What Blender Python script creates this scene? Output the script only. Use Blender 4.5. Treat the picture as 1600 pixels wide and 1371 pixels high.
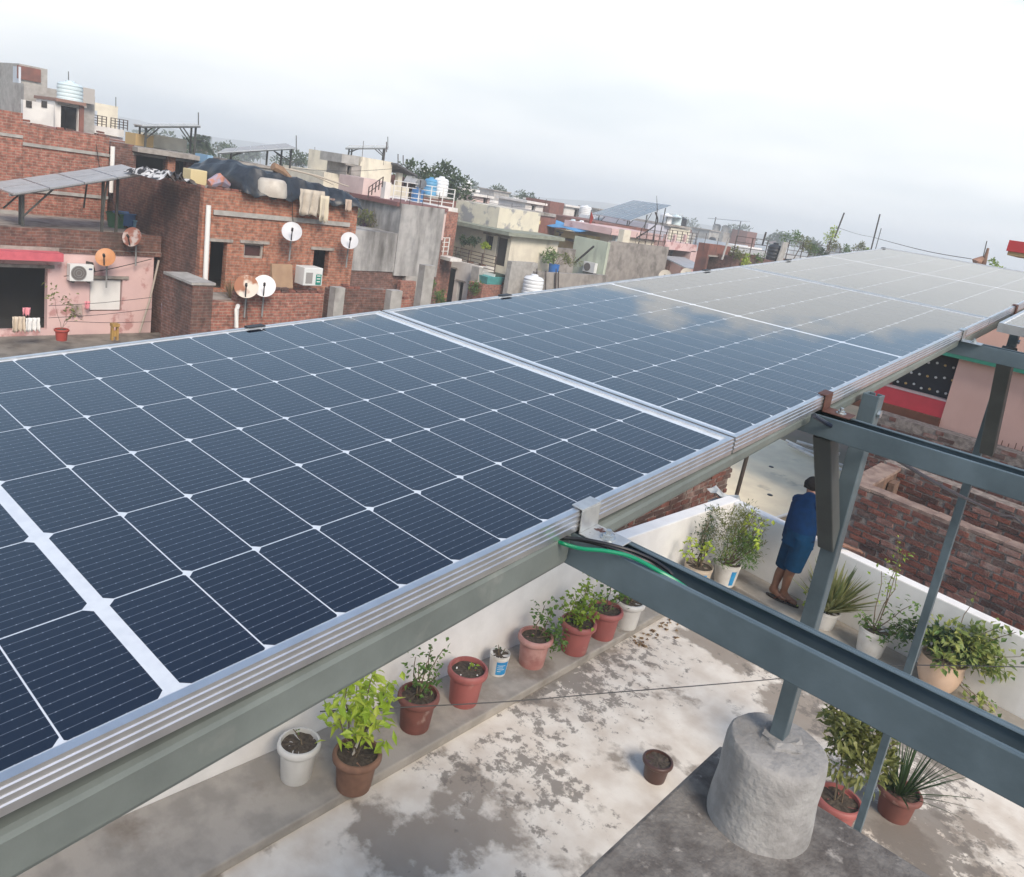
import bpy, bmesh, math, random
from mathutils import Vector, Matrix
for o in list(bpy.data.objects): bpy.data.objects.remove(o)
SC = bpy.context.scene
COL = SC.collection
# ------------------------------------------------------------------ camera
# world frame: camera at the origin, +Y along the row of panels, +Z up
MC = Matrix(((0.7362256, 0.2734721, -0.6190193), (0.6582712, -0.0771765, 0.7488143), (0.1570061, -0.9587788, -0.2368381)))
FPX = 1215.366
cam_d = bpy.data.cameras.new('camera'); cam = bpy.data.objects.new('camera', cam_d); COL.objects.link(cam)
cam.matrix_world = Matrix((
    (MC[0][0], -MC[0][1], -MC[0][2], 0), (MC[1][0], -MC[1][1], -MC[1][2], 0), (MC[2][0], -MC[2][1], -MC[2][2], 0), (0, 0, 0, 1)))
cam_d.sensor_fit = 'HORIZONTAL'; cam_d.sensor_width = 36; cam_d.lens = FPX * 36 / 1600
cam_d.shift_y = -85.5 / 1600; cam_d.clip_start = 0.05; cam_d.clip_end = 6000
SC.camera = cam
# ------------------------------------------------------------------ sky, sun, exposure
SUN_EL, SUN_AZ = math.radians(40), math.radians(112)      # azimuth clockwise from +Y: the sun stands right of and behind the camera
W = bpy.data.worlds.new('World'); SC.world = W; W.use_nodes = True
wn, wl = W.node_tree.nodes, W.node_tree.links
wn.clear()
def WN(t, **k):
    n = wn.new(t)
    for a, b in k.items():
        if a.startswith('i_'): n.inputs[int(a[2:])].default_value = b
        else: setattr(n, a, b)
    return n
wout = WN('ShaderNodeOutputWorld'); bg = WN('ShaderNodeBackground'); bg.inputs[1].default_value = 0.09
sky = WN('ShaderNodeTexSky'); sky.sky_type = 'NISHITA'; sky.sun_disc = False
sky.sun_elevation = SUN_EL; sky.sun_rotation = SUN_AZ; sky.air_density = 1.3; sky.dust_density = 2.0; sky.ozone_density = 3.0
tc = WN('ShaderNodeTexCoord'); sep = WN('ShaderNodeSeparateXYZ'); wl.new(tc.outputs['Generated'], sep.inputs[0])
# cloud layer: direction projected on a flat deck, high bank of pale cloud low in the sky breaking up overhead
zc = WN('ShaderNodeMath', operation='MAXIMUM', i_1=0.0); wl.new(sep.outputs[2], zc.inputs[0])
za = WN('ShaderNodeMath', operation='ADD', i_1=0.16); wl.new(zc.outputs[0], za.inputs[0])
dx = WN('ShaderNodeMath', operation='DIVIDE'); wl.new(sep.outputs[0], dx.inputs[0]); wl.new(za.outputs[0], dx.inputs[1])
dy = WN('ShaderNodeMath', operation='DIVIDE'); wl.new(sep.outputs[1], dy.inputs[0]); wl.new(za.outputs[0], dy.inputs[1])
cmb = WN('ShaderNodeCombineXYZ'); wl.new(dx.outputs[0], cmb.inputs[0]); wl.new(dy.outputs[0], cmb.inputs[1])
nz = WN('ShaderNodeTexNoise'); nz.inputs['Scale'].default_value = 1.5; nz.inputs['Detail'].default_value = 8; nz.inputs['Roughness'].default_value = 0.58
wl.new(cmb.outputs[0], nz.inputs['Vector'])
cov = WN('ShaderNodeMapRange', i_1=0.19, i_2=0.37, i_3=0.42, i_4=-0.34); wl.new(zc.outputs[0], cov.inputs[0])   # more cloud low down
csum = WN('ShaderNodeMath', operation='ADD'); wl.new(nz.outputs[0], csum.inputs[0]); wl.new(cov.outputs[0], csum.inputs[1])
cfac = WN('ShaderNodeMapRange', i_1=0.50, i_2=0.60, i_3=0.0, i_4=1.0); cfac.interpolation_type = 'SMOOTHSTEP'; wl.new(csum.outputs[0], cfac.inputs[0])
nz2 = WN('ShaderNodeTexNoise'); nz2.inputs['Scale'].default_value = 0.5; nz2.inputs['Detail'].default_value = 3.5; wl.new(cmb.outputs[0], nz2.inputs['Vector'])
ccol = WN('ShaderNodeMixRGB'); ccol.inputs[1].default_value = (5.0, 5.35, 5.5, 1); ccol.inputs[2].default_value = (8.0, 7.8, 7.4, 1)
cr2 = WN('ShaderNodeMapRange', i_1=0.33, i_2=0.74, i_3=0.0, i_4=1.0); wl.new(nz2.outputs[0], cr2.inputs[0]); wl.new(cr2.outputs[0], ccol.inputs[0])
veil = WN('ShaderNodeMapRange', i_1=0.26, i_2=0.62, i_3=0.85, i_4=0.0); wl.new(zc.outputs[0], veil.inputs[0])      # pale hazy blue low down, deeper overhead
pale = WN('ShaderNodeMixRGB'); pale.inputs[2].default_value = (2.9, 4.2, 5.6, 1); wl.new(veil.outputs[0], pale.inputs[0]); wl.new(sky.outputs[0], pale.inputs[1])
wmix = WN('ShaderNodeMixRGB'); wl.new(cfac.outputs[0], wmix.inputs[0]); wl.new(pale.outputs[0], wmix.inputs[1]); wl.new(ccol.outputs[0], wmix.inputs[2])
wl.new(wmix.outputs[0], bg.inputs[0]); wl.new(bg.outputs[0], wout.inputs[0])
sun_d = bpy.data.lights.new('sun', 'SUN'); sun_d.energy = 1.7; sun_d.angle = math.radians(24); sun_d.color = (1.0, 0.87, 0.72)
sun = bpy.data.objects.new('sun', sun_d); COL.objects.link(sun)
sv = Vector((math.sin(SUN_AZ) * math.cos(SUN_EL), math.cos(SUN_AZ) * math.cos(SUN_EL), math.sin(SUN_EL)))
sun.rotation_euler = sv.to_track_quat('Z', 'Y').to_euler()
SC.view_settings.view_transform = 'Standard'; SC.view_settings.look = 'None'; SC.view_settings.exposure = 1.12; SC.view_settings.gamma = 1
SC.view_settings.use_curve_mapping = False
SC.render.engine = 'CYCLES'
SC.cycles.max_bounces = 5; SC.cycles.transparent_max_bounces = 6; SC.cycles.volume_bounces = 2
GROUND = -10.6
# ------------------------------------------------------------------ rays: where a sight line of the survey meets a plane
def ray(px, py): return MC @ Vector(((px - 800) / FPX, (py - 600) / FPX, 1))
def onx(px, py, X): r = ray(px, py); return r * (X / r.x)
def ony(px, py, Y): r = ray(px, py); return r * (Y / r.y)
def onz(px, py, Z): r = ray(px, py); return r * (Z / r.z)
def atd(px, py, D): r = ray(px, py); return r * (D / math.hypot(r.x, r.y))
# ------------------------------------------------------------------ materials
MATS = {}
def nodes_of(m): return m.node_tree.nodes, m.node_tree.links
def pm(name, c1, c2=None, scale=8.0, rough=0.7, metal=0.0, bump=0.0, bscale=None, lo=0.4, hi=0.62, detail=6, c3=None, s3=2.0, l3=0.5, h3=0.68, streak=None, spec=None, obj=False, coat=0.0, amt3=1.0):
    """colour c1 mottled with c2 by noise, optionally stained with c3 (large shapes, or streaks running down)"""
    if name in MATS: return MATS[name]
    m = bpy.data.materials.new(name); m.use_nodes = True; MATS[name] = m
    n, l = nodes_of(m); b = n['Principled BSDF']
    b.inputs['Roughness'].default_value = rough; b.inputs['Metallic'].default_value = metal
    if spec is not None: b.inputs['Specular IOR Level'].default_value = spec
    if coat: b.inputs['Coat Weight'].default_value = coat; b.inputs['Coat Roughness'].default_value = 0.1
    if obj: tcn = n.new('ShaderNodeTexCoord'); pos = tcn.outputs['Object']
    else: g = n.new('ShaderNodeNewGeometry'); pos = g.outputs['Position']
    col = None
    if c2 is not None:
        t = n.new('ShaderNodeTexNoise'); t.inputs['Scale'].default_value = scale; t.inputs['Detail'].default_value = detail; l.new(pos, t.inputs['Vector'])
        r = n.new('ShaderNodeMapRange'); r.inputs[1].default_value = lo; r.inputs[2].default_value = hi; l.new(t.outputs[0], r.inputs[0])
        mx = n.new('ShaderNodeMixRGB'); mx.inputs[1].default_value = (*c1, 1); mx.inputs[2].default_value = (*c2, 1); l.new(r.outputs[0], mx.inputs[0])
        col = mx.outputs[0]
    if c3 is not None:
        mp = n.new('ShaderNodeMapping'); l.new(pos, mp.inputs[0])
        if streak: mp.inputs['Scale'].default_value = (1, 1, streak)
        t3 = n.new('ShaderNodeTexNoise'); t3.inputs['Scale'].default_value = s3; t3.inputs['Detail'].default_value = 7; t3.inputs['Roughness'].default_value = 0.6; l.new(mp.outputs[0], t3.inputs['Vector'])
        r3 = n.new('ShaderNodeMapRange'); r3.inputs[1].default_value = l3; r3.inputs[2].default_value = h3; r3.inputs[4].default_value = amt3; l.new(t3.outputs[0], r3.inputs[0])
        m3 = n.new('ShaderNodeMixRGB'); m3.inputs[2].default_value = (*c3, 1); l.new(r3.outputs[0], m3.inputs[0])
        if col: l.new(col, m3.inputs[1])
        else: m3.inputs[1].default_value = (*c1, 1)
        col = m3.outputs[0]
    if col: l.new(col, b.inputs['Base Color'])
    else: b.inputs['Base Color'].default_value = (*c1, 1)
    if bump:
        tb = n.new('ShaderNodeTexNoise'); tb.inputs['Scale'].default_value = bscale or scale * 3; tb.inputs['Detail'].default_value = 5; l.new(pos, tb.inputs['Vector'])
        bp = n.new('ShaderNodeBump'); bp.inputs['Strength'].default_value = bump; bp.inputs['Distance'].default_value = 0.02
        l.new(tb.outputs[0], bp.inputs['Height']); l.new(bp.outputs[0], b.inputs['Normal'])
    return m
def brick_mat(name, c1, c2, mortar, stain=(0.05, 0.04, 0.035), bw=0.24, rh=0.085, ms=0.012, l3=0.5, h3=0.72, amt=0.85):
    if name in MATS: return MATS[name]
    m = bpy.data.materials.new(name); m.use_nodes = True; MATS[name] = m
    n, l = nodes_of(m); b = n['Principled BSDF']; b.inputs['Roughness'].default_value = 0.9
    g = n.new('ShaderNodeNewGeometry'); sp = n.new('ShaderNodeSeparateXYZ'); sn = n.new('ShaderNodeSeparateXYZ')
    l.new(g.outputs['Position'], sp.inputs[0]); l.new(g.outputs['True Normal'], sn.inputs[0])
    ax = n.new('ShaderNodeMath'); ax.operation = 'ABSOLUTE'; l.new(sn.outputs[0], ax.inputs[0])
    gt = n.new('ShaderNodeMath'); gt.operation = 'GREATER_THAN'; gt.inputs[1].default_value = 0.7; l.new(ax.outputs[0], gt.inputs[0])
    u = n.new('ShaderNodeMix'); u.data_type = 'FLOAT'; l.new(gt.outputs[0], u.inputs[0]); l.new(sp.outputs[0], u.inputs[2]); l.new(sp.outputs[1], u.inputs[3])
    nw = n.new('ShaderNodeTexNoise'); nw.inputs['Scale'].default_value = 1.2; l.new(g.outputs['Position'], nw.inputs['Vector'])
    zz = n.new('ShaderNodeMath'); zz.operation = 'MULTIPLY_ADD'; zz.inputs[1].default_value = 0.10; l.new(nw.outputs[0], zz.inputs[0]); l.new(sp.outputs[2], zz.inputs[2])
    cb = n.new('ShaderNodeCombineXYZ'); l.new(u.outputs[0], cb.inputs[0]); l.new(zz.outputs[0], cb.inputs[1])
    bt = n.new('ShaderNodeTexBrick'); l.new(cb.outputs[0], bt.inputs['Vector'])
    bt.inputs['Scale'].default_value = 1.0; bt.inputs['Brick Width'].default_value = bw; bt.inputs['Row Height'].default_value = rh
    bt.inputs['Mortar Size'].default_value = ms; bt.inputs['Mortar Smooth'].default_value = 0.3; bt.inputs['Bias'].default_value = -0.1
    bt.inputs['Color1'].default_value = (*c1, 1); bt.inputs['Color2'].default_value = (*c2, 1); bt.inputs['Mortar'].default_value = (*mortar, 1)
    t2 = n.new('ShaderNodeTexNoise'); t2.inputs['Scale'].default_value = 7.0; t2.inputs['Detail'].default_value = 7; l.new(g.outputs['Position'], t2.inputs['Vector'])
    hs = n.new('ShaderNodeMapRange'); hs.inputs[1].default_value = 0.3; hs.inputs[2].default_value = 0.7; hs.inputs[3].default_value = 0.55; hs.inputs[4].default_value = 1.4; l.new(t2.outputs[0], hs.inputs[0])
    mu = n.new('ShaderNodeVectorMath'); mu.operation = 'SCALE'; l.new(bt.outputs[0], mu.inputs[0]); l.new(hs.outputs[0], mu.inputs['Scale'])
    mp = n.new('ShaderNodeMapping'); mp.inputs['Scale'].default_value = (1, 1, 0.35); l.new(g.outputs['Position'], mp.inputs[0])
    t3 = n.new('ShaderNodeTexNoise'); t3.inputs['Scale'].default_value = 0.9; t3.inputs['Detail'].default_value = 8; t3.inputs['Roughness'].default_value = 0.62; l.new(mp.outputs[0], t3.inputs['Vector'])
    r3 = n.new('ShaderNodeMapRange'); r3.inputs[1].default_value = l3; r3.inputs[2].default_value = h3; r3.inputs[4].default_value = amt; l.new(t3.outputs[0], r3.inputs[0])
    m3 = n.new('ShaderNodeMixRGB'); m3.inputs[2].default_value = (*stain, 1); l.new(r3.outputs[0], m3.inputs[0]); l.new(mu.outputs[0], m3.inputs[1])
    # pale efflorescence
    t4 = n.new('ShaderNodeTexNoise'); t4.inputs['Scale'].default_value = 2.4; t4.inputs['Detail'].default_value = 9; t4.inputs['Roughness'].default_value = 0.75; l.new(g.outputs['Position'], t4.inputs['Vector'])
    r4 = n.new('ShaderNodeMapRange'); r4.inputs[1].default_value = 0.62; r4.inputs[2].default_value = 0.74; r4.inputs[4].default_value = 0.7; l.new(t4.outputs[0], r4.inputs[0])
    m4 = n.new('ShaderNodeMixRGB'); m4.inputs[2].default_value = (0.36, 0.29, 0.25, 1); l.new(r4.outputs[0], m4.inputs[0]); l.new(m3.outputs[0], m4.inputs[1])
    l.new(m4.outputs[0], b.inputs['Base Color'])
    bp = n.new('ShaderNodeBump'); bp.inputs['Strength'].default_value = 0.6; bp.inputs['Distance'].default_value = 0.015; bp.invert = True
    l.new(bt.outputs['Fac'], bp.inputs['Height']); l.new(bp.outputs[0], b.inputs['Normal'])
    return m
def leaf_mat(name, c1, c2, rough=0.5):
    if name in MATS: return MATS[name]
    m = bpy.data.materials.new(name); m.use_nodes = True; MATS[name] = m
    n, l = nodes_of(m); b = n['Principled BSDF']; b.inputs['Roughness'].default_value = rough
    g = n.new('ShaderNodeNewGeometry')
    mx = n.new('ShaderNodeMixRGB'); mx.inputs[1].default_value = (*c1, 1); mx.inputs[2].default_value = (*c2, 1)
    l.new(g.outputs['Random Per Island'], mx.inputs[0]); l.new(mx.outputs[0], b.inputs['Base Color'])
    tr = n.new('ShaderNodeBsdfTranslucent'); l.new(mx.outputs[0], tr.inputs[0])
    ms = n.new('ShaderNodeMixShader'); ms.inputs[0].default_value = 0.3; l.new(b.outputs[0], ms.inputs[1]); l.new(tr.outputs[0], ms.inputs[2])
    l.new(ms.outputs[0], n['Material Output'].inputs[0])
    return m
# ------------------------------------------------------------------ mesh helpers
class MB:
    def __init__(s): s.v = []; s.f = []; s.sm = False
    def add(s, vs, fs):
        o = len(s.v); s.v += [tuple(p) for p in vs]; s.f += [tuple(i + o for i in f) for f in fs]; return s
    def hexa(s, p): return s.add(p, [(0, 3, 2, 1), (4, 5, 6, 7), (0, 1, 5, 4), (1, 2, 6, 5), (2, 3, 7, 6), (3, 0, 4, 7)])
    def box(s, x0, x1, y0, y1, z0, z1):
        x0, x1 = min(x0, x1), max(x0, x1); y0, y1 = min(y0, y1), max(y0, y1); z0, z1 = min(z0, z1), max(z0, z1)
        return s.hexa([(x0, y0, z0), (x1, y0, z0), (x1, y1, z0), (x0, y1, z0), (x0, y0, z1), (x1, y0, z1), (x1, y1, z1), (x0, y1, z1)])
    def bar(s, p0, p1, w, h, up=(0, 0, 1)):      # rectangular bar: w across, h along 'up'
        p0, p1 = Vector(p0), Vector(p1); d = (p1 - p0).normalized(); a = d.cross(Vector(up)).normalized(); b = a.cross(d).normalized()
        a *= w / 2; b *= h / 2
        return s.hexa([p0 - a - b, p0 + a - b, p1 + a - b, p1 - a - b, p0 - a + b, p0 + a + b, p1 + a + b, p1 - a + b])
    def tube(s, pts, r, n=8, cap=True, smooth=True):
        pts = [Vector(p) for p in pts]; rs = r if isinstance(r, (list, tuple)) else [r] * len(pts)
        o = len(s.v); ref = Vector((0.13, 0.29, 0.95))
        for i, p in enumerate(pts):
            d = (pts[min(i + 1, len(pts) - 1)] - pts[max(i - 1, 0)]).normalized()
            a = d.cross(ref)
            if a.length < 1e-3: a = d.cross(Vector((1, 0, 0)))
            a.normalize(); b = a.cross(d)
            for k in range(n):
                t = 2 * math.pi * k / n; s.v.append(tuple(p + (a * math.cos(t) + b * math.sin(t)) * rs[i]))
        for i in range(len(pts) - 1):
            for k in range(n):
                q = (k + 1) % n; s.f.append((o + i * n + k, o + (i + 1) * n + k, o + (i + 1) * n + q, o + i * n + q))
        if cap:
            s.f.append(tuple(o + k for k in range(n))); e = o + (len(pts) - 1) * n; s.f.append(tuple(e + n - 1 - k for k in range(n)))
        s.sm = s.sm or smooth; return s
    def lathe(s, prof, c=(0, 0, 0), n=24, smooth=True):   # profile [(r, z)...] open
        o = len(s.v)
        for r, z in prof:
            for k in range(n):
                t = 2 * math.pi * k / n; s.v.append((c[0] + r * math.cos(t), c[1] + r * math.sin(t), c[2] + z))
        for i in range(len(prof) - 1):
            for k in range(n):
                q = (k + 1) % n; s.f.append((o + i * n + k, o + i * n + q, o + (i + 1) * n + q, o + (i + 1) * n + k))
        s.f.append(tuple(o + n - 1 - k for k in range(n))); e = o + (len(prof) - 1) * n; s.f.append(tuple(e + k for k in range(n)))
        s.sm = s.sm or smooth; return s
    def prism(s, pts, d):          # polygon extruded by vector d
        n = len(pts); pts = [Vector(p) for p in pts]; d = Vector(d)
        return s.add(pts + [p + d for p in pts], [tuple(range(n - 1, -1, -1)), tuple(range(n, 2 * n))] + [(i, (i + 1) % n, n + (i + 1) % n, n + i) for i in range(n)])
    def wall(s, ax, c, t, u0, u1, z0, z1, holes=()):   # wall in plane ax=c, thickness t behind it, rectangular openings (u0,u1,z0,z1)
        us = sorted({u0, u1, *[max(u0, min(u1, h[i])) for h in holes for i in (0, 1)]}); zs = sorted({z0, z1, *[max(z0, min(z1, h[i])) for h in holes for i in (2, 3)]})
        for a, b in zip(zs, zs[1:]):
            run = None
            for u, w in zip(us, us[1:]):
                um, zm = (u + w) / 2, (a + b) / 2
                hole = any(h[0] < um < h[1] and h[2] < zm < h[3] for h in holes)
                if not hole:
                    run = (run[0], w) if run else (u, w)
                if hole and run: s._w(ax, c, t, run, a, b); run = None
            if run: s._w(ax, c, t, run, a, b)
        return s
    def _w(s, ax, c, t, run, a, b):
        if ax == 'x': s.box(c - t, c, run[0], run[1], a, b)
        else: s.box(run[0], run[1], c, c + t, a, b)
    def leaf(s, p, d, up, L, Wd, fold=0.25):
        d = Vector(d).normalized(); a = d.cross(Vector(up))
        if a.length < 1e-3: a = Vector((1, 0, 0))
        a.normalize(); nn = a.cross(d); p = Vector(p)
        return s.add([p, p + d * L * 0.45 + a * Wd / 2 + nn * Wd * fold, p + d * L - nn * L * 0.12, p + d * L * 0.45 - a * Wd / 2 + nn * Wd * fold, p + d * L * 0.5], [(0, 1, 4), (1, 2, 4), (4, 2, 3), (0, 4, 3)])
    def build(s, name, m, parent=None, bevel=0.0, smooth=None):
        me = bpy.data.meshes.new(name); me.from_pydata(s.v, [], s.f); me.update()
        if m is not None: me.materials.append(m)
        o = bpy.data.objects.new(name, me); COL.objects.link(o)
        if (s.sm if smooth is None else smooth):
            me.polygons.foreach_set('use_smooth', [True] * len(me.polygons))
            me.set_sharp_from_angle(angle=math.radians(40))
        if bevel:
            b = o.modifiers.new('bevel', 'BEVEL'); b.width = bevel; b.segments = 2; b.limit_method = 'ANGLE'; b.angle_limit = math.radians(40)
        if parent is not None: o.parent = parent; o.matrix_parent_inverse = parent.matrix_basis.inverted()
        return o
def tag(o, label=None, cat=None, group=None, kind=None):
    if label: o['label'] = label
    if cat: o['category'] = cat
    if group: o['group'] = group
    if kind: o['kind'] = kind
    return o
def thing(name, label, cat, loc=(0, 0, 0), group=None, rz=0.0):
    o = bpy.data.objects.new(name, None); COL.objects.link(o); o.location = loc; o.rotation_euler = (0, 0, rz); o.empty_display_size = 0.2
    return tag(o, label, cat, group)
def local(name, mb, m, parent, loc=None, **k):      # a part whose mesh is given in its parent's own coordinates
    o = mb.build(name, m, None, **k); o.parent = parent
    if loc: o.location = loc
    return o
R = random.Random(7)
def U(a, b): return R.uniform(a, b)
# ================================================================== large structure: ground, roofs
m_ground = pm('earth', (0.16, 0.13, 0.10), (0.10, 0.10, 0.07), 0.4, 0.95)
g = MB().add([(-1400, -600, GROUND), (1400, -600, GROUND), (1400, 1500, GROUND), (-1400, 1500, GROUND)], [(0, 1, 2, 3)]).build('ground', m_ground); tag(g, kind='structure')
m_floor = pm('terrace_screed', (0.74, 0.69, 0.61), (0.58, 0.51, 0.43), 5.0, 0.85, bump=0.15, bscale=40, c3=(0.25, 0.21, 0.17), s3=1.3, l3=0.52, h3=0.57, lo=0.35, hi=0.7, amt3=0.85)
def screed(m):     # second layer of dark lichen specks with a sharp outline
    n, l = nodes_of(m); b = n['Principled BSDF']; src = b.inputs['Base Color'].links[0].from_socket
    g_ = n.new('ShaderNodeNewGeometry'); t = n.new('ShaderNodeTexNoise'); t.inputs['Scale'].default_value = 9; t.inputs['Detail'].default_value = 10; t.inputs['Roughness'].default_value = 0.72; l.new(g_.outputs['Position'], t.inputs['Vector'])
    t2 = n.new('ShaderNodeTexNoise'); t2.inputs['Scale'].default_value = 0.8; t2.inputs['Detail'].default_value = 3; l.new(g_.outputs['Position'], t2.inputs['Vector'])
    ad = n.new('ShaderNodeMath'); ad.operation = 'ADD'; l.new(t.outputs[0], ad.inputs[0]); l.new(t2.outputs[0], ad.inputs[1])
    r = n.new('ShaderNodeMapRange'); r.inputs[1].default_value = 1.03; r.inputs[2].default_value = 1.09; r.inputs[4].default_value = 0.8; l.new(ad.outputs[0], r.inputs[0])
    x = n.new('ShaderNodeMixRGB'); x.inputs[2].default_value = (0.165, 0.145, 0.125, 1); l.new(r.outputs[0], x.inputs[0]); l.new(src, x.inputs[1]); l.new(x.outputs[0], b.inputs['Base Color'])
screed(m_floor)
m_ledge = pm('ledge_cement', (0.36, 0.33, 0.29), (0.27, 0.25, 0.22), 6, 0.85, bump=0.15, bscale=50, c3=(0.20, 0.17, 0.14), s3=2.5, l3=0.55, h3=0.72)
m_white = pm('white_limewash', (0.80, 0.79, 0.77), (0.74, 0.73, 0.71), 5, 0.8, bump=0.05, bscale=30, c3=(0.55, 0.52, 0.47), s3=1.6, l3=0.60, h3=0.85, streak=0.3, amt3=0.6)
m_shell = pm('house_render', (0.45, 0.42, 0.38), (0.36, 0.33, 0.30), 2, 0.9)
FZ = -4.0; LZ = -3.92; PZ = -3.19; WX = -3.47
# back parapet line (slightly skew to the panels)
BP = Vector((WX, 8.74, 0)); BA = math.radians(-8.6); BD = Vector((math.cos(BA), math.sin(BA), 0)); BN = Vector((-math.sin(BA), math.cos(BA), 0))
def bp(u, w, z): p = BP + BD * u + BN * w; return (p.x, p.y, z)
WY0 = -2.0; WXA = WX - 0.057 * (8.74 - WY0)       # the long parapet runs slightly skew
def wx(y): return WX - 0.057 * (8.74 - y)
fl = MB(); fl.prism([(wx(-2) - 0.1, -2, FZ), (2.6, -2, FZ), tuple(bp(6.1, 0, FZ)), (WX, 8.74, FZ)], (0, 0, -0.2)); tag(fl.build('terrace_floor', m_floor), kind='structure')
lp = MB().hexa([(wx(-2) - .16, -2, GROUND), (wx(-2), -2, GROUND), (wx(8.9), 8.9, GROUND), (wx(8.9) - .16, 8.9, GROUND), (wx(-2) - .16, -2, PZ), (wx(-2), -2, PZ), (wx(8.9), 8.9, PZ), (wx(8.9) - .16, 8.9, PZ)])
tag(lp.build('parapet_wall', m_white, bevel=0.012), 'long white parapet behind the row of flower pots', 'parapet')
b2 = MB().hexa([bp(0, 0, GROUND), bp(6.3, 0, GROUND), bp(6.3, 0.15, GROUND), bp(0, 0.15, GROUND), bp(0, 0, PZ), bp(6.3, 0, PZ), bp(6.3, 0.15, PZ), bp(0, 0.15, PZ)])
tag(b2.build('parapet_wall', m_white, bevel=0.012), 'white parapet the man in blue leans on', 'parapet')
tag(MB().hexa([(wx(-2), -2, FZ), (-3.23, -2, FZ), (-3.17, 8.70, FZ), (wx(8.7), 8.70, FZ), (wx(-2), -2, LZ), (-3.23, -2, LZ), (-3.17, 8.70, LZ), (wx(8.7), 8.70, LZ)]).build('ledge', m_ledge, bevel=0.012), kind='structure')
tag(MB().hexa([bp(0.31, -0.5, FZ), bp(6.2, -0.5, FZ), bp(6.2, 0, FZ), bp(0.31, 0, FZ), bp(0.31, -0.5, LZ), bp(6.2, -0.5, LZ), bp(6.2, 0, LZ), bp(0.31, 0, LZ)]).build('step', m_ledge, bevel=0.015), kind='structure')
# upper roof the camera stands on
m_uroof = pm('weathered_roof', (0.20, 0.19, 0.18), (0.11, 0.10, 0.095), 14, 0.9, bump=0.4, bscale=60, c3=(0.34, 0.32, 0.30), s3=18, l3=0.6, h3=0.7)
ur = MB().box(-0.81, 2.6, -2, 2.44, -1.9, -1.75).box(-0.72, 2.6, -2, 2.36, FZ, -1.9); tag(ur.build('upper_roof', m_uroof, bevel=0.015), kind='structure')
# ================================================================== solar panels
m_alu = pm('anodised_frame', (0.78, 0.78, 0.78), (0.70, 0.70, 0.70), 30, 0.33, 0.92, spec=0.5)
m_aluside = m_alu
def glassy(m, ior=1.88, rough=0.02):
    n, l = nodes_of(m); b = n['Principled BSDF']; b.inputs['IOR'].default_value = ior; b.inputs['Roughness'].default_value = rough
    g_ = n.new('ShaderNodeNewGeometry'); t = n.new('ShaderNodeTexNoise'); t.inputs['Scale'].default_value = 1.6; t.inputs['Detail'].default_value = 2; l.new(g_.outputs['Position'], t.inputs['Vector'])
    bp_ = n.new('ShaderNodeBump'); bp_.inputs['Strength'].default_value = 0.06; bp_.inputs['Distance'].default_value = 0.02; l.new(t.outputs[0], bp_.inputs['Height']); l.new(bp_.outputs[0], b.inputs['Normal'])
m_back = pm('white_backsheet', (0.66, 0.70, 0.74), (0.60, 0.64, 0.69), 60, 0.05); glassy(m_back)
def cell_mat():
    m = bpy.data.materials.new('silicon_cell'); m.use_nodes = True; n, l = nodes_of(m); b = n['Principled BSDF']
    tcn = n.new('ShaderNodeTexCoord'); sp = n.new('ShaderNodeSeparateXYZ'); l.new(tcn.outputs['Object'], sp.inputs[0])
    def mth(op, a, bb=None, c=None):
        q = n.new('ShaderNodeMath'); q.operation = op
        for i, v in enumerate((a, bb, c)):
            if v is None: continue
            if isinstance(v, (int, float)): q.inputs[i].default_value = v
            else: l.new(v, q.inputs[i])
        return q.outputs[0]
    P = 0.182 / 13
    fy = mth('ABSOLUTE', mth('SUBTRACT', mth('FRACT', mth('ADD', mth('DIVIDE', sp.outputs[1], P), 50.0)), 0.5))      # 0 on a busbar
    bus = mth('LESS_THAN', fy, 0.022)
    fx = mth('ABSOLUTE', mth('SUBTRACT', mth('FRACT', mth('ADD', mth('DIVIDE', sp.outputs[0], 0.0152), 50.0)), 0.5))
    pad = mth('MULTIPLY', mth('LESS_THAN', fy, 0.036), mth('LESS_THAN', fx, 0.05))
    fin = mth('MULTIPLY', mth('ABSOLUTE', mth('SUBTRACT', mth('FRACT', mth('ADD', mth('DIVIDE', sp.outputs[0], 0.0013), 50.0)), 0.5)), 0.0)
    oi = n.new('ShaderNodeObjectInfo')
    base = n.new('ShaderNodeMixRGB'); base.inputs[1].default_value = (0.0012, 0.0032, 0.0105, 1); base.inputs[2].default_value = (0.0018, 0.0044, 0.0135, 1); l.new(oi.outputs['Random'], base.inputs[0])
    m1 = n.new('ShaderNodeMixRGB'); m1.inputs[2].default_value = (0.13, 0.15, 0.18, 1); l.new(bus, m1.inputs[0]); l.new(base.outputs[0], m1.inputs[1])
    m2 = n.new('ShaderNodeMixRGB'); m2.inputs[2].default_value = (0.24, 0.27, 0.31, 1); l.new(pad, m2.inputs[0]); l.new(m1.outputs[0], m2.inputs[1])
    l.new(m2.outputs[0], b.inputs['Base Color']); glassy(m); return m
m_cell = cell_mat()
PS, PV, PN = Vector((0, 0.9956, 0.0938)), Vector((-0.99993, -0.0011, 0.0118)), None
PS.normalize(); PV = (PV - PS * PV.dot(PS)).normalized(); PN = PS.cross(PV)
PO = Vector((-0.611, 1.465, -0.406))
def panel_matrix(s0, v0=0.0, n0=0.0):
    o = PO + PS * s0 + PV * v0 + PN * n0
    return Matrix(((PS.x, PV.x, PN.x, o.x), (PS.y, PV.y, PN.y, o.y), (PS.z, PV.z, PN.z, o.z), (0, 0, 0, 1)))
PL, PW = 2.278, 1.134
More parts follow.
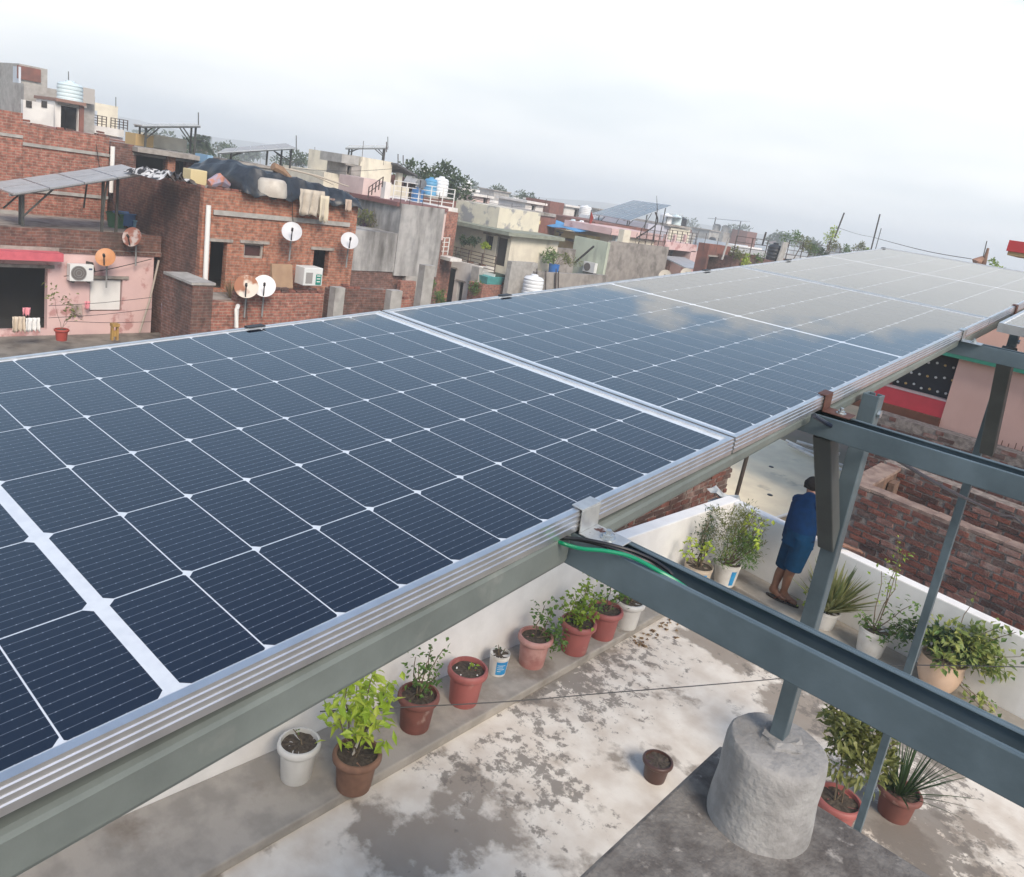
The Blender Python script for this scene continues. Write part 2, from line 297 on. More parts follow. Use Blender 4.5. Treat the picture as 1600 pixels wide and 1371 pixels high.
def frame_profile():       # (y outward negative, z): hollow section with three ridges on its outer face
    p = [(0.011, 0.0), (0.0, 0.0)]
    for zc_ in (-0.0075, -0.0165, -0.0255): p += [(0.0, zc_ + 0.0024), (-0.0016, zc_ + 0.0014), (-0.0016, zc_ - 0.0012), (0.0, zc_ - 0.0022)]
    return p + [(0.0, -0.035), (0.011, -0.035)]
FP = frame_profile()
cell_me = None
def solar_panel(label, mw):
    global cell_me
    t = thing('solar_module', label, 'solar panel', group='panels of the near solar array'); t.matrix_basis = mw
    local('frame_rail', MB().prism([(0, y, z) for y, z in FP], (PL, 0, 0)), m_alu, t)
    local('frame_rail', MB().prism([(0, PW - y, z) for y, z in reversed(FP)], (PL, 0, 0)), m_alu, t)
    local('frame_rail', MB().box(0, 0.011, 0.0112, PW - 0.0112, -0.035, -0.0002), m_alu, t)
    local('frame_rail', MB().box(PL - 0.011, PL, 0.0112, PW - 0.0112, -0.035, -0.0002), m_alu, t)
    local('backsheet', MB().box(0.0112, PL - 0.0112, 0.0112, PW - 0.0112, -0.010, -0.0035), m_back, t)
    if cell_me is None:
        a, b, c, e = 0.0451, 0.0911, 0.0085, 0.0025
        pts = [(-a, b - c, 0), (-a, -b + c, 0), (-a + c, -b, 0), (a - e, -b, 0), (a, -b + e, 0), (a, b - e, 0), (a - e, b, 0), (-a + c, b, 0)]
        o = MB().prism([(x, y, -0.001) for x, y, z in pts], (0, 0, 0.00105)).build('cell', m_cell); cell_me = o.data; bpy.data.objects.remove(o)
    for half in (-1, 1):
        for k in range(12):
            for r in range(6):
                c_ = bpy.data.objects.new('cell', cell_me); COL.objects.link(c_); c_.parent = t
                c_.location = (1.139 + half * (0.008 + 0.0455 + 0.092 * k), 0.0160 + 0.091 + 0.184 * r, -0.0034)
                if half < 0: c_.rotation_euler = (0, 0, math.pi)
    return t
solar_panel('nearest dark blue solar panel, running out of the picture at lower left', panel_matrix(-2.282))
solar_panel('middle solar panel of the row, half mirroring pale cloud', panel_matrix(0.004))
solar_panel('far solar panel of the row, wholly mirroring pale sky', panel_matrix(2.290))
solar_panel('solar panel corner jutting in at the right edge above the steel channel', panel_matrix(2.02, -1.21, 0.03))
# ================================================================== steel frame
m_steel = pm('grey_green_paint', (0.122, 0.165, 0.188), (0.100, 0.138, 0.158), 12, 0.36, 0.25, bump=0.03, bscale=80, c3=(0.17, 0.19, 0.19), s3=9, l3=0.62, h3=0.75, amt3=0.5)
m_steel2 = pm('dull_grey_paint', (0.17, 0.195, 0.185), (0.14, 0.162, 0.155), 7, 0.45, 0.2, bump=0.03, bscale=80, c3=(0.27, 0.28, 0.26), s3=11, l3=0.60, h3=0.76, amt3=0.5)
def worn(m, rust=(0.13, 0.06, 0.03), l3=0.66, h3=0.70, scale=5.5):      # thin rust blooms, dust and uneven gloss on painted steel
    n, l = nodes_of(m); b = n['Principled BSDF']; src = b.inputs['Base Color'].links[0].from_socket; g_ = n.new('ShaderNodeNewGeometry')
    t = n.new('ShaderNodeTexNoise'); t.inputs['Scale'].default_value = scale; t.inputs['Detail'].default_value = 12; t.inputs['Roughness'].default_value = 0.75; l.new(g_.outputs['Position'], t.inputs['Vector'])
    r = n.new('ShaderNodeMapRange'); r.inputs[1].default_value = l3; r.inputs[2].default_value = h3; r.inputs[4].default_value = 0.75; l.new(t.outputs[0], r.inputs[0])
    x = n.new('ShaderNodeMixRGB'); x.inputs[2].default_value = (*rust, 1); l.new(r.outputs[0], x.inputs[0]); l.new(src, x.inputs[1])
    sc = n.new('ShaderNodeTexNoise'); sc.inputs['Scale'].default_value = 2.2; sc.inputs['Detail'].default_value = 9; sc.inputs['Roughness'].default_value = 0.65; l.new(g_.outputs['Position'], sc.inputs['Vector'])
    v = n.new('ShaderNodeMapRange'); v.inputs[1].default_value = 0.35; v.inputs[2].default_value = 0.68; v.inputs[3].default_value = 0.80; v.inputs[4].default_value = 1.28; l.new(sc.outputs[0], v.inputs[0])
    mu = n.new('ShaderNodeVectorMath'); mu.operation = 'SCALE'; l.new(x.outputs[0], mu.inputs[0]); l.new(v.outputs[0], mu.inputs['Scale']); l.new(mu.outputs[0], b.inputs['Base Color'])
    rg = n.new('ShaderNodeMapRange'); rg.inputs[1].default_value = 0.3; rg.inputs[2].default_value = 0.7; rg.inputs[3].default_value = 0.28; rg.inputs[4].default_value = 0.58; l.new(sc.outputs[0], rg.inputs[0]); l.new(rg.outputs[0], b.inputs['Roughness'])
worn(m_steel); worn(m_steel2, l3=0.67, h3=0.72, scale=7)
m_galv = pm('galvanised_zinc', (0.52, 0.56, 0.58), (0.40, 0.44, 0.46), 60, 0.32, 0.75)
m_rust = pm('rust_primer', (0.10, 0.045, 0.035), (0.15, 0.075, 0.055), 30, 0.6, 0.2)
m_black = pm('black_rubber', (0.012, 0.013, 0.016), rough=0.45)
def plane_z(Y, off): return -0.406 + 0.0942 * (Y - 1.465) - off
def channel_up(y0, y1, zt, h, x0, x1, th=0.004):     # U channel open to the sky, lips turned in
    m = MB(); m.box(x0, x1, y0, y0 + th, zt - h, zt).box(x0, x1, y1 - th, y1, zt - h, zt).box(x0, x1, y0 + th, y1 - th, zt - h, zt - h + th)
    m.box(x0, x1, y0 + th, y0 + 0.012, zt - th, zt - 0.0004).box(x0, x1, y1 - 0.012, y1 - th, zt - th, zt - 0.0004)
    return m
RAFT = [(0.955, 1.019, -0.496, 0.055, 'near grey steel channel with the green cable lying in it'), (1.905, 1.985, -0.404, 0.052, 'grey steel channel behind the first, under the rusty clamp'),
        (3.315, 3.395, -0.272, 0.055, 'third grey steel channel, nearest the pink wall')]
for y0, y1, zt, h, lab in RAFT:
    tag(channel_up(y0, y1, zt, h, -1.74, 2.4).build('steel_channel', m_steel, bevel=0.0018), lab, 'steel beam', 'channels under the solar array')
for y0, y1 in ((4.24, 4.32), (5.62, 5.70)):
    tag(channel_up(y0, y1, plane_z(y0, 0.038), 0.055, -1.74, 1.5).build('steel_channel', m_steel, bevel=0.0018), 'grey steel channel hidden under the far solar panel', 'steel beam', 'channels under the solar array')
def edge_beam(ya, yb, da, db, h, lab):    # box section under the outer frame edge; d = drop of its bottom below the glass
    m = MB(); xa, xb = -0.675, -0.616
    za, zb = plane_z(ya, da), plane_z(yb, db)
    m.hexa([(xa, ya, za), (xb, ya, za), (xb, yb, zb), (xa, yb, zb), (xa, ya, za + h), (xb, ya, za + h), (xb, yb, zb + h), (xa, yb, zb + h)])
    tag(m.build('edge_beam', m_steel2, bevel=0.008), lab, 'steel beam')
edge_beam(-0.4, 0.953, 0.132, 0.092, 0.056, 'grey steel beam under the near panel edge, left of the first clamp')
edge_beam(1.021, 1.903, 0.084, 0.066, 0.030, 'grey steel beam under the panel edge between the first two clamps')
edge_beam(1.987, 3.313, 0.080, 0.066, 0.030, 'grey steel beam under the panel edge beyond the rusty clamp')
edge_beam(3.397, 5.6, 0.078, 0.078, 0.040, 'grey steel beam under the far end of the panel edge')
def post(x, y, z0, z1, a, b, lab, foot=None):    # C-section post, open side to +Y
    t = thing('steel_post', lab, 'post', (x, y, z0), 'posts of the solar array')
    for zz in (z1 - 0.05, z1 - 0.10):
        MB().prism([(x + a / 2 + 0.001, y + 0.011 * math.cos(1.047 * k), zz + 0.011 * math.sin(1.047 * k)) for k in range(6)], (0.008, 0, 0)).build('bolt', m_galv, t)
    th = 0.005; m = MB()
    m.box(x - a / 2, x + a / 2, y - b / 2, y - b / 2 + th, z0, z1).box(x - a / 2, x - a / 2 + th, y - b / 2 + th, y + b / 2, z0, z1).box(x + a / 2 - th, x + a / 2, y - b / 2 + th, y + b / 2, z0, z1)
    m.box(x - a / 2 + th, x - a / 2 + 0.02, y + b / 2 - th, y + b / 2, z0, z1).box(x + a / 2 - 0.02, x + a / 2 - th, y + b / 2 - th, y + b / 2, z0, z1)
    m.build('post', m_steel, t, bevel=0.002)
    if foot: MB().box(x - foot, x + foot, y - foot, y + foot, z0 - 0.008, z0).build('base_plate', m_steel, t)
    return t
post(-0.578, 2.235, -1.476, plane_z(2.235, 0.040), 0.044, 0.052, 'grey steel post standing on the round concrete footing')
post(-0.565, 4.16, FZ + 0.01, plane_z(4.16, 0.040), 0.036, 0.044, 'thin long grey steel post behind the knee brace, by the tan pot', 0.09)
def knee(p0, p1, w, h, up, lab):
    m = MB(); m.bar(p0, p1, w, h, up); tag(m.build('knee_brace', pm('dark_grey_paint', (0.095, 0.105, 0.100), (0.075, 0.084, 0.08), 9, 0.5), bevel=0.004), lab, 'brace')
knee(onx(1290, 676, -0.592), onx(1295, 850, -0.585), 0.046, 0.050, (0, 1, 0.6), 'dark steel knee brace ending in front of the leaning man')
knee(onx(1575, 548, -0.515), onx(1543, 705, -0.515), 0.056, 0.060, (0, 1, 0.4), 'dark steel knee brace in front of the pink wall')
def clamp(s_, lab, m_, far=False):
    t = thing('panel_clamp', lab, 'clamp', group='clamps holding the panels'); t.matrix_basis = panel_matrix(s_, PW if far else 0.0)
    k = -1 if far else 1
    q = MB(); q.box(-0.024, 0.024, -0.0055 * k, 0.017 * k, 0.0008, 0.0036).box(-0.024, 0.024, -0.0055 * k, -0.0027 * k, -0.037, 0.0008)
    q.box(-0.024, 0.024, -0.070 * k, -0.0027 * k, -0.040, -0.0372); local('bracket', q, m_, t, bevel=0.001)
    z = MB(); z.lathe([(0.0085, 0), (0.0085, 0.007), (0.0045, 0.007), (0.0045, 0.014)], (0, -0.042 * k, -0.0371), 6, smooth=False); local('bolt', z, m_galv, t)
    z = MB(); z.lathe([(0.012, 0), (0.012, 0.002)], (0, -0.042 * k, -0.0371), 16); local('washer', z, m_galv, t)
    return t
m_clamp1 = pm('part_rusted_zinc', (0.55, 0.57, 0.57), (0.46, 0.48, 0.49), 60, 0.35, 0.6, c3=(0.12, 0.045, 0.035), s3=16, l3=0.60, h3=0.63)
clamp(-0.492, 'shiny zinc clamp with a rusty patch on the near panel edge', m_clamp1)
clamp(0.497, 'brown rusty clamp at the second steel channel', m_rust)
clamp(1.860, 'small zinc clamp at the third steel channel', m_galv)
clamp(2.830, 'dark clamp at the far right end of the panel edge', m_rust)
for s_, lab in ((-0.407, 'black clip on the far panel edge below the brick house'), (0.53, 'black clip on the far panel edge by the white water tank'), (1.93, 'black clip on the far panel edge left of the panel joint'), (2.86, 'black clip on the far panel edge right of the panel joint'), (4.5, 'black clip at the farthest panel corner')):
    clamp(s_, lab, m_black, True)
# concrete footing of the near post
m_conc = pm('grey_concrete', (0.33, 0.325, 0.32), (0.24, 0.235, 0.23), 9, 0.9, bump=0.5, bscale=35, c3=(0.40, 0.40, 0.39), s3=4, l3=0.5, h3=0.7)
def drum():
    m = MB(); n = 40; rows = [(-1.750, 0.158), (-1.70, 0.156), (-1.62, 0.150), (-1.54, 0.151), (-1.500, 0.149), (-1.484, 0.146), (-1.4765, 0.139), (-1.474, 0.08)]
    for z, r in rows:
        for k in range(n):
            a = 2 * math.pi * k / n; rr = r * (1 + 0.014 * math.sin(3 * a + 1) + 0.008 * math.sin(7 * a + z * 40) + U(-0.006, 0.006)); m.v.append((-0.57 + rr * math.cos(a), 2.215 + rr * math.sin(a), z + (0.003 * math.sin(2 * a) + U(-.0015, .0015) if z > -1.6 else 0)))
    for i in range(len(rows) - 1):
        for k in range(n): q = (k + 1) % n; m.f.append((i * n + k, i * n + q, (i + 1) * n + q, (i + 1) * n + k))
    m.f.append(tuple((len(rows) - 1) * n + k for k in range(n))); m.sm = True
    t = thing('concrete_footing', 'round rough concrete footing under the near post', 'footing', (-0.57, 2.215, -1.75)); m.build('drum', m_conc, t)
    k = MB(); n2 = 14                       # lump of mortar packed round the post
    for z, r in ((-1.478, 0.072), (-1.468, 0.062), (-1.458, 0.050)):
        for j in range(n2): a = 2 * math.pi * j / n2; rr = r * (1 + U(-.22, .22)); k.v.append((-0.575 + rr * math.cos(a), 2.235 + rr * math.sin(a), z + U(-.003, .003)))
    k.f = [(i * n2 + j, i * n2 + (j + 1) % n2, (i + 1) * n2 + (j + 1) % n2, (i + 1) * n2 + j) for i in range(2) for j in range(n2)] + [tuple(2 * n2 + j for j in range(n2))]; k.build('mortar_collar', m_conc, t)
    return t
drum()
# cables
def cable(pts, r, m, lab, cat='cable', name='cable', n=8):
    P = [Vector(p) for p in pts]; out = []
    for i in range(len(P) - 1):                       # Catmull-Rom
        p0, p1, p2, p3 = P[max(i - 1, 0)], P[i], P[i + 1], P[min(i + 2, len(P) - 1)]
        for j in range(8):
            t = j / 8; out.append(0.5 * ((2 * p1) + (p2 - p0) * t + (2 * p0 - 5 * p1 + 4 * p2 - p3) * t * t + (3 * p1 - p0 - 3 * p2 + p3) * t ** 3))
    out.append(P[-1]); return tag(MB().tube(out, r, n).build(name, m), lab, cat)
m_green = pm('green_pvc', (0.008, 0.24, 0.115), rough=0.35)
cable([Vector((-0.66, 0.93, -0.505)), onz(868, 845, -0.503), onz(905, 857, -0.496), onz(945, 861, -0.489), onz(985, 870, -0.488), onz(1030, 893, -0.494), onz(1075, 921, -0.508), (-0.30, 0.978, -0.535), (-0.1, 0.975, -0.542), (0.8, 0.975, -0.542), (2.2, 0.975, -0.542)], 0.0031, m_green, 'green earth cable lying in the near steel channel')
cable([Vector((-0.66, 0.945, -0.505)), onz(872, 840, -0.498), (onz(910, 843, -0.488)), onz(955, 852, -0.485), onz(1000, 866, -0.489), onz(1045, 892, -0.498), (-0.33, 0.985, -0.53), (0.8, 0.988, -0.542), (2.2, 0.988, -0.542)], 0.0029, m_black, 'black cable just behind the green one at the near clamp')
cable([Vector((-0.66, 0.955, -0.505)), onz(878, 838, -0.500), (onz(916, 846, -0.492)), onz(958, 857, -0.488), onz(998, 872, -0.493), onz(1035, 893, -0.503), (-0.36, 0.990, -0.534), (0.8, 0.996, -0.542), (2.2, 0.996, -0.542)], 0.0029, m_black, 'black cable nearest the clamp bolt in the near channel')
pts = [onx(1272, 650, -0.59)]
for q, X in (((1310, 672), -0.56), ((1370, 700), -0.52), ((1440, 742), -0.47), ((1500, 775), -0.43), ((1560, 803), -0.39), ((1600, 822), -0.36)): pts.append(onx(q[0], q[1], X))
pts.append(pts[-1] + Vector((0.4, -0.1, -0.25)))
cable(pts, 0.0055, pm('navy_pvc', (0.012, 0.018, 0.035), rough=0.4), 'dark cable sagging from the second channel across the brick wall')
wp = [onz(500, 1112, -3.55), onz(640, 1105, -3.55), onz(800, 1096, -3.5), onz(950, 1083, -3.45), onz(1100, 1071, -3.4), onz(1240, 1058, -3.3), onz(1350, 1040, -3.1), bp(3.5, -0.02, -3.3)]
cable(wp, 0.004, m_black, 'thin black wire strung above the concrete terrace floor', 'wire', 'wire', 6)
# ================================================================== neighbours right behind the terrace
m_mortar = pm('old_mortar', (0.27, 0.23, 0.205), (0.15, 0.125, 0.11), 14, 0.95, bump=0.6, bscale=50)
BRICKS = [pm('brick_' + str(i), a, b, 9, 0.9, bump=0.5, bscale=60, c3=c, s3=3.2, l3=0.52, h3=0.66, amt3=0.85) for i, (a, b, c) in enumerate([
    ((0.205, 0.078, 0.058), (0.145, 0.060, 0.048), (0.080, 0.055, 0.048)), ((0.17, 0.072, 0.058), (0.115, 0.055, 0.046), (0.32, 0.25, 0.22)),
    ((0.075, 0.045, 0.040), (0.105, 0.058, 0.050), (0.17, 0.12, 0.105)), ((0.30, 0.165, 0.135), (0.22, 0.11, 0.09), (0.38, 0.32, 0.285)), ((0.245, 0.088, 0.062), (0.175, 0.068, 0.052), (0.095, 0.060, 0.050))])]
def brick_meshes(L=0.212, D=0.105, H=0.060):
    out = []
    for m_ in BRICKS:
        for v_ in range(2):
            q = MB(); q.box(-L / 2, L / 2, 0, D, -H / 2, H / 2)
            q.v = [(x + U(-0.008, 0.008), y + U(-0.004, 0.004), z + U(-0.006, 0.006)) for x, y, z in q.v]
            o = q.build('brick', m_); out.append(o.data); bpy.data.objects.remove(o)
    return out
BME = brick_meshes()
def bricks(parent, org, ang, length, z0, z1, pitch=0.238, course=0.082, ragged=0.0, proud=0.012, w=None, pick=None):
    """bricks one by one on the face of a wall; face towards the local -y side"""
    d = Vector((math.cos(ang), math.sin(ang), 0)); nrm = Vector((math.sin(ang), -math.cos(ang), 0))
    k = 0; z = z1 - course / 2
    while z > z0:
        off = pitch * (0.5 if k % 2 else 0.0) + U(-0.03, 0.03); u = off - pitch / 2
        while u < length:
            if u > 0.05 and not (ragged and k < 2 and R.random() < ragged):
                o = bpy.data.objects.new('brick', R.choice(pick or BME)); COL.objects.link(o)
                p = Vector(org) + d * u + nrm * (proud + U(-0.006, 0.006)); o.location = (p.x, p.y, z + U(-0.004, 0.004))
                o.rotation_euler = (U(-0.03, 0.03), U(-0.02, 0.02), ang + U(-0.02, 0.02)); o.parent = parent
                if R.random() < 0.12: o.scale = (0.5, 1, 1)
            u += pitch + U(-0.006, 0.006)
        z -= course; k += 1
def ruin(label, org, ang, length, z0, z1, th, **kw):
    t = thing('brick_wall', label, 'brick wall'); d = Vector((math.cos(ang), math.sin(ang), 0)); nb = Vector((-math.sin(ang), math.cos(ang), 0)); o = Vector(org)
    q = MB(); a, b = o, o + d * length; c_, e = b + nb * th, a + nb * th
    q.hexa([(p.x, p.y, GROUND) for p in (a, b, c_, e)] + [(p.x, p.y, z1 - 0.006) for p in (a, b, c_, e)]); q.build('mortar_core', m_mortar, t)
    bricks(t, org, ang, length, z0, z1, **kw); return t
r1 = ruin('weathered red brick wall right behind the white parapet', (-2.52, 10.0, 0), BA, 4.0, -4.25, -2.86, 0.24)
# broken mortar coping along its top
cp = MB(); d_ = Vector((math.cos(BA), math.sin(BA), 0)); nb_ = Vector((-math.sin(BA), math.cos(BA), 0))
for i in range(21):
    p = Vector((-2.52, 10.0, 0)) + d_ * (i * 0.19 + 0.1) + nb_ * 0.11; cp.bar((p - d_ * 0.098).to_3d() + Vector((0, 0, -2.845 + U(-0.008, 0.012))), p + d_ * 0.098 + Vector((0, 0, -2.845 + U(-0.008, 0.012))), 0.23 + U(-0.03, 0.03), 0.035)
cp.build('coping', pm('pale_mortar', (0.30, 0.22, 0.18), (0.19, 0.13, 0.11), 8, 0.95, bump=0.5, bscale=50), r1)
p_ = Vector((-2.42, 9.98, 0)); m_plasterb = pm('brown_plaster', (0.20, 0.12, 0.085), (0.13, 0.085, 0.065), 4, 0.95, bump=0.4, bscale=25, c3=(0.05, 0.04, 0.035), s3=2.2, l3=0.52, h3=0.68)
t = thing('brick_wall', 'short brown plastered cross wall behind the weathered brick wall', 'brick wall')
MB().box(-2.62, -2.40, 10.22, 11.5, GROUND, -2.87).build('wall', m_plasterb, t); MB().box(-2.64, -2.38, 10.20, 11.5, -2.87, -2.83).build('coping', MATS['pale_mortar'], t)
MB().box(-2.38, -2.30, 11.05, 11.30, GROUND, -2.95).build('pier', m_plasterb, t)
ruin('red brick wall behind the brown cross wall', (-2.62, 11.55, 0), BA, 4.4, -4.0, -2.80, 0.24)
ruin('dark crumbling brick wall at the foot of the pink house', (-3.45, 13.35, 0), math.radians(-3), 4.4, -3.65, -2.50, 0.3, ragged=0.45, pick=BME[2:6])
t = thing('rubble_heap', 'low heap of broken bricks between the crumbling walls', 'rubble', (-3.5, 12.4, -3.3))
hb = MB()
for i in range(10):
    for j in range(7): hb.v.append((-2.95 + i * 0.2 + U(-.05, .05), 11.85 + j * 0.2 + U(-.04, .04), -3.25 + U(-0.07, 0.07)))
hb.f = [(i * 7 + j, (i + 1) * 7 + j, (i + 1) * 7 + j + 1, i * 7 + j + 1) for i in range(9) for j in range(6)]; hb.build('mound', m_mortar, t)
for i in range(60):
    o = bpy.data.objects.new('brick', R.choice(BME)); COL.objects.link(o); o.location = (U(-2.9, -1.2), U(11.9, 13.0), U(-3.26, -3.14)); o.rotation_euler = (U(-.4, .4), U(-.4, .4), U(0, 3.1)); o.parent = t; o.matrix_parent_inverse = t.matrix_basis.inverted()
# brick wall across the lane on the left, seen between beam and parapet
ruin('dark red brick wall in shade beyond the long white parapet', (-4.55, 5.4, 0), math.radians(90), 5.6, -4.2, -3.2, 0.24, pick=BME[0:4] + BME[4:6])
# cream roof
CZ = -4.6; m_cream = pm('cream_roof_wash', (0.84, 0.73, 0.52), (0.77, 0.66, 0.47), 3, 0.85, c3=(0.30, 0.26, 0.20), s3=1.3, l3=0.60, h3=0.74, amt3=0.8)
cr = [onz(1060, 740, CZ), onz(1192, 818, CZ), onz(1252, 799, CZ), onz(1345, 772, CZ), onz(1345, 745, CZ), onz(1228, 690, CZ), onz(1150, 655, CZ), onz(1000, 690, CZ)]
t = thing('cream_roof', 'flat cream washed roof with dark stains beyond the man', 'roof'); MB().prism(list(reversed(cr)), (0, 0, -0.14)).build('slab', m_cream, t)
MB().tube([cr[1] + Vector((0, 0, .02)), cr[2] + Vector((0, 0, .02)), cr[3] + Vector((0, 0, .02))], 0.03, 6).build('edge_trim', pm('white_paint', (0.78, 0.76, 0.72), rough=0.6), t)
MB().tube([cr[4] + Vector((0, 0, .03)), cr[5] + Vector((0, 0, .03))], 0.025, 6).build('edge_trim', MATS['white_paint'], t)
q = MB(); c0 = sum(cr, Vector()) / 8
q.prism(list(reversed([c0 + (p - c0) * 0.93 - Vector((0, 0, .14)) for p in cr])), (0, 0, GROUND - CZ + 0.14)); q.build('wall', m_plasterb, t)
for px, py in ((1205, 730), (1203, 774)):
    c_ = onz(px, py, CZ); MB().lathe([(0.05, 0), (0.05, 0.012), (0.0, 0.02)], (c_.x, c_.y, CZ), 12).build('drain_hole', m_black, t)
t = thing('tin_lean_to', 'dark ribbed tin roof below the cream roof edge', 'roof')
a, b, c_, e = onz(1188, 822, -4.72), onz(1252, 803, -4.72), onz(1262, 860, -5.1), onz(1180, 880, -5.1)
for i in range(7):
    f0, f1 = i / 7, (i + 0.86) / 7; p0, p1, p2, p3 = a.lerp(b, f0), a.lerp(b, f1), e.lerp(c_, f1), e.lerp(c_, f0)
    MB().hexa([p3, p2, p1, p0] + [p + Vector((0, 0, 0.03)) for p in (p3, p2, p1, p0)]).build('sheet', pm('dark_tin', (0.05, 0.04, 0.035), (0.09, 0.07, 0.06), 6, 0.6), t)
# pipes and poles
m_pipe = pm('grey_white_pvc', (0.60, 0.58, 0.54), (0.48, 0.46, 0.43), 10, 0.5)
pl = [((1238, 697), (1300, 716), 'top white pipe of the bundle at the cream roof edge'), ((1232, 694), (1330, 742), 'long white pipe along the far edge of the cream roof'), ((1245, 690), (1312, 710), 'thin white pipe lying furthest back on the cream roof'), ((1300, 722), (1345, 738), 'short white pipe end beside the near post')]
for (x0, y0), (x1, y1), lab in pl: tag(MB().tube([onz(x0, y0, CZ + 0.1), onz(x1, y1, CZ + 0.1)], 0.035, 8).build('pipe', m_pipe), lab, 'pipe', 'pipes on the cream roof')
b0 = onz(1146, 792, CZ + 0.5); tag(MB().tube([(b0.x, b0.y, GROUND), b0, b0 + Vector((0.02, 0.02, 1.2))], 0.03, 8).build('pole', pm('dark_pole', (0.05, 0.04, 0.03), (0.08, 0.06, 0.05), 8, 0.7)), 'thin dark pole rising at the parapet corner', 'pole')
q = MB(); c_ = Vector((-3.82, 9.25, -3.42))
for i in range(7):
    for j in range(6): q.v.append((c_.x - 0.2 + i * 0.06 + U(-.02, .02), c_.y - 0.1 + j * 0.07, c_.z + 0.08 * math.sin(i * 1.1) * math.sin(j * 0.8) + U(-.03, .03) + 0.1 - 0.02 * j))
q.f = [(i * 6 + j, (i + 1) * 6 + j, (i + 1) * 6 + j + 1, i * 6 + j + 1) for i in range(6) for j in range(5)]
q.box(c_.x - 0.18, c_.x + 0.12, c_.y - 0.05, c_.y + 0.2, GROUND, c_.z - 0.06); tag(q.build('plastic_sheet', pm('pale_plastic', (0.42, 0.45, 0.46), (0.30, 0.32, 0.33), 9, 0.5)), 'crumpled pale plastic sheet outside the parapet corner', 'sheet')
# ---- pink house
m_pinkw = pm('salmon_wash', (0.68, 0.43, 0.36), (0.63, 0.39, 0.325), 2, 0.85, c3=(0.48, 0.28, 0.23), s3=3, l3=0.58, h3=0.8, streak=0.3, amt3=0.6)
PY = 14.0; xl = ony(1487, 600, PY).x
t = thing('pink_house', 'salmon pink house with a green band and red balcony', 'house', (0, PY, GROUND))
MB().box(xl, 3.5, PY, 20, GROUND, -0.75).build('wall', m_pinkw, t)
MB().box(xl - 1.8, xl, 17.0, 20, GROUND, -0.75).build('wall', pm('recess_shade_black', (0.035, 0.035, 0.04), rough=0.9), t)  # back of the balcony recess, its shade painted in as near-black
zg = ony(1545, 565, PY).z
MB().box(xl - 1.4, 3.5, PY - 0.16, PY - 0.004, zg - 0.05, zg + 0.05).build('band', pm('green_paint', (0.03, 0.24, 0.16), (0.025, 0.20, 0.13), 5, 0.5), t)
MB().box(xl - 1.6, xl - 0.003, PY - 0.1, 17.5, zg + 0.06, zg + 0.2).build('balcony_roof', pm('terracotta_plaster', (0.40, 0.20, 0.13), (0.34, 0.17, 0.11), 4, 0.85), t)
MB().box(xl - 0.5, 3.5, PY + 0.02, PY + 1, -0.75, -0.45).build('parapet', MATS['terracotta_plaster'], t)
zr0, zr1 = ony(1438, 645, PY).z, ony(1438, 618, PY).z
MB().box(xl - 1.7, xl - 0.004, PY + 0.02, PY + 0.14, zr0, zr1).build('balcony_wall', pm('red_paint', (0.56, 0.045, 0.065), (0.50, 0.04, 0.055), 5, 0.5), t)
MB().box(xl - 1.7, xl - 0.004, PY + 0.01, PY + 0.15, zr1, zr1 + 0.03).build('balcony_cap', pm('pink_grey', (0.48, 0.36, 0.36), rough=0.7), t)
MB().box(xl - 1.7, xl - 0.004, PY - 0.05, 17.2, zr0 - 0.18, zr0 - 0.002).build('balcony_slab', pm('brown_red_oxide', (0.16, 0.06, 0.035), (0.12, 0.05, 0.03), 5, 0.8), t)
MB().box(xl - 1.72, xl - 0.006, PY + 0.2, PY + 0.22, zr1 - 0.05, zr1 + 0.75).build('dark_screen', pm('black_mesh', (0.02, 0.021, 0.027), rough=0.8), t)
MB().box(xl - 0.98, xl - 0.90, PY + 0.12, PY + 0.19, zr1, zg).build('post', pm('maroon_paint', (0.14, 0.03, 0.035), rough=0.5), t)
m_bulb = [pm('ivory_bead', (0.75, 0.73, 0.70), rough=0.4), pm('amber_bead', (0.65, 0.42, 0.16), rough=0.4)]
for rrow in range(3):
    for i in range(12):
        MB().lathe([(0.006, -0.02), (0.02, -0.012), (0.022, 0.008), (0.006, 0.02)], (xl - 1.45 + i * 0.125 + 0.04 * (rrow % 2), PY + 0.19, zr1 + 0.10 + 0.22 * rrow + U(-.03, .03)), 8).build('bead', m_bulb[(i + rrow) % 3 == 0], t)
cg = MB(); x0 = ony(1550, 705, PY - 0.35).x; zc_ = ony(1565, 705, PY - 0.35).z
for i in range(6): cg.bar((x0 + i * 0.09, PY - 0.35, zc_ - 0.6), (x0 + i * 0.09, PY - 0.35, zc_ + 0.18 - 0.02 * (i % 3)), 0.012, 0.012, (0, 1, 0))
for i in range(3): cg.bar((x0 - 0.04, PY - 0.36, zc_ - 0.12 + i * 0.1), (x0 + 0.5, PY - 0.36, zc_ - 0.12 + i * 0.1), 0.010, 0.010)
tag(cg.build('rebar_grid', pm('rust_iron', (0.16, 0.07, 0.05), rough=0.8)), 'rusty reinforcement grid at the foot of the pink wall', 'rebar')
t = thing('red_eave_house', 'house corner with a red roof eave cutting into the sky at right', 'house', (0.5, 12.5, GROUND))
e0 = ony(1572, 392, 12.0)
MB().box(e0.x, 4, 12.0, 12.9, e0.z, e0.z + 0.14).build('eave', pm('red_eave', (0.50, 0.05, 0.055), (0.44, 0.045, 0.05), 5, 0.5), t)
MB().box(e0.x + 0.02, 4, 12.02, 12.88, e0.z - 0.05, e0.z - 0.002).build('eave_soffit', pm('ochre_soffit', (0.42, 0.30, 0.16), rough=0.8), t)
MB().box(1.5, 4, 12.2, 12.85, GROUND, e0.z - 0.052).build('wall', m_pinkw, t)
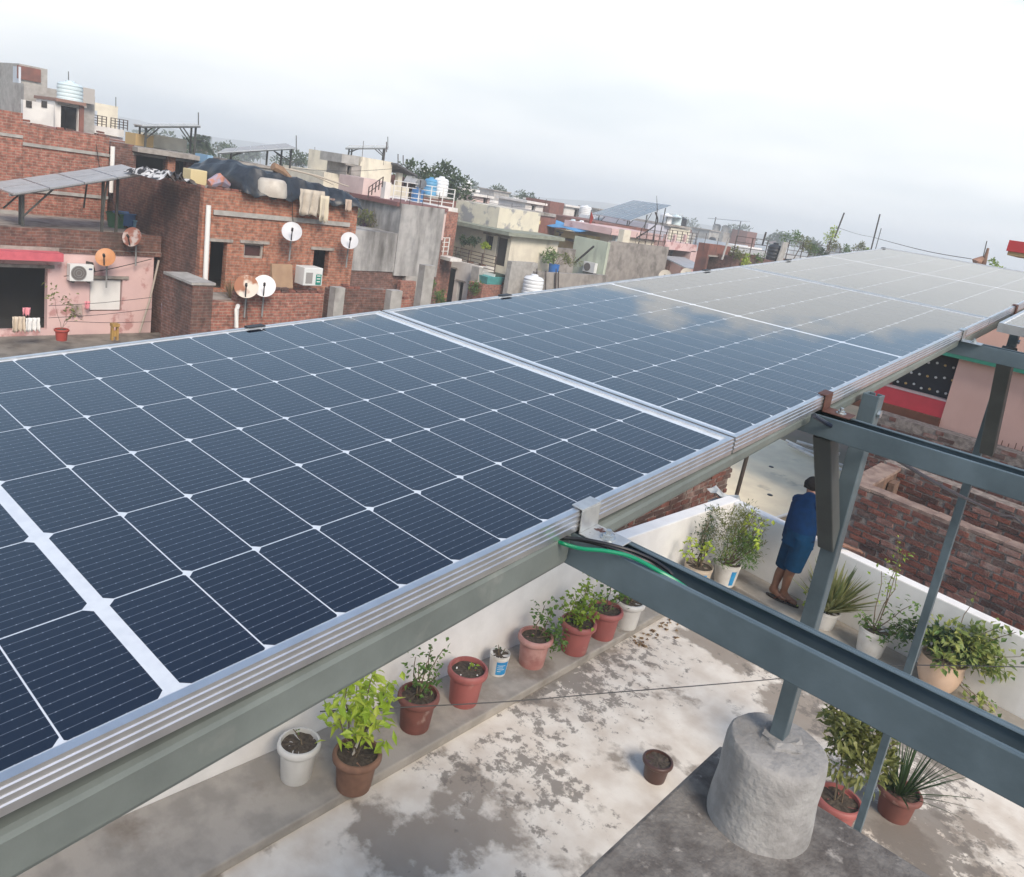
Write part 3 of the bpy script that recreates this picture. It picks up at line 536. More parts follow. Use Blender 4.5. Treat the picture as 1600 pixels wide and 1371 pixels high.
# ================================================================== pots and plants
m_soil = pm('damp_soil', (0.055, 0.042, 0.032), (0.10, 0.08, 0.06), 40, 0.95, bump=0.6, bscale=120)
def leaves_bush(c, rx, rz, n, L, Wd, clumps=14, droop=0.0, seed=0):
    rr = random.Random(seed); m = MB(); cs = []
    for i in range(clumps):
        a, e, q = rr.uniform(0, 6.28), rr.uniform(-0.5, 1.4), rr.uniform(0.35, 1.0); cs.append((Vector((math.cos(a) * math.cos(e) * rx * q, math.sin(a) * math.cos(e) * rx * q, math.sin(e) * rz * q)), rr.uniform(0.25, 0.45)))
    for i in range(n):
        p, s_ = rr.choice(cs); v = Vector((rr.gauss(0, 1), rr.gauss(0, 1), rr.gauss(0, 1))).normalized(); pos = Vector(c) + p + Vector((v.x * rx, v.y * rx, v.z * rz)) * s_ * rr.uniform(0.3, 1)
        d = (v + Vector((0, 0, 0.3 - droop)) + Vector((rr.gauss(0, .4), rr.gauss(0, .4), rr.gauss(0, .4)))).normalized()
        m.leaf(pos, d, (rr.gauss(0, .4), rr.gauss(0, .4), 1), L * rr.uniform(0.6, 1.25), Wd * rr.uniform(0.7, 1.2))
    return m, cs
def twig(m, base, tip, r0, r1, rr, n=5, wob=0.04):
    b, t_ = Vector(base), Vector(tip); m.tube([b.lerp(t_, i / n) + Vector((rr.uniform(-wob, wob), rr.uniform(-wob, wob), 0)) * (0 if i == 0 else 1) * (t_ - b).length for i in range(n + 1)], [r0 + (r1 - r0) * i / n for i in range(n + 1)], 6)
G_FRESH = leaf_mat('fresh_leaf', (0.159, 0.268, 0.030), (0.305, 0.403, 0.049)); G_MID = leaf_mat('mid_leaf', (0.067, 0.146, 0.030), (0.146, 0.244, 0.049))
G_DARK = leaf_mat('dark_leaf', (0.02, 0.055, 0.018), (0.05, 0.10, 0.03)); G_OLIVE = leaf_mat('olive_leaf', (0.110, 0.134, 0.037), (0.232, 0.244, 0.073)); G_LIME = leaf_mat('lime_leaf', (0.293, 0.439, 0.037), (0.512, 0.586, 0.085)); G_VAR = leaf_mat('variegated_leaf', (0.073, 0.159, 0.030), (0.403, 0.427, 0.122))
m_twig = pm('brown_twig', (0.12, 0.085, 0.055), (0.18, 0.14, 0.09), 30, 0.85)
POTS = {'rose': pm('rose_plastic', (0.34, 0.105, 0.095), (0.29, 0.09, 0.082), 6, 0.55, c3=(0.42, 0.22, 0.19), s3=7, l3=0.6, h3=0.8), 'faded': pm('faded_rose_plastic', (0.38, 0.17, 0.15), (0.46, 0.26, 0.23), 8, 0.65, c3=(0.24, 0.09, 0.08), s3=5, l3=0.55, h3=0.75), 'maroon': pm('maroon_clay', (0.20, 0.075, 0.06), (0.15, 0.06, 0.05), 7, 0.7, c3=(0.34, 0.24, 0.2), s3=9, l3=0.6, h3=0.75),
        'white': pm('white_plastic_pot', (0.62, 0.61, 0.58), (0.54, 0.53, 0.5), 6, 0.5), 'bucket': pm('white_bucket', (0.70, 0.69, 0.66), (0.60, 0.58, 0.54), 9, 0.4, c3=(0.42, 0.38, 0.33), s3=9, l3=0.62, h3=0.75), 'clay': pm('brown_clay', (0.24, 0.13, 0.085), (0.17, 0.09, 0.06), 8, 0.8), 'tan': pm('tan_glaze', (0.58, 0.42, 0.31), (0.52, 0.37, 0.27), 5, 0.45), 'beige': pm('beige_pot', (0.50, 0.42, 0.33), (0.42, 0.35, 0.28), 8, 0.7), 'brown': pm('dark_brown_pot', (0.07, 0.035, 0.028), rough=0.4)}
def pot(t, x, y, z, r, h, kind, mat, taper=0.72):
    b = r * taper; q = MB()
    if kind == 'rim': q.lathe([(b, 0), (b * 1.02, 0.01), (r * 0.86, h * 0.79), (r * 0.97, h * 0.80), (r * 1.035, h * 0.84), (r * 1.045, h * 0.91), (r * 1.02, h * 0.97), (r * 0.96, h), (r * 0.88, h), (r * 0.86, h * 0.95), (r * 0.85, h * 0.87)], (x, y, z), 28)
    elif kind == 'bowl': q.lathe([(r * 0.5, 0), (r * 0.78, h * 0.1), (r * 0.97, h * 0.42), (r, h * 0.62), (r * 0.96, h * 0.88), (r, h), (r * 0.93, h), (r * 0.9, h * 0.9)], (x, y, z), 28)
    else: q.lathe([(b, 0), (b * 1.02, 0.005), (r * 0.97, h * 0.84), (r, h * 0.85), (r, h * 0.89), (r * 0.975, h * 0.9), (r, h), (r * 0.96, h), (r * 0.95, h * 0.9), (r * 0.93, h * 0.88)], (x, y, z), 28)
    q.build('pot', POTS[mat], t)
    s_ = MB(); n = 20; rs = r * (0.86 if kind == 'rim' else 0.92)
    s_.v = [(x, y, z + h * 0.90)] + [(x + rs * f * math.cos(6.283 * k / n), y + rs * f * math.sin(6.283 * k / n), z + h * 0.885 + U(-.006, .008)) for f in (0.5, 1.0) for k in range(n)]
    s_.f = [(0, 1 + k, 1 + (k + 1) % n) for k in range(n)] + [(1 + k, 1 + n + k, 1 + n + (k + 1) % n, 1 + (k + 1) % n) for k in range(n)]; s_.build('soil', m_soil, t)
    return z + h * 0.89
def potted(label, x, y, r, h, kind, mat, z=LZ, taper=0.72, group='flower pots along the long parapet'):
    t = thing('potted_plant', label, 'potted plant', (x, y, z), group); zs = pot(t, x, y, z, r, h, kind, mat, taper); return t, zs
def stems_and_leaves(t, x, y, zs, stems, leaf, n_per, L, Wd, spread=0.05, seed=1, tip_only=0.4):
    rr = random.Random(seed); tw, lf = MB(), MB()
    for (dx_, dy_, dz_) in stems:
        b = Vector((x + U(-.03, .03), y + U(-.03, .03), zs - 0.02)); tip = Vector((x + dx_, y + dy_, zs + dz_)); twig(tw, b, tip, 0.006, 0.003, rr)
        for i in range(n_per):
            f = tip_only + (1.05 - tip_only) * rr.random(); p = b.lerp(tip, f) + Vector((rr.gauss(0, spread), rr.gauss(0, spread), rr.gauss(0, spread)))
            d = Vector((rr.gauss(0, 1), rr.gauss(0, 1), rr.gauss(0.2, 0.7))); lf.leaf(p, d, (rr.gauss(0, .5), rr.gauss(0, .5), 1), L * rr.uniform(.6, 1.2), Wd * rr.uniform(.7, 1.2))
    tw.build('stem', m_twig, t); lf.build('foliage', leaf, t)
PX = WX + 0.16
c_ = onz(468, 1158, LZ + 0.27); QX, QY = c_.x, c_.y
t, zs = potted('white pot holding bare soil, nearest in the row', QX, QY, 0.135, 0.27, 'rim', 'white'); stems_and_leaves(t, QX, QY, zs, [(-0.05, -0.02, 0.10)], G_MID, 3, 0.03, 0.015, 0.01, 2)
c_ = onz(565, 1180, LZ + 0.26); QX, QY = c_.x - 0.04, c_.y
t, zs = potted('brown clay pot with a big lime green leafy plant and white stick', QX, QY, 0.155, 0.26, 'rim', 'clay')
stems_and_leaves(t, QX, QY, zs, [(-0.18, -0.02, 0.42), (0.02, 0.18, 0.48), (-0.05, -0.2, 0.40), (0.12, -0.02, 0.34), (-0.02, 0.05, 0.52), (-0.22, 0.14, 0.36)], G_LIME, 40, 0.105, 0.044, 0.06, 3, 0.5)
MB().bar((QX - 0.02, QY - 0.02, zs), (QX + 0.02, QY + 0.05, zs + 0.36), 0.014, 0.014).build('stick', pm('pale_wood', (0.62, 0.58, 0.5), rough=0.7), t)
c_ = onz(655, 1083, LZ + 0.28); QX, QY = c_.x, c_.y
t, zs = potted('dusty maroon pot with a thin wiry dark green bush', QX, QY, 0.15, 0.28, 'rim', 'maroon'); stems_and_leaves(t, QX, QY, zs, [(-0.05, 0.12, 0.36), (0.02, -0.08, 0.30), (0.06, 0.13, 0.38), (-0.08, -0.02, 0.30), (0.1, 0.06, 0.22), (0.0, 0.05, 0.33)], G_MID, 26, 0.045, 0.026, 0.045, 4, 0.2)
c_ = onz(732, 1043, LZ + 0.3); QX, QY = c_.x, c_.y
t, zs = potted('rose pink pot with dark soil and one tiny sprout', QX, QY, 0.155, 0.30, 'rim', 'rose'); stems_and_leaves(t, QX, QY, zs, [(0.01, 0.02, 0.05)], G_FRESH, 8, 0.045, 0.03, 0.012, 5)
for i in range(7): a = U(0, 6.28); MB().lathe([(0.004, 0), (0.007, 0.004), (0.003, 0.008)], (QX + 0.09 * math.cos(a), QY + 0.09 * math.sin(a), zs + 0.004), 6).build('pebble', m_bulb[0], t)
c_ = onz(782, 1020, LZ + 0.19); QX, QY = c_.x, c_.y
t, zs = potted('small white paint bucket with a blue printed label', QX, QY, 0.085, 0.19, 'bucket', 'bucket', taper=0.8)
def bucket_label(t, x, y, z, r, h, a0, a1, lines=True, taper=0.8):
    q = MB(); n = 10; L_ = []
    for zz, f in ((0.12, taper + (0.97 - taper) * 0.14), (0.78, taper + (0.97 - taper) * 0.92)):
        for k in range(n + 1): a = a0 + (a1 - a0) * k / n; rr_ = r * f + 0.0025; L_.append((x + rr_ * math.cos(a), y + rr_ * math.sin(a), z + h * zz))
    q.v = L_; q.f = [(k, k + 1, n + 2 + k, n + 1 + k) for k in range(n)]; q.build('label', pm('blue_print', (0.02, 0.22, 0.50), (0.03, 0.30, 0.60), 12, 0.4), t)
    if lines:
        q = MB()
        for zz, w_ in ((0.60, .8), (0.50, .6), (0.40, .75), (0.30, .4)):
            am = a0 + (a1 - a0) * 0.1; an = am + (a1 - a0) * 0.8 * w_; o = len(q.v)
            for k in range(6):
                a = am + (an - am) * k / 5
                for dz_ in (0, 0.025): rr_ = r * (taper + (0.97 - taper) * (zz + dz_) / 0.85) + 0.004; q.v.append((x + rr_ * math.cos(a), y + rr_ * math.sin(a), z + h * (zz + dz_)))
            q.f += [(o + 2 * k, o + 2 * k + 2, o + 2 * k + 3, o + 2 * k + 1) for k in range(5)]
        q.build('label_print', m_bulb[0], t)
bucket_label(t, QX, QY, LZ, 0.085, 0.19, -1.1, 0.2); stems_and_leaves(t, QX, QY, zs, [(-0.02, -0.02, 0.09), (0.02, 0.03, 0.06)], G_DARK, 3, 0.03, 0.02, 0.01, 6)
c_ = onz(838, 992, LZ + 0.28); QX, QY = c_.x, c_.y
t, zs = potted('faded rose pot with a plant flopping over to the right', QX, QY, 0.15, 0.28, 'rim', 'faded'); stems_and_leaves(t, QX, QY, zs, [(0.04, 0.14, 0.22), (0.12, 0.12, 0.05), (0.10, 0.2, 0.02), (-0.02, 0.08, 0.28), (0.14, 0.16, -0.04)], G_MID, 36, 0.05, 0.034, 0.05, 7, 0.4)
c_ = onz(905, 970, LZ + 0.3); QX, QY = c_.x, c_.y
t, zs = potted('rose pot with the bushiest bright green shrub of the row', QX, QY, 0.16, 0.30, 'rim', 'rose'); stems_and_leaves(t, QX, QY, zs, [(0, 0.02, 0.42), (-0.06, -0.08, 0.28), (0.05, 0.1, 0.30), (-0.1, -0.2, 0.22), (0.05, -0.08, 0.18), (0.1, 0.02, 0.20), (-0.02, 0.06, 0.36)], G_FRESH, 44, 0.052, 0.036, 0.045, 8, 0.3)
c_ = onz(948, 950, LZ + 0.29); QX, QY = c_.x, c_.y
t, zs = potted('rose pot with a sparse sprig leaning left', QX, QY, 0.16, 0.29, 'rim', 'rose'); stems_and_leaves(t, QX, QY, zs, [(-0.04, 0.06, 0.30), (0.02, 0.22, 0.20), (0.06, 0.2, 0.10), (-0.03, -0.12, 0.16)], G_MID, 22, 0.055, 0.04, 0.045, 9, 0.6)
c_ = onz(985, 937, LZ + 0.28); QX, QY = c_.x, c_.y
t, zs = potted('white pot with a few round leaves, last before the corner', QX, QY, 0.15, 0.28, 'rim', 'white'); stems_and_leaves(t, QX, QY, zs, [(-0.06, -0.05, 0.30), (-0.04, 0.04, 0.26), (0.05, 0.2, 0.12), (-0.02, -0.18, 0.18)], G_FRESH, 16, 0.06, 0.05, 0.04, 10, 0.7)
# corner group
t, zs = potted('beige tub with a dark wispy shrub in the parapet corner', -3.30, 7.76, 0.16, 0.24, 'bucket', 'beige', taper=0.85, group='plants in the parapet corner'); bucket_label(t, -3.30, 7.76, LZ, 0.16, 0.24, -1.0, -0.4, False, 0.85)
stems_and_leaves(t, -3.30, 7.76, zs, [(0.0, 0.0, 0.55), (-0.1, 0.06, 0.45), (0.08, 0.05, 0.5), (0.02, -0.05, 0.62), (-0.05, 0.12, 0.66)], G_DARK, 70, 0.05, 0.014, 0.06, 11, 0.25)
stems_and_leaves(t, -3.30, 7.76, zs, [(-0.05, -0.3, 0.38), (-0.02, -0.34, 0.25), (0.1, -0.12, 0.32), (0.06, -0.05, 0.28)], G_LIME, 14, 0.06, 0.05, 0.04, 12, 0.8)
t, zs = potted('white bucket with a tall feathery green bush by the corner', -3.11, 8.10, 0.145, 0.27, 'bucket', 'bucket', taper=0.78, group='plants in the parapet corner'); bucket_label(t, -3.11, 8.10, LZ, 0.145, 0.27, -0.75, -0.3, False, 0.78)
lf, cs = leaves_bush((-3.15, 8.12, zs + 0.36), 0.34, 0.36, 1900, 0.05, 0.012, 16, seed=21); lf.build('foliage', G_OLIVE, t)
lf, cs = leaves_bush((-3.03, 8.10, zs + 0.20), 0.28, 0.22, 900, 0.055, 0.016, 10, seed=22); lf.build('foliage', G_MID, t)
stems_and_leaves(t, -3.11, 8.10, zs, [(0.16, 0.02, 0.72), (0.26, 0.0, 0.58), (0.34, -0.06, 0.45), (0.10, 0.06, 0.64), (0.3, 0.0, 0.66)], G_LIME, 12, 0.06, 0.05, 0.03, 13, 0.55)
q = MB(); rr = random.Random(5)
for i in range(9): twig(q, (-3.11 + U(-.05, .05), 8.10 + U(-.05, .05), zs), (-3.11 + U(-.25, .35), 8.1 + U(-.2, .15), zs + U(.1, .6)), 0.007, 0.003, rr)
q.build('stem', m_twig, t)
# agave
def blades(t, x, y, zs, n, L, Wd, mat, seed, lean=0.9):
    rr = random.Random(seed); q = MB()
    for i in range(n):
        a = rr.uniform(0, 6.28); e = rr.uniform(0.15, lean); l_ = L * rr.uniform(.6, 1.1); d = Vector((math.cos(a) * math.sin(e), math.sin(a) * math.sin(e), math.cos(e))); s_ = d.cross(Vector((0, 0, 1))).normalized(); p = Vector((x + 0.05 * math.cos(a), y + 0.05 * math.sin(a), zs)); o = len(q.v)
        for j in range(5):
            f = j / 4; w_ = Wd * (1 - f) ** 0.8 * (0.7 + 0.6 * min(f * 3, 1)); c_ = p + d * l_ * f + Vector((0, 0, -0.10 * l_ * f * f * e)); q.v += [tuple(c_ - s_ * w_ / 2 + Vector((0, 0, w_ * 0.25))), tuple(c_), tuple(c_ + s_ * w_ / 2 + Vector((0, 0, w_ * 0.25)))]
        for j in range(4): b_ = o + j * 3; q.f += [(b_, b_ + 1, b_ + 4, b_ + 3), (b_ + 1, b_ + 2, b_ + 5, b_ + 4)]
    q.build('foliage', mat, t)
pa = Vector(bp(1.55, -0.32, 0)); t, zs = potted('white pot with a spiky green and yellow aloe beside the near post', pa.x, pa.y, 0.13, 0.20, 'bucket', 'white', group='plants along the back parapet'); blades(t, pa.x, pa.y, zs, 170, 0.56, 0.050, leaf_mat('aloe_leaf', (0.122, 0.171, 0.061), (0.317, 0.305, 0.122)), 4, 0.95)
stems_and_leaves(t, pa.x, pa.y, zs, [(-0.22, -0.05, 0.08), (-0.24, 0.02, 0.02)], G_FRESH, 22, 0.06, 0.035, 0.045, 14, 0.6)
pb = Vector(bp(2.06, -0.33, 0)); t, zs = potted('white scuffed bucket with a tall bare stemmed shrub', pb.x, pb.y, 0.15, 0.27, 'bucket', 'bucket', taper=0.80, group='plants along the back parapet')
stems_and_leaves(t, pb.x, pb.y, zs, [(-0.02, 0.05, 0.95), (0.06, 0.02, 0.82), (-0.08, 0.0, 0.62), (0.02, 0.05, 0.88)], G_FRESH, 16, 0.05, 0.028, 0.035, 15, 0.5)
stems_and_leaves(t, pb.x, pb.y, zs, [(0.25, 0.0, 0.42), (0.32, -0.02, 0.30), (0.2, -0.1, 0.12), (0.12, -0.08, 0.05), (-0.14, -0.04, 0.12), (0.3, 0.08, 0.1), (0.38, -0.05, 0.15)], G_MID, 32, 0.065, 0.035, 0.055, 16, 0.5)
pc = Vector(bp(2.70, -0.28, 0)); t, zs = potted('round tan pot with a sprawling variegated shrub', pc.x, pc.y, 0.20, 0.31, 'bowl', 'tan', group='plants along the back parapet')
lf, cs = leaves_bush((pc.x + 0.08, pc.y, zs + 0.17), 0.42, 0.22, 750, 0.085, 0.045, 16, 0.3, seed=31); lf.build('foliage', G_VAR, t)
lf, cs = leaves_bush((pc.x - 0.02, pc.y, zs + 0.12), 0.34, 0.17, 420, 0.08, 0.045, 12, 0.3, seed=33); lf.build('foliage', G_DARK, t)
stems_and_leaves(t, pc.x, pc.y, zs, [(0.30, 0.05, 0.5), (0.45, 0.0, 0.56), (0.48, -0.06, -0.22), (0.55, -0.1, -0.32), (0.42, -0.08, 0.2), (0.56, -0.02, 0.36)], G_VAR, 26, 0.085, 0.045, 0.05, 17, 0.6)
stems_and_leaves(t, pc.x, pc.y, zs, [(0.06, 0.1, 0.62)], G_VAR, 2, 0.05, 0.03, 0.02, 18, 0.9)
po = onz(1298, 1290, FZ); t, zs = potted('leafy bushy plant on the terrace floor beside the concrete footing', po.x, po.y, 0.16, 0.24, 'rim', 'rose', z=FZ, group='plants near the footing')
lf, cs = leaves_bush((po.x - 0.02, po.y + 0.12, zs + 0.42), 0.32, 0.38, 900, 0.075, 0.042, 16, seed=41); lf.build('foliage', G_OLIVE, t)
stems_and_leaves(t, po.x, po.y, zs, [(-0.1, 0.2, 0.78), (0.12, 0.18, 0.72), (0.02, 0.2, 0.82), (-0.2, 0.15, 0.6), (0.2, 0.1, 0.6)], G_MID, 30, 0.055, 0.035, 0.05, 19, 0.3)
po2 = onz(1395, 1272, FZ); t, zs = potted('grassy green plant in a maroon pot behind the thin post', po2.x, po2.y, 0.15, 0.22, 'rim', 'maroon', z=FZ, group='plants near the footing'); blades(t, po2.x, po2.y, zs, 80, 0.55, 0.014, G_DARK, 6, 1.1)
pw = onz(1022, 1215, FZ); t, zs = potted('small empty dark brown pot standing alone on the terrace floor', pw.x, pw.y, 0.11, 0.16, 'rim', 'brown', z=FZ, group='plants near the footing')
# dry leaves on the floor along the ledges
lf = MB(); rr = random.Random(9)
for i in range(150):
    if i < 90: p = (WX + 0.33 + abs(rr.gauss(0, .12)), rr.uniform(6.2, 8.3), FZ + 0.006)
    else: u_ = rr.uniform(0.3, 1.2); q_ = bp(u_, -0.53 - abs(rr.gauss(0, .1)), FZ + 0.006); p = q_
    a = rr.uniform(0, 6.28); lf.leaf(p, (math.cos(a), math.sin(a), 0.1), (0, 0, 1), rr.uniform(.03, .07), rr.uniform(.02, .04))
tag(lf.build('dry_leaves', leaf_mat('dry_leaf', (0.16, 0.09, 0.045), (0.34, 0.23, 0.11))), 'dry fallen leaves along the ledge in the terrace corner', 'leaves', kind='stuff')
# ================================================================== the man leaning on the parapet
def skin(name, verts, edges, rad, mat, parent, root=0, sub=2):
    me = bpy.data.meshes.new(name); me.from_pydata([tuple(v) for v in verts], edges, []); o = bpy.data.objects.new(name, me); COL.objects.link(o)
    md = o.modifiers.new('skin', 'SKIN'); md.use_smooth_shade = True; md.branch_smoothing = 0.6
    for i, r_ in enumerate(rad):
        sv_ = me.skin_vertices[0].data[i]; sv_.radius = (r_, r_) if isinstance(r_, float) else r_; sv_.use_root = (i == root)
    s_ = o.modifiers.new('subdiv', 'SUBSURF'); s_.levels = sub; s_.render_levels = sub
    me.materials.append(mat)
    if parent is not None: o.parent = parent; o.matrix_parent_inverse = parent.matrix_basis.inverted()
    return o
def man():
    t = thing('person', 'man in a navy T-shirt and blue shorts leaning on the white parapet', 'person', onz(1222, 935, LZ))
    m_skin = pm('skin', (0.20, 0.095, 0.06), (0.17, 0.08, 0.05), 20, 0.5)
    aL, aR = onz(1208, 921, -3.83), onz(1224, 927, -3.83)
    kL, kR = ony(1227, 882, 8.27), ony(1239, 886, 8.16)
    hL, hR, pel = ony(1240, 846, 8.27), ony(1254, 850, 8.17), ony(1248, 840, 8.24)
    wai, che, nek, hed = ony(1253, 816, 8.32), ony(1262, 792, 8.44), ony(1268, 775, 8.53), ony(1271, 765, 8.58)
    crown = ony(1273, 757, 8.64)
    sL, sR = ony(1250, 783, 8.50), ony(1281, 790, 8.38)
    eL, eR = Vector((-2.62, 8.66, -3.10)), Vector((-2.22, 8.56, -3.12))
    wLx, wRx = eL + Vector((0.22, 0.05, -0.03)), eR + Vector((0.16, 0.10, -0.03))
    td = (onz(1249, 947, LZ) - onz(1216, 931, LZ)); td.z = 0; td.normalize()
    def foot(a): h_ = Vector((a.x, a.y, LZ + 0.045)); return h_ - td * 0.04, h_ + td * 0.10, h_ + td * 0.17
    fL, fR = foot(aL), foot(aR)
    V = [pel, wai, che, nek, hed, crown, hL, kL, aL, fL[0], fL[1], fL[2], hR, kR, aR, fR[0], fR[1], fR[2], sL, eL, wLx, sR, eR, wRx]
    E_ = [(0, 1), (1, 2), (2, 3), (3, 4), (4, 5), (0, 6), (6, 7), (7, 8), (8, 9), (8, 10), (10, 11), (0, 12), (12, 13), (13, 14), (14, 15), (14, 16), (16, 17), (2, 18), (18, 19), (19, 20), (2, 21), (21, 22), (22, 23)]
    rd = [0.12, 0.11, 0.125, 0.055, 0.083, 0.075, 0.085, 0.056, 0.036, 0.034, 0.036, 0.024, 0.085, 0.056, 0.036, 0.034, 0.036, 0.024, 0.06, 0.042, 0.026, 0.06, 0.042, 0.026]
    # calves
    for (k_, a_, i0, i1) in ((kL, aL, 7, 8), (kR, aR, 13, 14)):
        V.append(k_.lerp(a_, 0.35) - td * 0.015); E_.remove((i0, i1)); E_ += [(i0, len(V) - 1), (len(V) - 1, i1)]; rd.append(0.055)
    # hands: palm, four fingers, thumb
    for w_, e_, iw in ((wLx, eL, 20), (wRx, eR, 23)):
        d = (w_ - e_).normalized(); s_ = d.cross(Vector((0, 0, 1))).normalized(); V.append(w_ + d * 0.07); ip = len(V) - 1; rd.append((0.032, 0.016)); E_.append((iw, ip))
        for k in range(4):
            b_ = w_ + d * 0.085 + s_ * (k - 1.5) * 0.019; V.append(b_); E_.append((ip, len(V) - 1)); rd.append(0.009)
            L_ = (0.06, 0.072, 0.068, 0.052)[k]; V.append(b_ + d * L_ * 0.5 + Vector((0, 0, 0.006))); E_.append((len(V) - 2, len(V) - 1)); rd.append(0.009); V.append(b_ + d * L_ + Vector((0, 0, -0.014))); E_.append((len(V) - 2, len(V) - 1)); rd.append(0.008)
        V.append(w_ + d * 0.035 + s_ * -0.035); E_.append((iw, len(V) - 1)); rd.append(0.011); V.append(w_ + d * 0.07 + s_ * -0.055 + Vector((0, 0, -.01))); E_.append((len(V) - 2, len(V) - 1)); rd.append(0.009)
    skin('body', V, E_, rd, m_skin, t)
    # T-shirt, loose and hanging below the waist
    navy = pm('navy_cotton', (0.004, 0.024, 0.075), (0.003, 0.018, 0.056), 14, 0.95, spec=0.08, bump=0.5, bscale=9)
    lat = (sR - sL); lat.z *= 0.5; lat.normalize()
    def loft(rings, n=18):          # rings: centre, half width, half depth, axis
        q = MB()
        for (c_, hw, hd_, axis) in rings:
            ax2 = Vector(axis).normalized(); l_ = (lat - ax2 * lat.dot(ax2)).normalized(); dp = ax2.cross(l_)
            for k in range(n): a_ = 2 * math.pi * k / n; sq = abs(math.cos(a_)) ** 0.75 * (1 if math.cos(a_) > 0 else -1); q.v.append(tuple(c_ + l_ * hw * sq + dp * hd_ * math.sin(a_) * (1 + 0.03 * math.sin(5 * a_ + c_.z * 20))))
        q.f = [(i * n + k, i * n + (k + 1) % n, (i + 1) * n + (k + 1) % n, (i + 1) * n + k) for i in range(len(rings) - 1) for k in range(n)]; q.sm = True; return q
    sp1, sp2 = (che - wai), (nek - che); sm_ = (sL + sR) / 2; hemp = pel + Vector((0, 0, -0.04))
    q = loft([(hemp, .175, .15, sp1), (pel.lerp(wai, .5), .172, .145, sp1), (wai, .172, .138, sp1), (wai.lerp(che, .5), .182, .132, sp1), (che, .196, .125, sp1 + sp2), (sm_.lerp(nek, .15), .192, .095, sp2), (sm_.lerp(nek, .6), .135, .075, sp2), (nek, .070, .066, sp2), (nek + sp2.normalized() * .012, .064, .06, sp2)])
    for s_, e_ in ((sL, eL), (sR, eR)):
        q.tube([s_ + (sm_ - s_) * .45, s_, s_.lerp(e_, .3), s_.lerp(e_, .62)], [.085, .088, .080, .076], 14, cap=False)
    q.build('shirt', navy, t)
    blue = pm('blue_shorts', (0.004, 0.036, 0.088), (0.003, 0.028, 0.07), 14, 0.95, spec=0.08, bump=0.4, bscale=12)
    ka, kb = kL.lerp(aL, 0.08), kR.lerp(aR, 0.06)
    q = loft([(pel + Vector((0, 0, 0.09)), .150, .128, (0, 0, 1)), (pel, .168, .142, (0, 0, 1)), (pel.lerp((hL + hR) / 2, 1.0) - Vector((0, 0, .02)), .168, .145, (0, 0, 1)), ((kL + kR) / 2 + Vector((0, 0, .26)), .150, .125, (0, 0, 1))])
    for h_, k_ in ((hL, ka), (hR, kb)): q.tube([h_ + Vector((0, 0, .06)), h_, h_.lerp(k_, .5), k_], [.108, .112, .106, .098], 16, cap=False)
    q.build('shorts', blue, t)
    # head features: hair cap, ears, nose (the face is turned away, over the wall)
    hd = hed.lerp(crown, 0.45); fw = Vector((0.35, 0.9, -0.25)).normalized()
    q = MB(); n1, n2 = 14, 9; sd = fw.cross(Vector((0, 0, 1))).normalized(); up_ = sd.cross(fw)
    for i in range(n2 + 1):
        th = math.pi * 0.66 * i / n2
        for k in range(n1):
            ph = 2 * math.pi * k / n1; d = up_ * math.cos(th) + (sd * math.cos(ph) + fw * math.sin(ph)) * math.sin(th)
            cut = 1.0 if not (math.sin(ph) > 0.25 and th > 1.05) else 0.80
            q.v.append(tuple(hd - fw * 0.012 + Vector((0, 0, 0.012)) + d * (0.104 + U(-.003, .003)) * cut))
    q.f = [(i * n1 + k, (i + 1) * n1 + k, (i + 1) * n1 + (k + 1) % n1, i * n1 + (k + 1) % n1) for i in range(n2) for k in range(n1)]; q.sm = True
    q.build('hair', pm('black_hair', (0.012, 0.011, 0.011), (0.022, 0.02, 0.02), 60, 0.95, bump=0.6, bscale=150, spec=0.1), t)
    for s_ in (-1, 1):
        c_ = hd + sd * 0.088 * s_ - Vector((0, 0, 0.02)) + fw * 0.005; MB().lathe([(0.006, -0.03), (0.016, -0.012), (0.018, 0.012), (0.006, 0.03)], tuple(c_), 10).build('ear', m_skin, t)
    MB().lathe([(0.014, -0.02), (0.012, 0.0), (0.006, 0.024)], tuple(hd + fw * 0.093 - up_ * 0.012), 8).build('nose', m_skin, t)
    for s_ in (-1, 1): MB().lathe([(0.006, -0.004), (0.011, 0.0), (0.006, 0.004)], tuple(hd + fw * 0.086 + sd * s_ * 0.032 + up_ * 0.012), 8).build('eye', pm('eye_white', (0.7, 0.68, 0.65), rough=0.3), t)
    MB().bar(hd + fw * 0.084 - up_ * 0.045 - sd * 0.022, hd + fw * 0.084 - up_ * 0.045 + sd * 0.022, 0.012, 0.009, up_).build('mouth', pm('lip', (0.16, 0.055, 0.045), rough=0.5), t)
    for a_ in (aL, aR):
        c_ = Vector((a_.x, a_.y, LZ + 0.004)); s2 = td.cross(Vector((0, 0, 1))).normalized(); pts = []
        for k in range(16): ang = 2 * math.pi * k / 16; pts.append(c_ + td * (0.065 + 0.135 * math.cos(ang)) + s2 * (0.046 * math.sin(ang) * (1 + 0.2 * math.cos(ang))))
        sl = MB().prism(pts, (0, 0, 0.016)).build('slipper', pm('black_sandal', (0.018, 0.014, 0.013), rough=0.7), t)
        st = MB(); tp = c_ + td * 0.15 + Vector((0, 0, .016))
        for s_ in (-1, 1): st.tube([tp + Vector((0, 0, .012)), c_ + td * 0.10 + s2 * s_ * 0.032 + Vector((0, 0, .055)), c_ + td * 0.05 + s2 * s_ * 0.045 + Vector((0, 0, .014))], 0.007, 6)
        st.build('strap', pm('brown_strap', (0.10, 0.03, 0.02), rough=0.6), sl)
man()
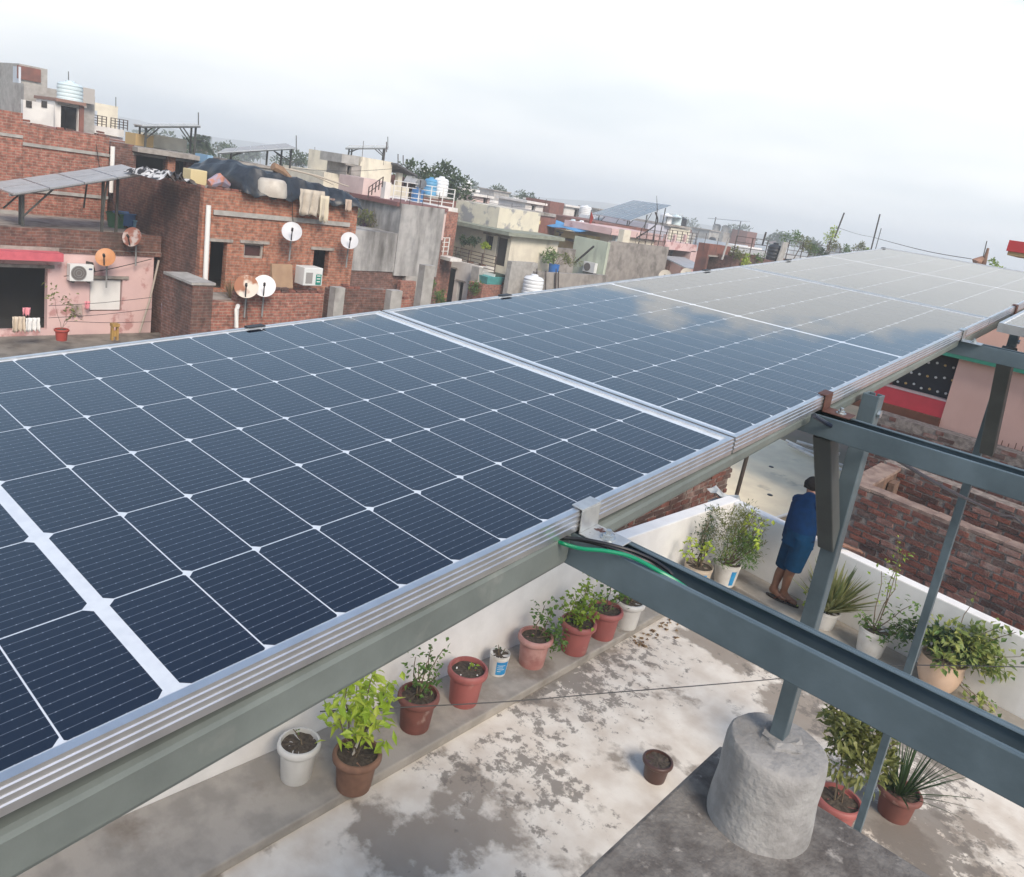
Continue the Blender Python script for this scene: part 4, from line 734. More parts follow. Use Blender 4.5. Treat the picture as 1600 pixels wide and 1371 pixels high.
# ================================================================== the town: helpers
BR_RED = brick_mat('town_brick_red', (0.33, 0.125, 0.088), (0.25, 0.096, 0.070), (0.31, 0.215, 0.17))
BR_DARK = brick_mat('town_brick_dark', (0.185, 0.080, 0.060), (0.13, 0.062, 0.050), (0.185, 0.135, 0.115), l3=0.46, h3=0.68)
BR_ORANGE = brick_mat('town_brick_orange', (0.37, 0.148, 0.090), (0.29, 0.118, 0.075), (0.32, 0.21, 0.155), l3=0.56, h3=0.8)
BR_FAR = pm('far_brick', (0.235, 0.098, 0.075), (0.185, 0.08, 0.062), 3, 0.9, c3=(0.13, 0.07, 0.06), s3=0.7, l3=0.5, h3=0.7)
M_GREY = pm('streaked_cement', (0.42, 0.41, 0.40), (0.34, 0.335, 0.33), 3, 0.9, bump=0.2, bscale=20, c3=(0.105, 0.10, 0.095), s3=1.0, l3=0.44, h3=0.66, streak=0.22)
M_GREY2 = pm('rough_cement', (0.33, 0.30, 0.275), (0.25, 0.23, 0.21), 2.5, 0.92, bump=0.3, bscale=14, c3=(0.155, 0.14, 0.125), s3=0.9, l3=0.5, h3=0.64)
M_GREY3 = pm('plain_cement', (0.40, 0.385, 0.365), (0.32, 0.31, 0.29), 4, 0.9, c3=(0.22, 0.205, 0.19), s3=1.3, l3=0.5, h3=0.72)
M_CREAM = pm('cream_wash', (0.70, 0.65, 0.53), (0.62, 0.57, 0.47), 2, 0.85, c3=(0.38, 0.35, 0.29), s3=1.1, l3=0.58, h3=0.75, streak=0.3)
M_WHITEW = pm('white_wash', (0.74, 0.72, 0.69), (0.64, 0.62, 0.60), 1.5, 0.85, c3=(0.42, 0.41, 0.39), s3=1.2, l3=0.58, h3=0.78, streak=0.3)
M_PALEBLUE = pm('pale_blue_wash', (0.55, 0.60, 0.66), (0.49, 0.54, 0.60), 1.5, 0.85)
M_PINK = pm('pink_wash', (0.66, 0.47, 0.45), (0.60, 0.42, 0.41), 1.5, 0.85, c3=(0.40, 0.19, 0.18), s3=1.6, l3=0.56, h3=0.62, amt3=0.8)
M_PINK2 = pm('pale_pink_wash', (0.66, 0.52, 0.49), (0.60, 0.46, 0.44), 2, 0.85)
M_YEL = pm('yellow_wash', (0.72, 0.60, 0.28), (0.66, 0.54, 0.25), 2, 0.85); M_PGREEN = pm('pale_green_wash', (0.52, 0.57, 0.46), (0.46, 0.51, 0.41), 1.2, 0.85, c3=(0.34, 0.37, 0.30), s3=1.4, l3=0.58, h3=0.75, streak=0.3)
M_DGREEN = pm('dark_green_paint', (0.045, 0.075, 0.05), (0.035, 0.06, 0.04), 3, 0.7); M_DARK = pm('dark_wood', (0.035, 0.030, 0.028), rough=0.8); M_MAROON = pm('maroon_shutter', (0.06, 0.022, 0.022), (0.045, 0.018, 0.018), 6, 0.6)  # M_DARK: one near-black brown for doors, poles and brackets
M_SLAB = pm('slab_cement', (0.36, 0.33, 0.30), (0.27, 0.245, 0.22), 4, 0.9, c3=(0.14, 0.12, 0.105), s3=1.6, l3=0.5, h3=0.68); M_RED = pm('pink_red_paint', (0.58, 0.12, 0.15), (0.50, 0.10, 0.13), 6, 0.7)
M_STEELR = pm('grey_steel_rail', (0.32, 0.33, 0.33), rough=0.5, metal=0.3); M_BROWNR = pm('brown_iron_rail', (0.055, 0.035, 0.028), rough=0.6); M_WHITER = pm('white_rail', (0.70, 0.70, 0.68), rough=0.5)
M_IRON = pm('dark_iron', (0.075, 0.08, 0.075), (0.06, 0.06, 0.055), 4, 0.6, 0.2)
M_TANKW = pm('white_tank', (0.74, 0.76, 0.78), rough=0.45); M_TANKB = pm('blue_tank', (0.10, 0.30, 0.50), rough=0.45); M_TANKC = pm('cyan_tank', (0.58, 0.69, 0.72), rough=0.45); M_TANKK = pm('black_tank', (0.02, 0.022, 0.028), rough=0.45)
M_PVC = pm('white_pvc', (0.78, 0.77, 0.74), rough=0.4); M_TIN = pm('pale_tin', (0.42, 0.45, 0.48), (0.36, 0.39, 0.42), 2, 0.45, 0.3); M_DTIN = pm('dark_tin_roof', (0.10, 0.10, 0.105), (0.075, 0.075, 0.08), 3, 0.6)
M_PVCELL = pm('far_solar_glass', (0.07, 0.085, 0.11), (0.055, 0.07, 0.095), 4, 0.12); M_GLASS = pm('dark_pane', (0.03, 0.035, 0.04), rough=0.12)
def zx(px, py, X): return onx(px, py, X).z
def solid_x(t, X, pl, pr, pt, pb, mat, depth, name='wall', zb=None, **k):
    pm_ = (pt + (pb if pb else pt)) / 2; y0, y1 = onx(pl, pm_, X).y, onx(pr, pm_, X).y; zt = zx((pl + pr) / 2, pt, X); z0 = zb if zb is not None else zx((pl + pr) / 2, pb, X)
    MB().box(X - depth, X, y0, y1, z0, zt).build(name, mat, t, **k); return y0, y1, z0, zt
def solid_y(t, Y, pl, pr, pt, pb, mat, depth, name='wall', zb=None, **k):
    pm_ = (pt + (pb if pb else pt)) / 2; x0, x1 = ony(pl, pm_, Y).x, ony(pr, pm_, Y).x; zt = ony((pl + pr) / 2, pt, Y).z; z0 = zb if zb is not None else ony((pl + pr) / 2, pb, Y).z
    MB().box(x0, x1, Y, Y + depth, z0, zt).build(name, mat, t, **k); return x0, x1, z0, zt
def opening(t, ax, C, y0, y1, z0, z1, kind):
    th = 0.2; d = MB(); f = MB()
    def bx(m, u0, u1, a, b, c0, c1):     # u along the wall, c measured into the wall
        if ax == 'x': m.box(C - c1, C - c0, u0, u1, a, b)
        else: m.box(u0, u1, C + c0, C + c1, a, b)
    w = 0.06
    if kind in ('door', 'window', 'shutter'):
        bx(d, y0 + w, y1 - w, z0 + (0 if kind == 'door' else w), z1 - w, 0.12, 0.16)
        o = d.build('door' if kind == 'door' else 'window', {'door': M_DARK, 'window': M_GLASS, 'shutter': M_MAROON}[kind], t)
        bx(f, y0, y0 + w, z0, z1, 0.06, 0.18); bx(f, y1 - w, y1, z0, z1, 0.06, 0.18); bx(f, y0 + w, y1 - w, z1 - w, z1, 0.06, 0.18)
        if kind != 'door': bx(f, y0 + w, y1 - w, z0, z0 + w, 0.06, 0.18)
        f.build('frame', M_SLAB, o)
        if kind == 'window':
            g_ = MB(); n = 3
            for i in range(1, n): u = y0 + (y1 - y0) * i / n; bx(g_, u - 0.012, u + 0.012, z0 + w, z1 - w, 0.08, 0.10)
            g_.build('bar', M_BROWNR, o)
    l = MB(); bx(l, y0 - 0.15, y1 + 0.15, z1 + 0.004, z1 + 0.09, -0.05, 0.1); l.build('lintel', M_SLAB, t)
def hollow(t, ax, C, u0, u1, z0, z1, depth, mat, holes=(), roof=M_SLAB, side=None, top=True):
    """hollow storey: front wall with real openings, side and back walls, roof; holes (u0,u1,z0,z1,kind)"""
    s = 1 if ax == 'y' else -1; th = 0.22; side = side or mat
    m = MB(); m.wall(ax, C, th, u0, u1, z0, z1, [h[:4] for h in holes]); m.build('wall', mat, t)
    def bb(m, a, b, c0, c1, q0, q1):
        if ax == 'x': m.box(C - c1, C - c0, a, b, q0, q1)
        else: m.box(a, b, C + c0, C + c1, q0, q1)
        return m
    bb(MB(), u0, u0 + th, th, depth, z0, z1).build('wall', side, t); bb(MB(), u1 - th, u1, th, depth, z0, z1).build('wall', side, t); bb(MB(), u0 + th, u1 - th, depth - th, depth, z0, z1).build('wall', side, t)
    if top: bb(MB(), u0 + 0.03, u1 - 0.03, 0.03, depth - 0.03, z1 - 0.14, z1 - 0.02).build('roof', roof, t)
    bb(MB(), u0 + th, u1 - th, th, depth - th, z0, z0 + 0.1).build('floor', roof, t)
    if any(h[4] == 'open' for h in holes):        # near-black lining that paints in the shade behind open doorways
        dk = pm('room_shade_black', (0.02, 0.018, 0.017), rough=0.95); dd = min(depth - th - 0.02, 1.6); i_ = MB(); bb(i_, u0 + th + .01, u1 - th - .01, dd, dd + .05, z0 + .11, z1 - .16); bb(i_, u0 + th + .01, u1 - th - .01, th + .01, dd - .002, z0 + .11, z0 + .14); bb(i_, u0 + th + .01, u1 - th - .01, th + .01, dd - .002, z1 - .19, z1 - .16); bb(i_, u0 + th + .01, u0 + th + .04, th + .01, dd - .002, z0 + .15, z1 - .2); bb(i_, u1 - th - .04, u1 - th - .01, th + .01, dd - .002, z0 + .15, z1 - .2); i_.build('interior', dk, t)
    for h in holes: opening(t, ax, C, *h)
def hx(X, p0, q0, p1, q1, kind): pm_ = (q0 + q1) / 2; return (onx(p0, pm_, X).y, onx(p1, pm_, X).y, zx((p0 + p1) / 2, q1, X), zx((p0 + p1) / 2, q0, X), kind)
def hy(Y, p0, q0, p1, q1, kind): pm_ = (q0 + q1) / 2; return (ony(p0, pm_, Y).x, ony(p1, pm_, Y).x, ony((p0 + p1) / 2, q1, Y).z, ony((p0 + p1) / 2, q0, Y).z, kind)
def base(p, z=GROUND): return (p.x, p.y, z)
def dish(label, c, r, mat, aim=(0.72, -0.45, 0.52), group='satellite dishes'):
    t = thing('satellite_dish', label, 'satellite dish', tuple(c), group); a = Vector(aim).normalized(); s = a.cross(Vector((0, 0, 1))).normalized(); u = s.cross(a); c = Vector(c)
    q = MB(); n = 24
    for rr_, dz_ in ((0.0, 0), (0.5, 0.04), (0.85, 0.115), (1.0, 0.16)):
        for k in range(n): th = 2 * math.pi * k / n; q.v.append(tuple(c + a * dz_ * r + (s * math.cos(th) + u * math.sin(th) * 1.06) * r * max(rr_, 0.02)))
    for rr_, dz_ in ((1.0, 0.14), (0.85, 0.095), (0.5, 0.02), (0.0, -0.02)):
        for k in range(n): th = 2 * math.pi * k / n; q.v.append(tuple(c + a * dz_ * r + (s * math.cos(th) + u * math.sin(th) * 1.06) * r * max(rr_, 0.02)))
    q.f = [(i * n + k, i * n + (k + 1) % n, (i + 1) * n + (k + 1) % n, (i + 1) * n + k) for i in range(7) for k in range(n)]; q.sm = True; q.build('reflector', mat, t)
    lnb = c + a * r * 0.95 - u * r * 0.25; MB().tube([c - u * r * 0.95 + a * 0.15 * r, lnb], 0.018, 6).build('arm', M_DARK, t); MB().tube([lnb - a * 0.04, lnb + u * 0.03 + a * 0.06], 0.035, 8).build('receiver', M_DARK, t)
    MB().tube([c - a * 0.04, c - a * 0.25 - Vector((0, 0, 0.15)), c - a * 0.28 - Vector((0, 0, 0.75))], 0.025, 6).build('mount', M_STEELR, t); return t
def tank(label, c, r, h, mat, group='rooftop water tanks'):
    t = thing('water_tank', label, 'water tank', tuple(c), group); pr = [(r * 0.97, 0)]
    for k in range(4): z = h * (0.12 + 0.17 * k); pr += [(r, z), (r, z + h * 0.08), (r * 0.96, z + h * 0.1), (r * 0.96, z + h * 0.15)]
    pr += [(r, h * 0.82), (r * 0.8, h * 0.92), (r * 0.4, h * 0.96), (r * 0.38, h * 0.97)]; MB().lathe(pr, c, 20).build('body', mat, t); MB().lathe([(r * 0.37, h * 0.972), (r * 0.37, h * 1.03), (r * 0.3, h * 1.045)], c, 16).build('lid', mat, t)
    MB().box(c[0] - r, c[0] + r, c[1] - r, c[1] + r, c[2] - 0.12, c[2] - 0.002).build('stand', M_SLAB, t); return t
def ac(label, X, p0, q0, p1, q1, print_=True):
    y0, y1, z0, z1, _ = hx(X, p0, q0, p1, q1, ''); d = 0.3; t = thing('air_conditioner', label, 'air conditioner', (X, (y0 + y1) / 2, z0), 'outdoor units'); MB().box(X + 0.05, X + d, y0, y1, z0, z1).build('casing', pm('ac_white', (0.68, 0.70, 0.70), rough=0.45), t, bevel=0.015)
    cy, cz, r = y0 + (y1 - y0) * 0.36, (z0 + z1) / 2, (z1 - z0) * 0.43
    q = MB(); n = 24
    q.prism([(X + d + 0.004, cy + r * math.cos(6.283 * k / n), cz + r * math.sin(6.283 * k / n)) for k in range(n)], (0.012, 0, 0)); q.build('fan_grille', pm('ac_grille', (0.14, 0.13, 0.125), rough=0.6), t)
    g_ = MB()
    for f in (0.35, 0.65, 0.95):
        for k in range(20): a0, a1 = 6.283 * k / 20, 6.283 * (k + 1) / 20; g_.bar((X + d + 0.02, cy + r * f * math.cos(a0), cz + r * f * math.sin(a0)), (X + d + 0.02, cy + r * f * math.cos(a1), cz + r * f * math.sin(a1)), 0.008, 0.008, (1, 0, 0))
    g_.build('grille_ring', M_STEELR, t)
    MB().box(X + d + 0.003, X + d + 0.006, y0 + (y1 - y0) * 0.78, y0 + (y1 - y0) * 0.93, z1 - (z1 - z0) * 0.30, z1 - (z1 - z0) * 0.2).build('badge', pm('navy_badge', (0.03, 0.05, 0.12), rough=0.5), t)
    for yy in (y0 + 0.1, y1 - 0.1): MB().box(X, X + d, yy - 0.02, yy + 0.02, z0 - 0.05, z0 - 0.002).build('bracket', M_DARK, t)
    return t
def rail(label, a, b, h, mat, n_post, n_bar, name='railing', vert=False, group=None):
    a, b = Vector(a), Vector(b); t = thing(name, label, 'railing', tuple(a), group)
    for i in range(n_post + 1): p = a.lerp(b, i / n_post); MB().tube([p, p + Vector((0, 0, h))], 0.03, 6).build('post', mat, t)
    for k in range(n_bar): z = h * (k + 1) / n_bar - 0.02; MB().tube([a + Vector((0, 0, z)), b + Vector((0, 0, z))], 0.02, 6).build('rail', mat, t)
    if vert:
        m = int((b - a).length / 0.13)
        for i in range(m): p = a.lerp(b, (i + 0.5) / m); MB().tube([p + Vector((0, 0, 0.05)), p + Vector((0, 0, h - 0.03))], 0.009, 5, smooth=False).build('baluster', mat, t)
    return t
def table(label, c4, nu, nv, deck, mat=M_PVCELL, posts=((0.08, 0.15), (0.92, 0.15), (0.08, 0.85), (0.92, 0.85)), group='solar tables on the roofs', brace=True):
    """tilted solar table; c4 corners: near-left, near-right, far-right, far-left; deck: height the posts stand on"""
    P = [Vector(p) for p in c4]; t = thing('solar_table', label, 'solar table', (P[0].x, P[0].y, deck), group)
    def at(u, v): return P[0].lerp(P[1], u).lerp(P[3].lerp(P[2], u), v)
    nn = (P[1] - P[0]).cross(P[3] - P[0]).normalized()
    if nn.z < 0: nn = -nn
    for i in range(nu):
        for j in range(nv):
            g_ = 0.012; q = [at((i + g_) / nu, (j + g_) / nv), at((i + 1 - g_) / nu, (j + g_) / nv), at((i + 1 - g_) / nu, (j + 1 - g_) / nv), at((i + g_) / nu, (j + 1 - g_) / nv)]
            fr = MB().hexa([p - nn * 0.04 for p in q] + q).build('panel', m_alu, t); c_ = sum(q, Vector()) / 4
            k2 = [c_ + (p - c_) * 0.965 + nn * 0.003 for p in q]; MB().hexa([p - nn * 0.002 for p in k2] + k2).build('glass', mat, fr)
    for v in (0.15, 0.85): MB().bar(at(0, v) - nn * 0.08, at(1, v) - nn * 0.08, 0.06, 0.07).build('rail', M_STEELR, t)
    for u, v in posts:
        p = at(u, v) - nn * 0.10; MB().bar((p.x, p.y, deck), p, 0.065, 0.065, (0, 1, 0)).build('post', M_IRON, t)
    if brace:
        for v in (0.15, 0.85):
            for u0, u1 in ((posts[0][0], 0.3), (posts[1][0], 0.7)): p = at(u0, v); MB().bar((p.x, p.y, deck + 0.35 * (p.z - deck)), at(u1, v) - nn * 0.1, 0.04, 0.04).build('brace', M_IRON, t)
    return t
def tree(label, px, py, D, h, cr, leafm, n=1500, seed=0, crown_h=None, ls=0.35, group='trees beyond the roofs', palm=False):
    b = atd(px, py, D); rr = random.Random(seed); zb = GROUND; top = b.z; t = thing('tree', label, 'tree', (b.x, b.y, zb), group); ch = crown_h or cr * 1.2
    q = MB()
    if palm:
        q.tube([(b.x, b.y, zb), (b.x + 0.2, b.y, (zb + top) / 2), (b.x, b.y, top - 1.0)], [0.22, 0.16, 0.13], 8); q.build('trunk', m_twig, t); lf = MB()
        for i in range(26):
            a = rr.uniform(0, 6.28); e = rr.uniform(-0.5, 1.2); d = Vector((math.cos(a) * math.cos(e), math.sin(a) * math.cos(e), math.sin(e))); s_ = d.cross(Vector((0, 0, 1))).normalized(); c_ = Vector((b.x, b.y, top - 1.0))
            for j in range(14):
                f = j / 14; p = c_ + d * cr * f + Vector((0, 0, -0.55 * cr * f * f))
                for s2 in (-1, 1): lf.leaf(p, d * 0.5 + s_ * s2 + Vector((0, 0, -0.4)), (0, 0, 1), cr * 0.42 * (1 - 0.5 * f), 0.12)
        lf.build('crown', leafm, t); return t
    tops = [Vector((b.x + rr.uniform(-.5, .5) * cr, b.y + rr.uniform(-.5, .5) * cr, top - ch * rr.uniform(.2, .9))) for _ in range(7)]
    fork = Vector((b.x, b.y, top - ch * 1.15)); q.tube([(b.x, b.y, zb), fork], [0.035 * h, 0.022 * h], 8)
    for p in tops: q.tube([fork, fork.lerp(p, 0.5) + Vector((rr.uniform(-.2, .2), rr.uniform(-.2, .2), 0)), p], [0.018 * h, 0.01 * h, 0.004 * h], 6)
    q.build('trunk', m_twig, t)
    lf, cs = leaves_bush((b.x, b.y, top - ch * 0.55), cr, ch * 0.55, n, ls, ls * 0.6, 16, seed=seed); lf.build('crown', leafm, t); return t

def top_course(t, X_, y0, y1, z, gap=0.12, two=0.25):      # ragged last course of loose bricks along a wall top
    y = y0 + 0.12
    while y < y1 - 0.1:
        if R.random() > gap:
            for k in range(2 if R.random() < two else 1):
                o = bpy.data.objects.new('brick', R.choice(BME)); COL.objects.link(o); o.parent = t; o.matrix_parent_inverse = t.matrix_basis.inverted()
                o.location = (X_ - 0.02 + U(-.02, .02), y + U(-.02, .02), z + 0.034 + 0.075 * k); o.rotation_euler = (0, U(-.04, .04), math.pi / 2 + U(-.08, .08))
        y += 0.24
# ================================================================== the town: what stands where
# ---- pink-washed house, lower left
X = -23.5
t = thing('pink_washed_house', 'peeling pink house with a dark doorway and brick parapet, lower left', 'house', (X, 8, GROUND))
zf = zx(150, 522, X); zr = zx(150, 397, X); yl, yr = onx(-160, 460, X).y, onx(238, 460, X).y
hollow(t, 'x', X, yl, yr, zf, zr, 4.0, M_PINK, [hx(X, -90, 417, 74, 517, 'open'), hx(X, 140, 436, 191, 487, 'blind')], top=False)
MB().box(X - 4.0, X, yl, yr, GROUND, zf - 0.004).build('plinth', M_PINK, t)
y0, y1, z0, z1, _ = hx(X, 141, 437, 190, 486, ''); MB().box(X - 0.12, X - 0.06, y0 + .02, y1 - .02, z0 + .02, z1 - .02).build('window', pm('white_board', (0.72, 0.72, 0.71), (0.66, 0.66, 0.65), 2, 0.6), t)
MB().box(X - 4.2, X + 0.02, yl, onx(252, 400, X).y, zr + 0.004, zr + 0.12).build('roof', M_SLAB, t)
zp = zx(150, 363, X); yp = onx(252, 380, X).y
MB().box(X - 0.24, X, yl, yp, zr + 0.122, zp).build('parapet', BR_DARK, t); MB().box(X - 5.5, X - 0.24, yl, yp, zp - 0.25, zp - 0.1).build('terrace', M_SLAB, t)
n_ = 26
for i in range(n_): yy = onx(92, 395, X).y + (yp - onx(92, 395, X).y) * (i + 0.5) / n_; MB().box(X, X + 0.05, yy - 0.05, yy + 0.05, zr + 0.0, zr + 0.11).build('dentil', BR_DARK, t)
y0, y1, z0, z1, _ = hx(X, -120, 388, 90, 401, ''); MB().box(X + 0.003, X + 0.45, y0, y1, z0, z1).build('sunshade', M_RED, t)
m_court = pm('courtyard_cement', (0.24, 0.22, 0.19), (0.17, 0.155, 0.135), 2, 0.9, c3=(0.10, 0.085, 0.075), s3=1.2, l3=0.5, h3=0.66)
tag(MB().box(X + 0.005, -14, yl, 11.0, GROUND, zf - 0.006).build('courtyard_floor', m_court), kind='structure')
ac('white outdoor unit on the peeling pink wall', X, 103, 411, 140, 437)
MB().tube([Vector((X + 0.08, onx(133, 410, X).y, zx(133, 410, X))), Vector((X + 0.1, onx(141, 411, X).y, zx(141, 411, X))), Vector((X + 0.06, onx(145, 424, X).y, zx(145, 424, X)))], 0.05, 8).build('duct', M_DARK, t)
M_DISHW = pm('white_dish', (0.56, 0.57, 0.59), (0.50, 0.51, 0.53), 3, 0.5); M_DISHO = pm('orange_dish', (0.50, 0.22, 0.085), (0.44, 0.19, 0.07), 4, 0.5); M_DISHR = pm('rusty_dish', (0.62, 0.55, 0.47), (0.30, 0.12, 0.06), 2.2, 0.7, lo=0.46, hi=0.56); M_DISHR2 = pm('brown_peeling_dish', (0.42, 0.35, 0.33), (0.24, 0.09, 0.06), 3, 0.7, lo=0.46, hi=0.54)
dish('orange satellite dish on the pink wall', onx(165, 403, X + 0.5), 0.26, M_DISHO); dish('peeling brown satellite dish on the brick parapet of the pink house', onx(207, 371, X + 0.4), 0.27, M_DISHR2, (0.6, -0.7, 0.35))
table('pale solar table standing on the pink house terrace', [onx(20, 303, -23.2), onx(232, 270, -23.2), onx(190, 257, -25.6), onx(-25, 287, -25.6)], 4, 2, zp - 0.1, posts=((0.10, 0.2), (0.68, 0.2), (0.18, 0.7), (0.86, 0.5)), mat=pm('pale_solar_glass', (0.40, 0.40, 0.40), (0.35, 0.35, 0.35), 3, 0.6))
def cloth(label, X_, p0, q0, p1, q1, mat, waves=3, amp=0.05, cat='cloth'):
    y0, y1, z0, z1, _ = hx(X_, p0, q0, p1, q1, ''); q = MB(); n, m = 14, 6
    for j in range(m + 1):
        for i in range(n + 1): q.v.append((X_ + amp * math.sin(waves * 6.28 * i / n + j * 0.25) * (0.3 + 0.7 * j / m), y0 + (y1 - y0) * (i / n + 0.02 * math.sin(j * 2.1)), z1 - (z1 - z0) * (j / m) + 0.04 * math.sin(i * 1.7) * (j == m)))
    q.f = [(j * (n + 1) + i, (j + 1) * (n + 1) + i, (j + 1) * (n + 1) + i + 1, j * (n + 1) + i + 1) for j in range(m) for i in range(n)]; q.sm = True; o = q.build('cloth', mat); so = o.modifiers.new('thick', 'SOLIDIFY'); so.thickness = 0.006
    return tag(o, label, cat)
cloth('white cloth drying before the dark doorway', X + 1.3, 40, 497, 62, 518, pm('white_cotton', (0.70, 0.70, 0.69), rough=0.9)); cloth('cream checked cloth drying left of the white one', X + 1.3, 19, 495, 39, 519, pm('cream_cotton', (0.58, 0.50, 0.40), (0.50, 0.42, 0.34), 6, 0.9))
cloth('pink cloth hanging in the dark doorway', X + 1.0, 35, 481, 48, 493, pm('pink_cotton', (0.68, 0.27, 0.31), rough=0.9), 1.5); cloth('small pink cloth hanging by the white window', X + 0.2, 132, 471, 141, 483, MATS['pink_cotton'], 1.5); cloth('grey checked cloth on the pink wall', X + 0.1, 111, 476, 128, 494, pm('grey_check', (0.36, 0.29, 0.26), (0.28, 0.22, 0.2), 9, 0.9), 1)
for (a, b, lab) in (((76, 478), (237, 465), 'upper clothes line across the pink wall'), ((76, 497), (237, 483), 'middle clothes line across the pink wall'), ((100, 502), (238, 503), 'lower clothes line across the pink wall')): cable([onx(a[0], a[1], X + 0.6), onx((a[0] + b[0]) / 2, (a[1] + b[1]) / 2 + 2, X + 0.6), onx(b[0], b[1], X + 0.6)], 0.008, m_black, lab, 'clothes line', 'clothes_line', 5)
tp = onx(96, 532, X + 2.2); t = thing('potted_plant', 'spindly plant in a red pot before the pink wall', 'potted plant', tuple(tp)); POTS['red'] = pm('red_pot', (0.34, 0.05, 0.035), rough=0.6); zs = pot(t, tp.x, tp.y, tp.z, 0.17, 0.30, 'rim', 'red'); stems_and_leaves(t, tp.x, tp.y, zs, [(0.0, -0.25, 1.0), (0, 0.15, 0.8), (0.1, 0.25, 0.55)], G_OLIVE, 22, 0.13, 0.06, 0.09, 51, 0.75)
y0, y1, z0, z1, _ = hx(X + 2.0, 176, 507, 187, 533, ''); t = thing('yellow_stool', 'narrow yellow wooden stand by the panel edge', 'stand', (X + 2, y0, z0)); MB().box(X + 1.8, X + 2.0, y0, y1, z1 - 0.08, z1).build('top', pm('yellow_wood', (0.40, 0.25, 0.07), (0.34, 0.2, 0.06), 8, 0.7), t)
for yy in (y0, y1 - 0.05): MB().box(X + 1.85, X + 1.95, yy, yy + 0.05, z0, z1 - 0.08).build('leg', MATS['yellow_wood'], t)
MB().box(X + 1.88, X + 1.92, y0 + .05, y1 - .05, z0 + 0.1, z1 - 0.2).build('panel', MATS['yellow_wood'], t)
tag(MB().tube([onx(248, 407, X + 0.3), onx(234, 470, X + 0.3), onx(218, 520, X + 0.5)], 0.03, 6).build('pole', pm('pale_bamboo', (0.38, 0.33, 0.28), rough=0.8)), 'pale bamboo pole leaning at the end of the pink wall', 'pole')
cloth('purple and grey washing hanging in the dark alley', -22.4, 251, 474, 266, 520, pm('purple_cotton', (0.34, 0.20, 0.34), (0.42, 0.40, 0.42), 7, 0.9), 2, 0.09)
# terrace clutter behind the solar table
for px, py, r_, h_, mat, lab in ((182, 345, 0.3, 0.5, 'green', 'green plastic tub on the pink house terrace'), (196, 342, 0.35, 0.4, 'blue', 'blue plastic tub on the pink house terrace'), (218, 352, 0.42, 0.35, 'skyb', 'pale blue basin beside the brown dish')):
    p = onx(px, py, -25.8); mm = {'green': pm('green_plastic', (0.05, 0.16, 0.08), rough=0.5), 'blue': pm('blue_plastic', (0.05, 0.13, 0.30), rough=0.5), 'skyb': pm('sky_plastic', (0.16, 0.32, 0.45), rough=0.5)}[mat]
    tag(MB().lathe([(r_ * 0.75, 0), (r_, h_), (r_ * 1.06, h_), (r_ * 1.06, h_ - 0.04), (r_ * 0.94, h_ - 0.04), (r_ * 0.7, 0.03)], (p.x, p.y, p.z - h_ * 0.5), 16).build('plastic_tub', mm), lab, 'tub', 'tubs on the pink house terrace')
# ---- tall brick house behind it
X = -27.6; t = thing('tall_brick_house', 'tall bare brick house wall, upper left', 'house', (X, 8, GROUND))
y0, y1, z0, z1 = solid_x(t, X, 34, 169, 204, 350, BR_RED, 6, zb=GROUND); MB().box(X - 5.8, X + 0.06, onx(-180, 260, X).y, y0 - 0.003, GROUND, zx(17, 174, X)).build('wall', BR_RED, t)
yy0 = onx(-180, 260, X).y
MB().box(X + 0.062, X + 0.10, yy0, y0 - .003, zx(17, 214, X), zx(17, 209, X)).build('band', M_GREY3, t); MB().box(X + 0.002, X + 0.05, y0 + 0.01, y1, zx(100, 236, X), zx(100, 231, X)).build('band', M_GREY3, t)
MB().box(X + 0.002, X + 0.06, y0 + 0.01, y1, zx(100, 305, X), zx(100, 300, X)).build('band', M_GREY3, t)
MB().tube([Vector((X + 0.08, y1 + 0.08, zx(169, 228, X))), Vector((X + 0.08, y1 + 0.08, zx(165, 300, X)))], 0.07, 8).build('drain_pipe', M_PVC, t)
MB().box(X - 2, X + 0.02, y1 + 0.2, onx(250, 300, X).y, GROUND, zx(215, 285, X)).build('wall', BR_DARK, t)
top_course(t, X, y0, y1, z1 + .002, .2, .4)
tag(MB().box(X + 0.06, X + 0.3, yy0, onx(24, 335, X).y, zx(10, 342, X), zx(10, 328, X)).build('cement_step', M_GREY3), 'pale cement step at the foot of the tall brick wall', 'step')
# ---- white and grey houses, far upper left
X = -46; t = thing('grey_rendered_house', 'grey rendered house with a brick patch on top, far upper left', 'house', (X, 15, GROUND))
solid_x(t, X, 37, 148, 141, 200, M_GREY3, 8, zb=GROUND); solid_x(t, X - 1, 30, 74, 104, 150, M_GREY3, 5, 'stair_tower'); MB().box(X - 1 + 0.003, X - 0.9, onx(37, 118, X).y, onx(74, 118, X).y, zx(55, 127, X), zx(55, 106, X)).build('brick_patch', BR_FAR, t)
solid_y(t, ony(37, 150, 14.2).y, 20, 29, 104, 200, M_PALEBLUE, 0.1, zb=GROUND)
solid_x(t, X + 0.5, 126, 148, 138, 162, pm('grey_brown_wash', (0.42, 0.40, 0.38), rough=0.9), 3)
c_ = onx(109, 161, X + 2.0); tank('pale cyan tank before the grey house, far upper left', tuple(c_), 0.58, 1.0, M_TANKC)
X = -43; t = thing('roof_booth', 'small white roof room with a dark doorway, far upper left', 'booth', tuple(onx(108, 205, X)))
h = hx(X, 95, 167, 122, 206, 'open'); hollow(t, 'x', X, onx(85, 185, X).y, onx(130, 185, X).y, zx(108, 207, X), zx(108, 162, X), 2.5, M_WHITEW, [h], top=False); MB().box(X - 2.7, X + 0.3, onx(84, 160, X).y, onx(131, 160, X).y, zx(108, 162, X) + .004, zx(108, 157, X)).build('roof', pm('red_slab', (0.26, 0.15, 0.12), rough=0.8), t)
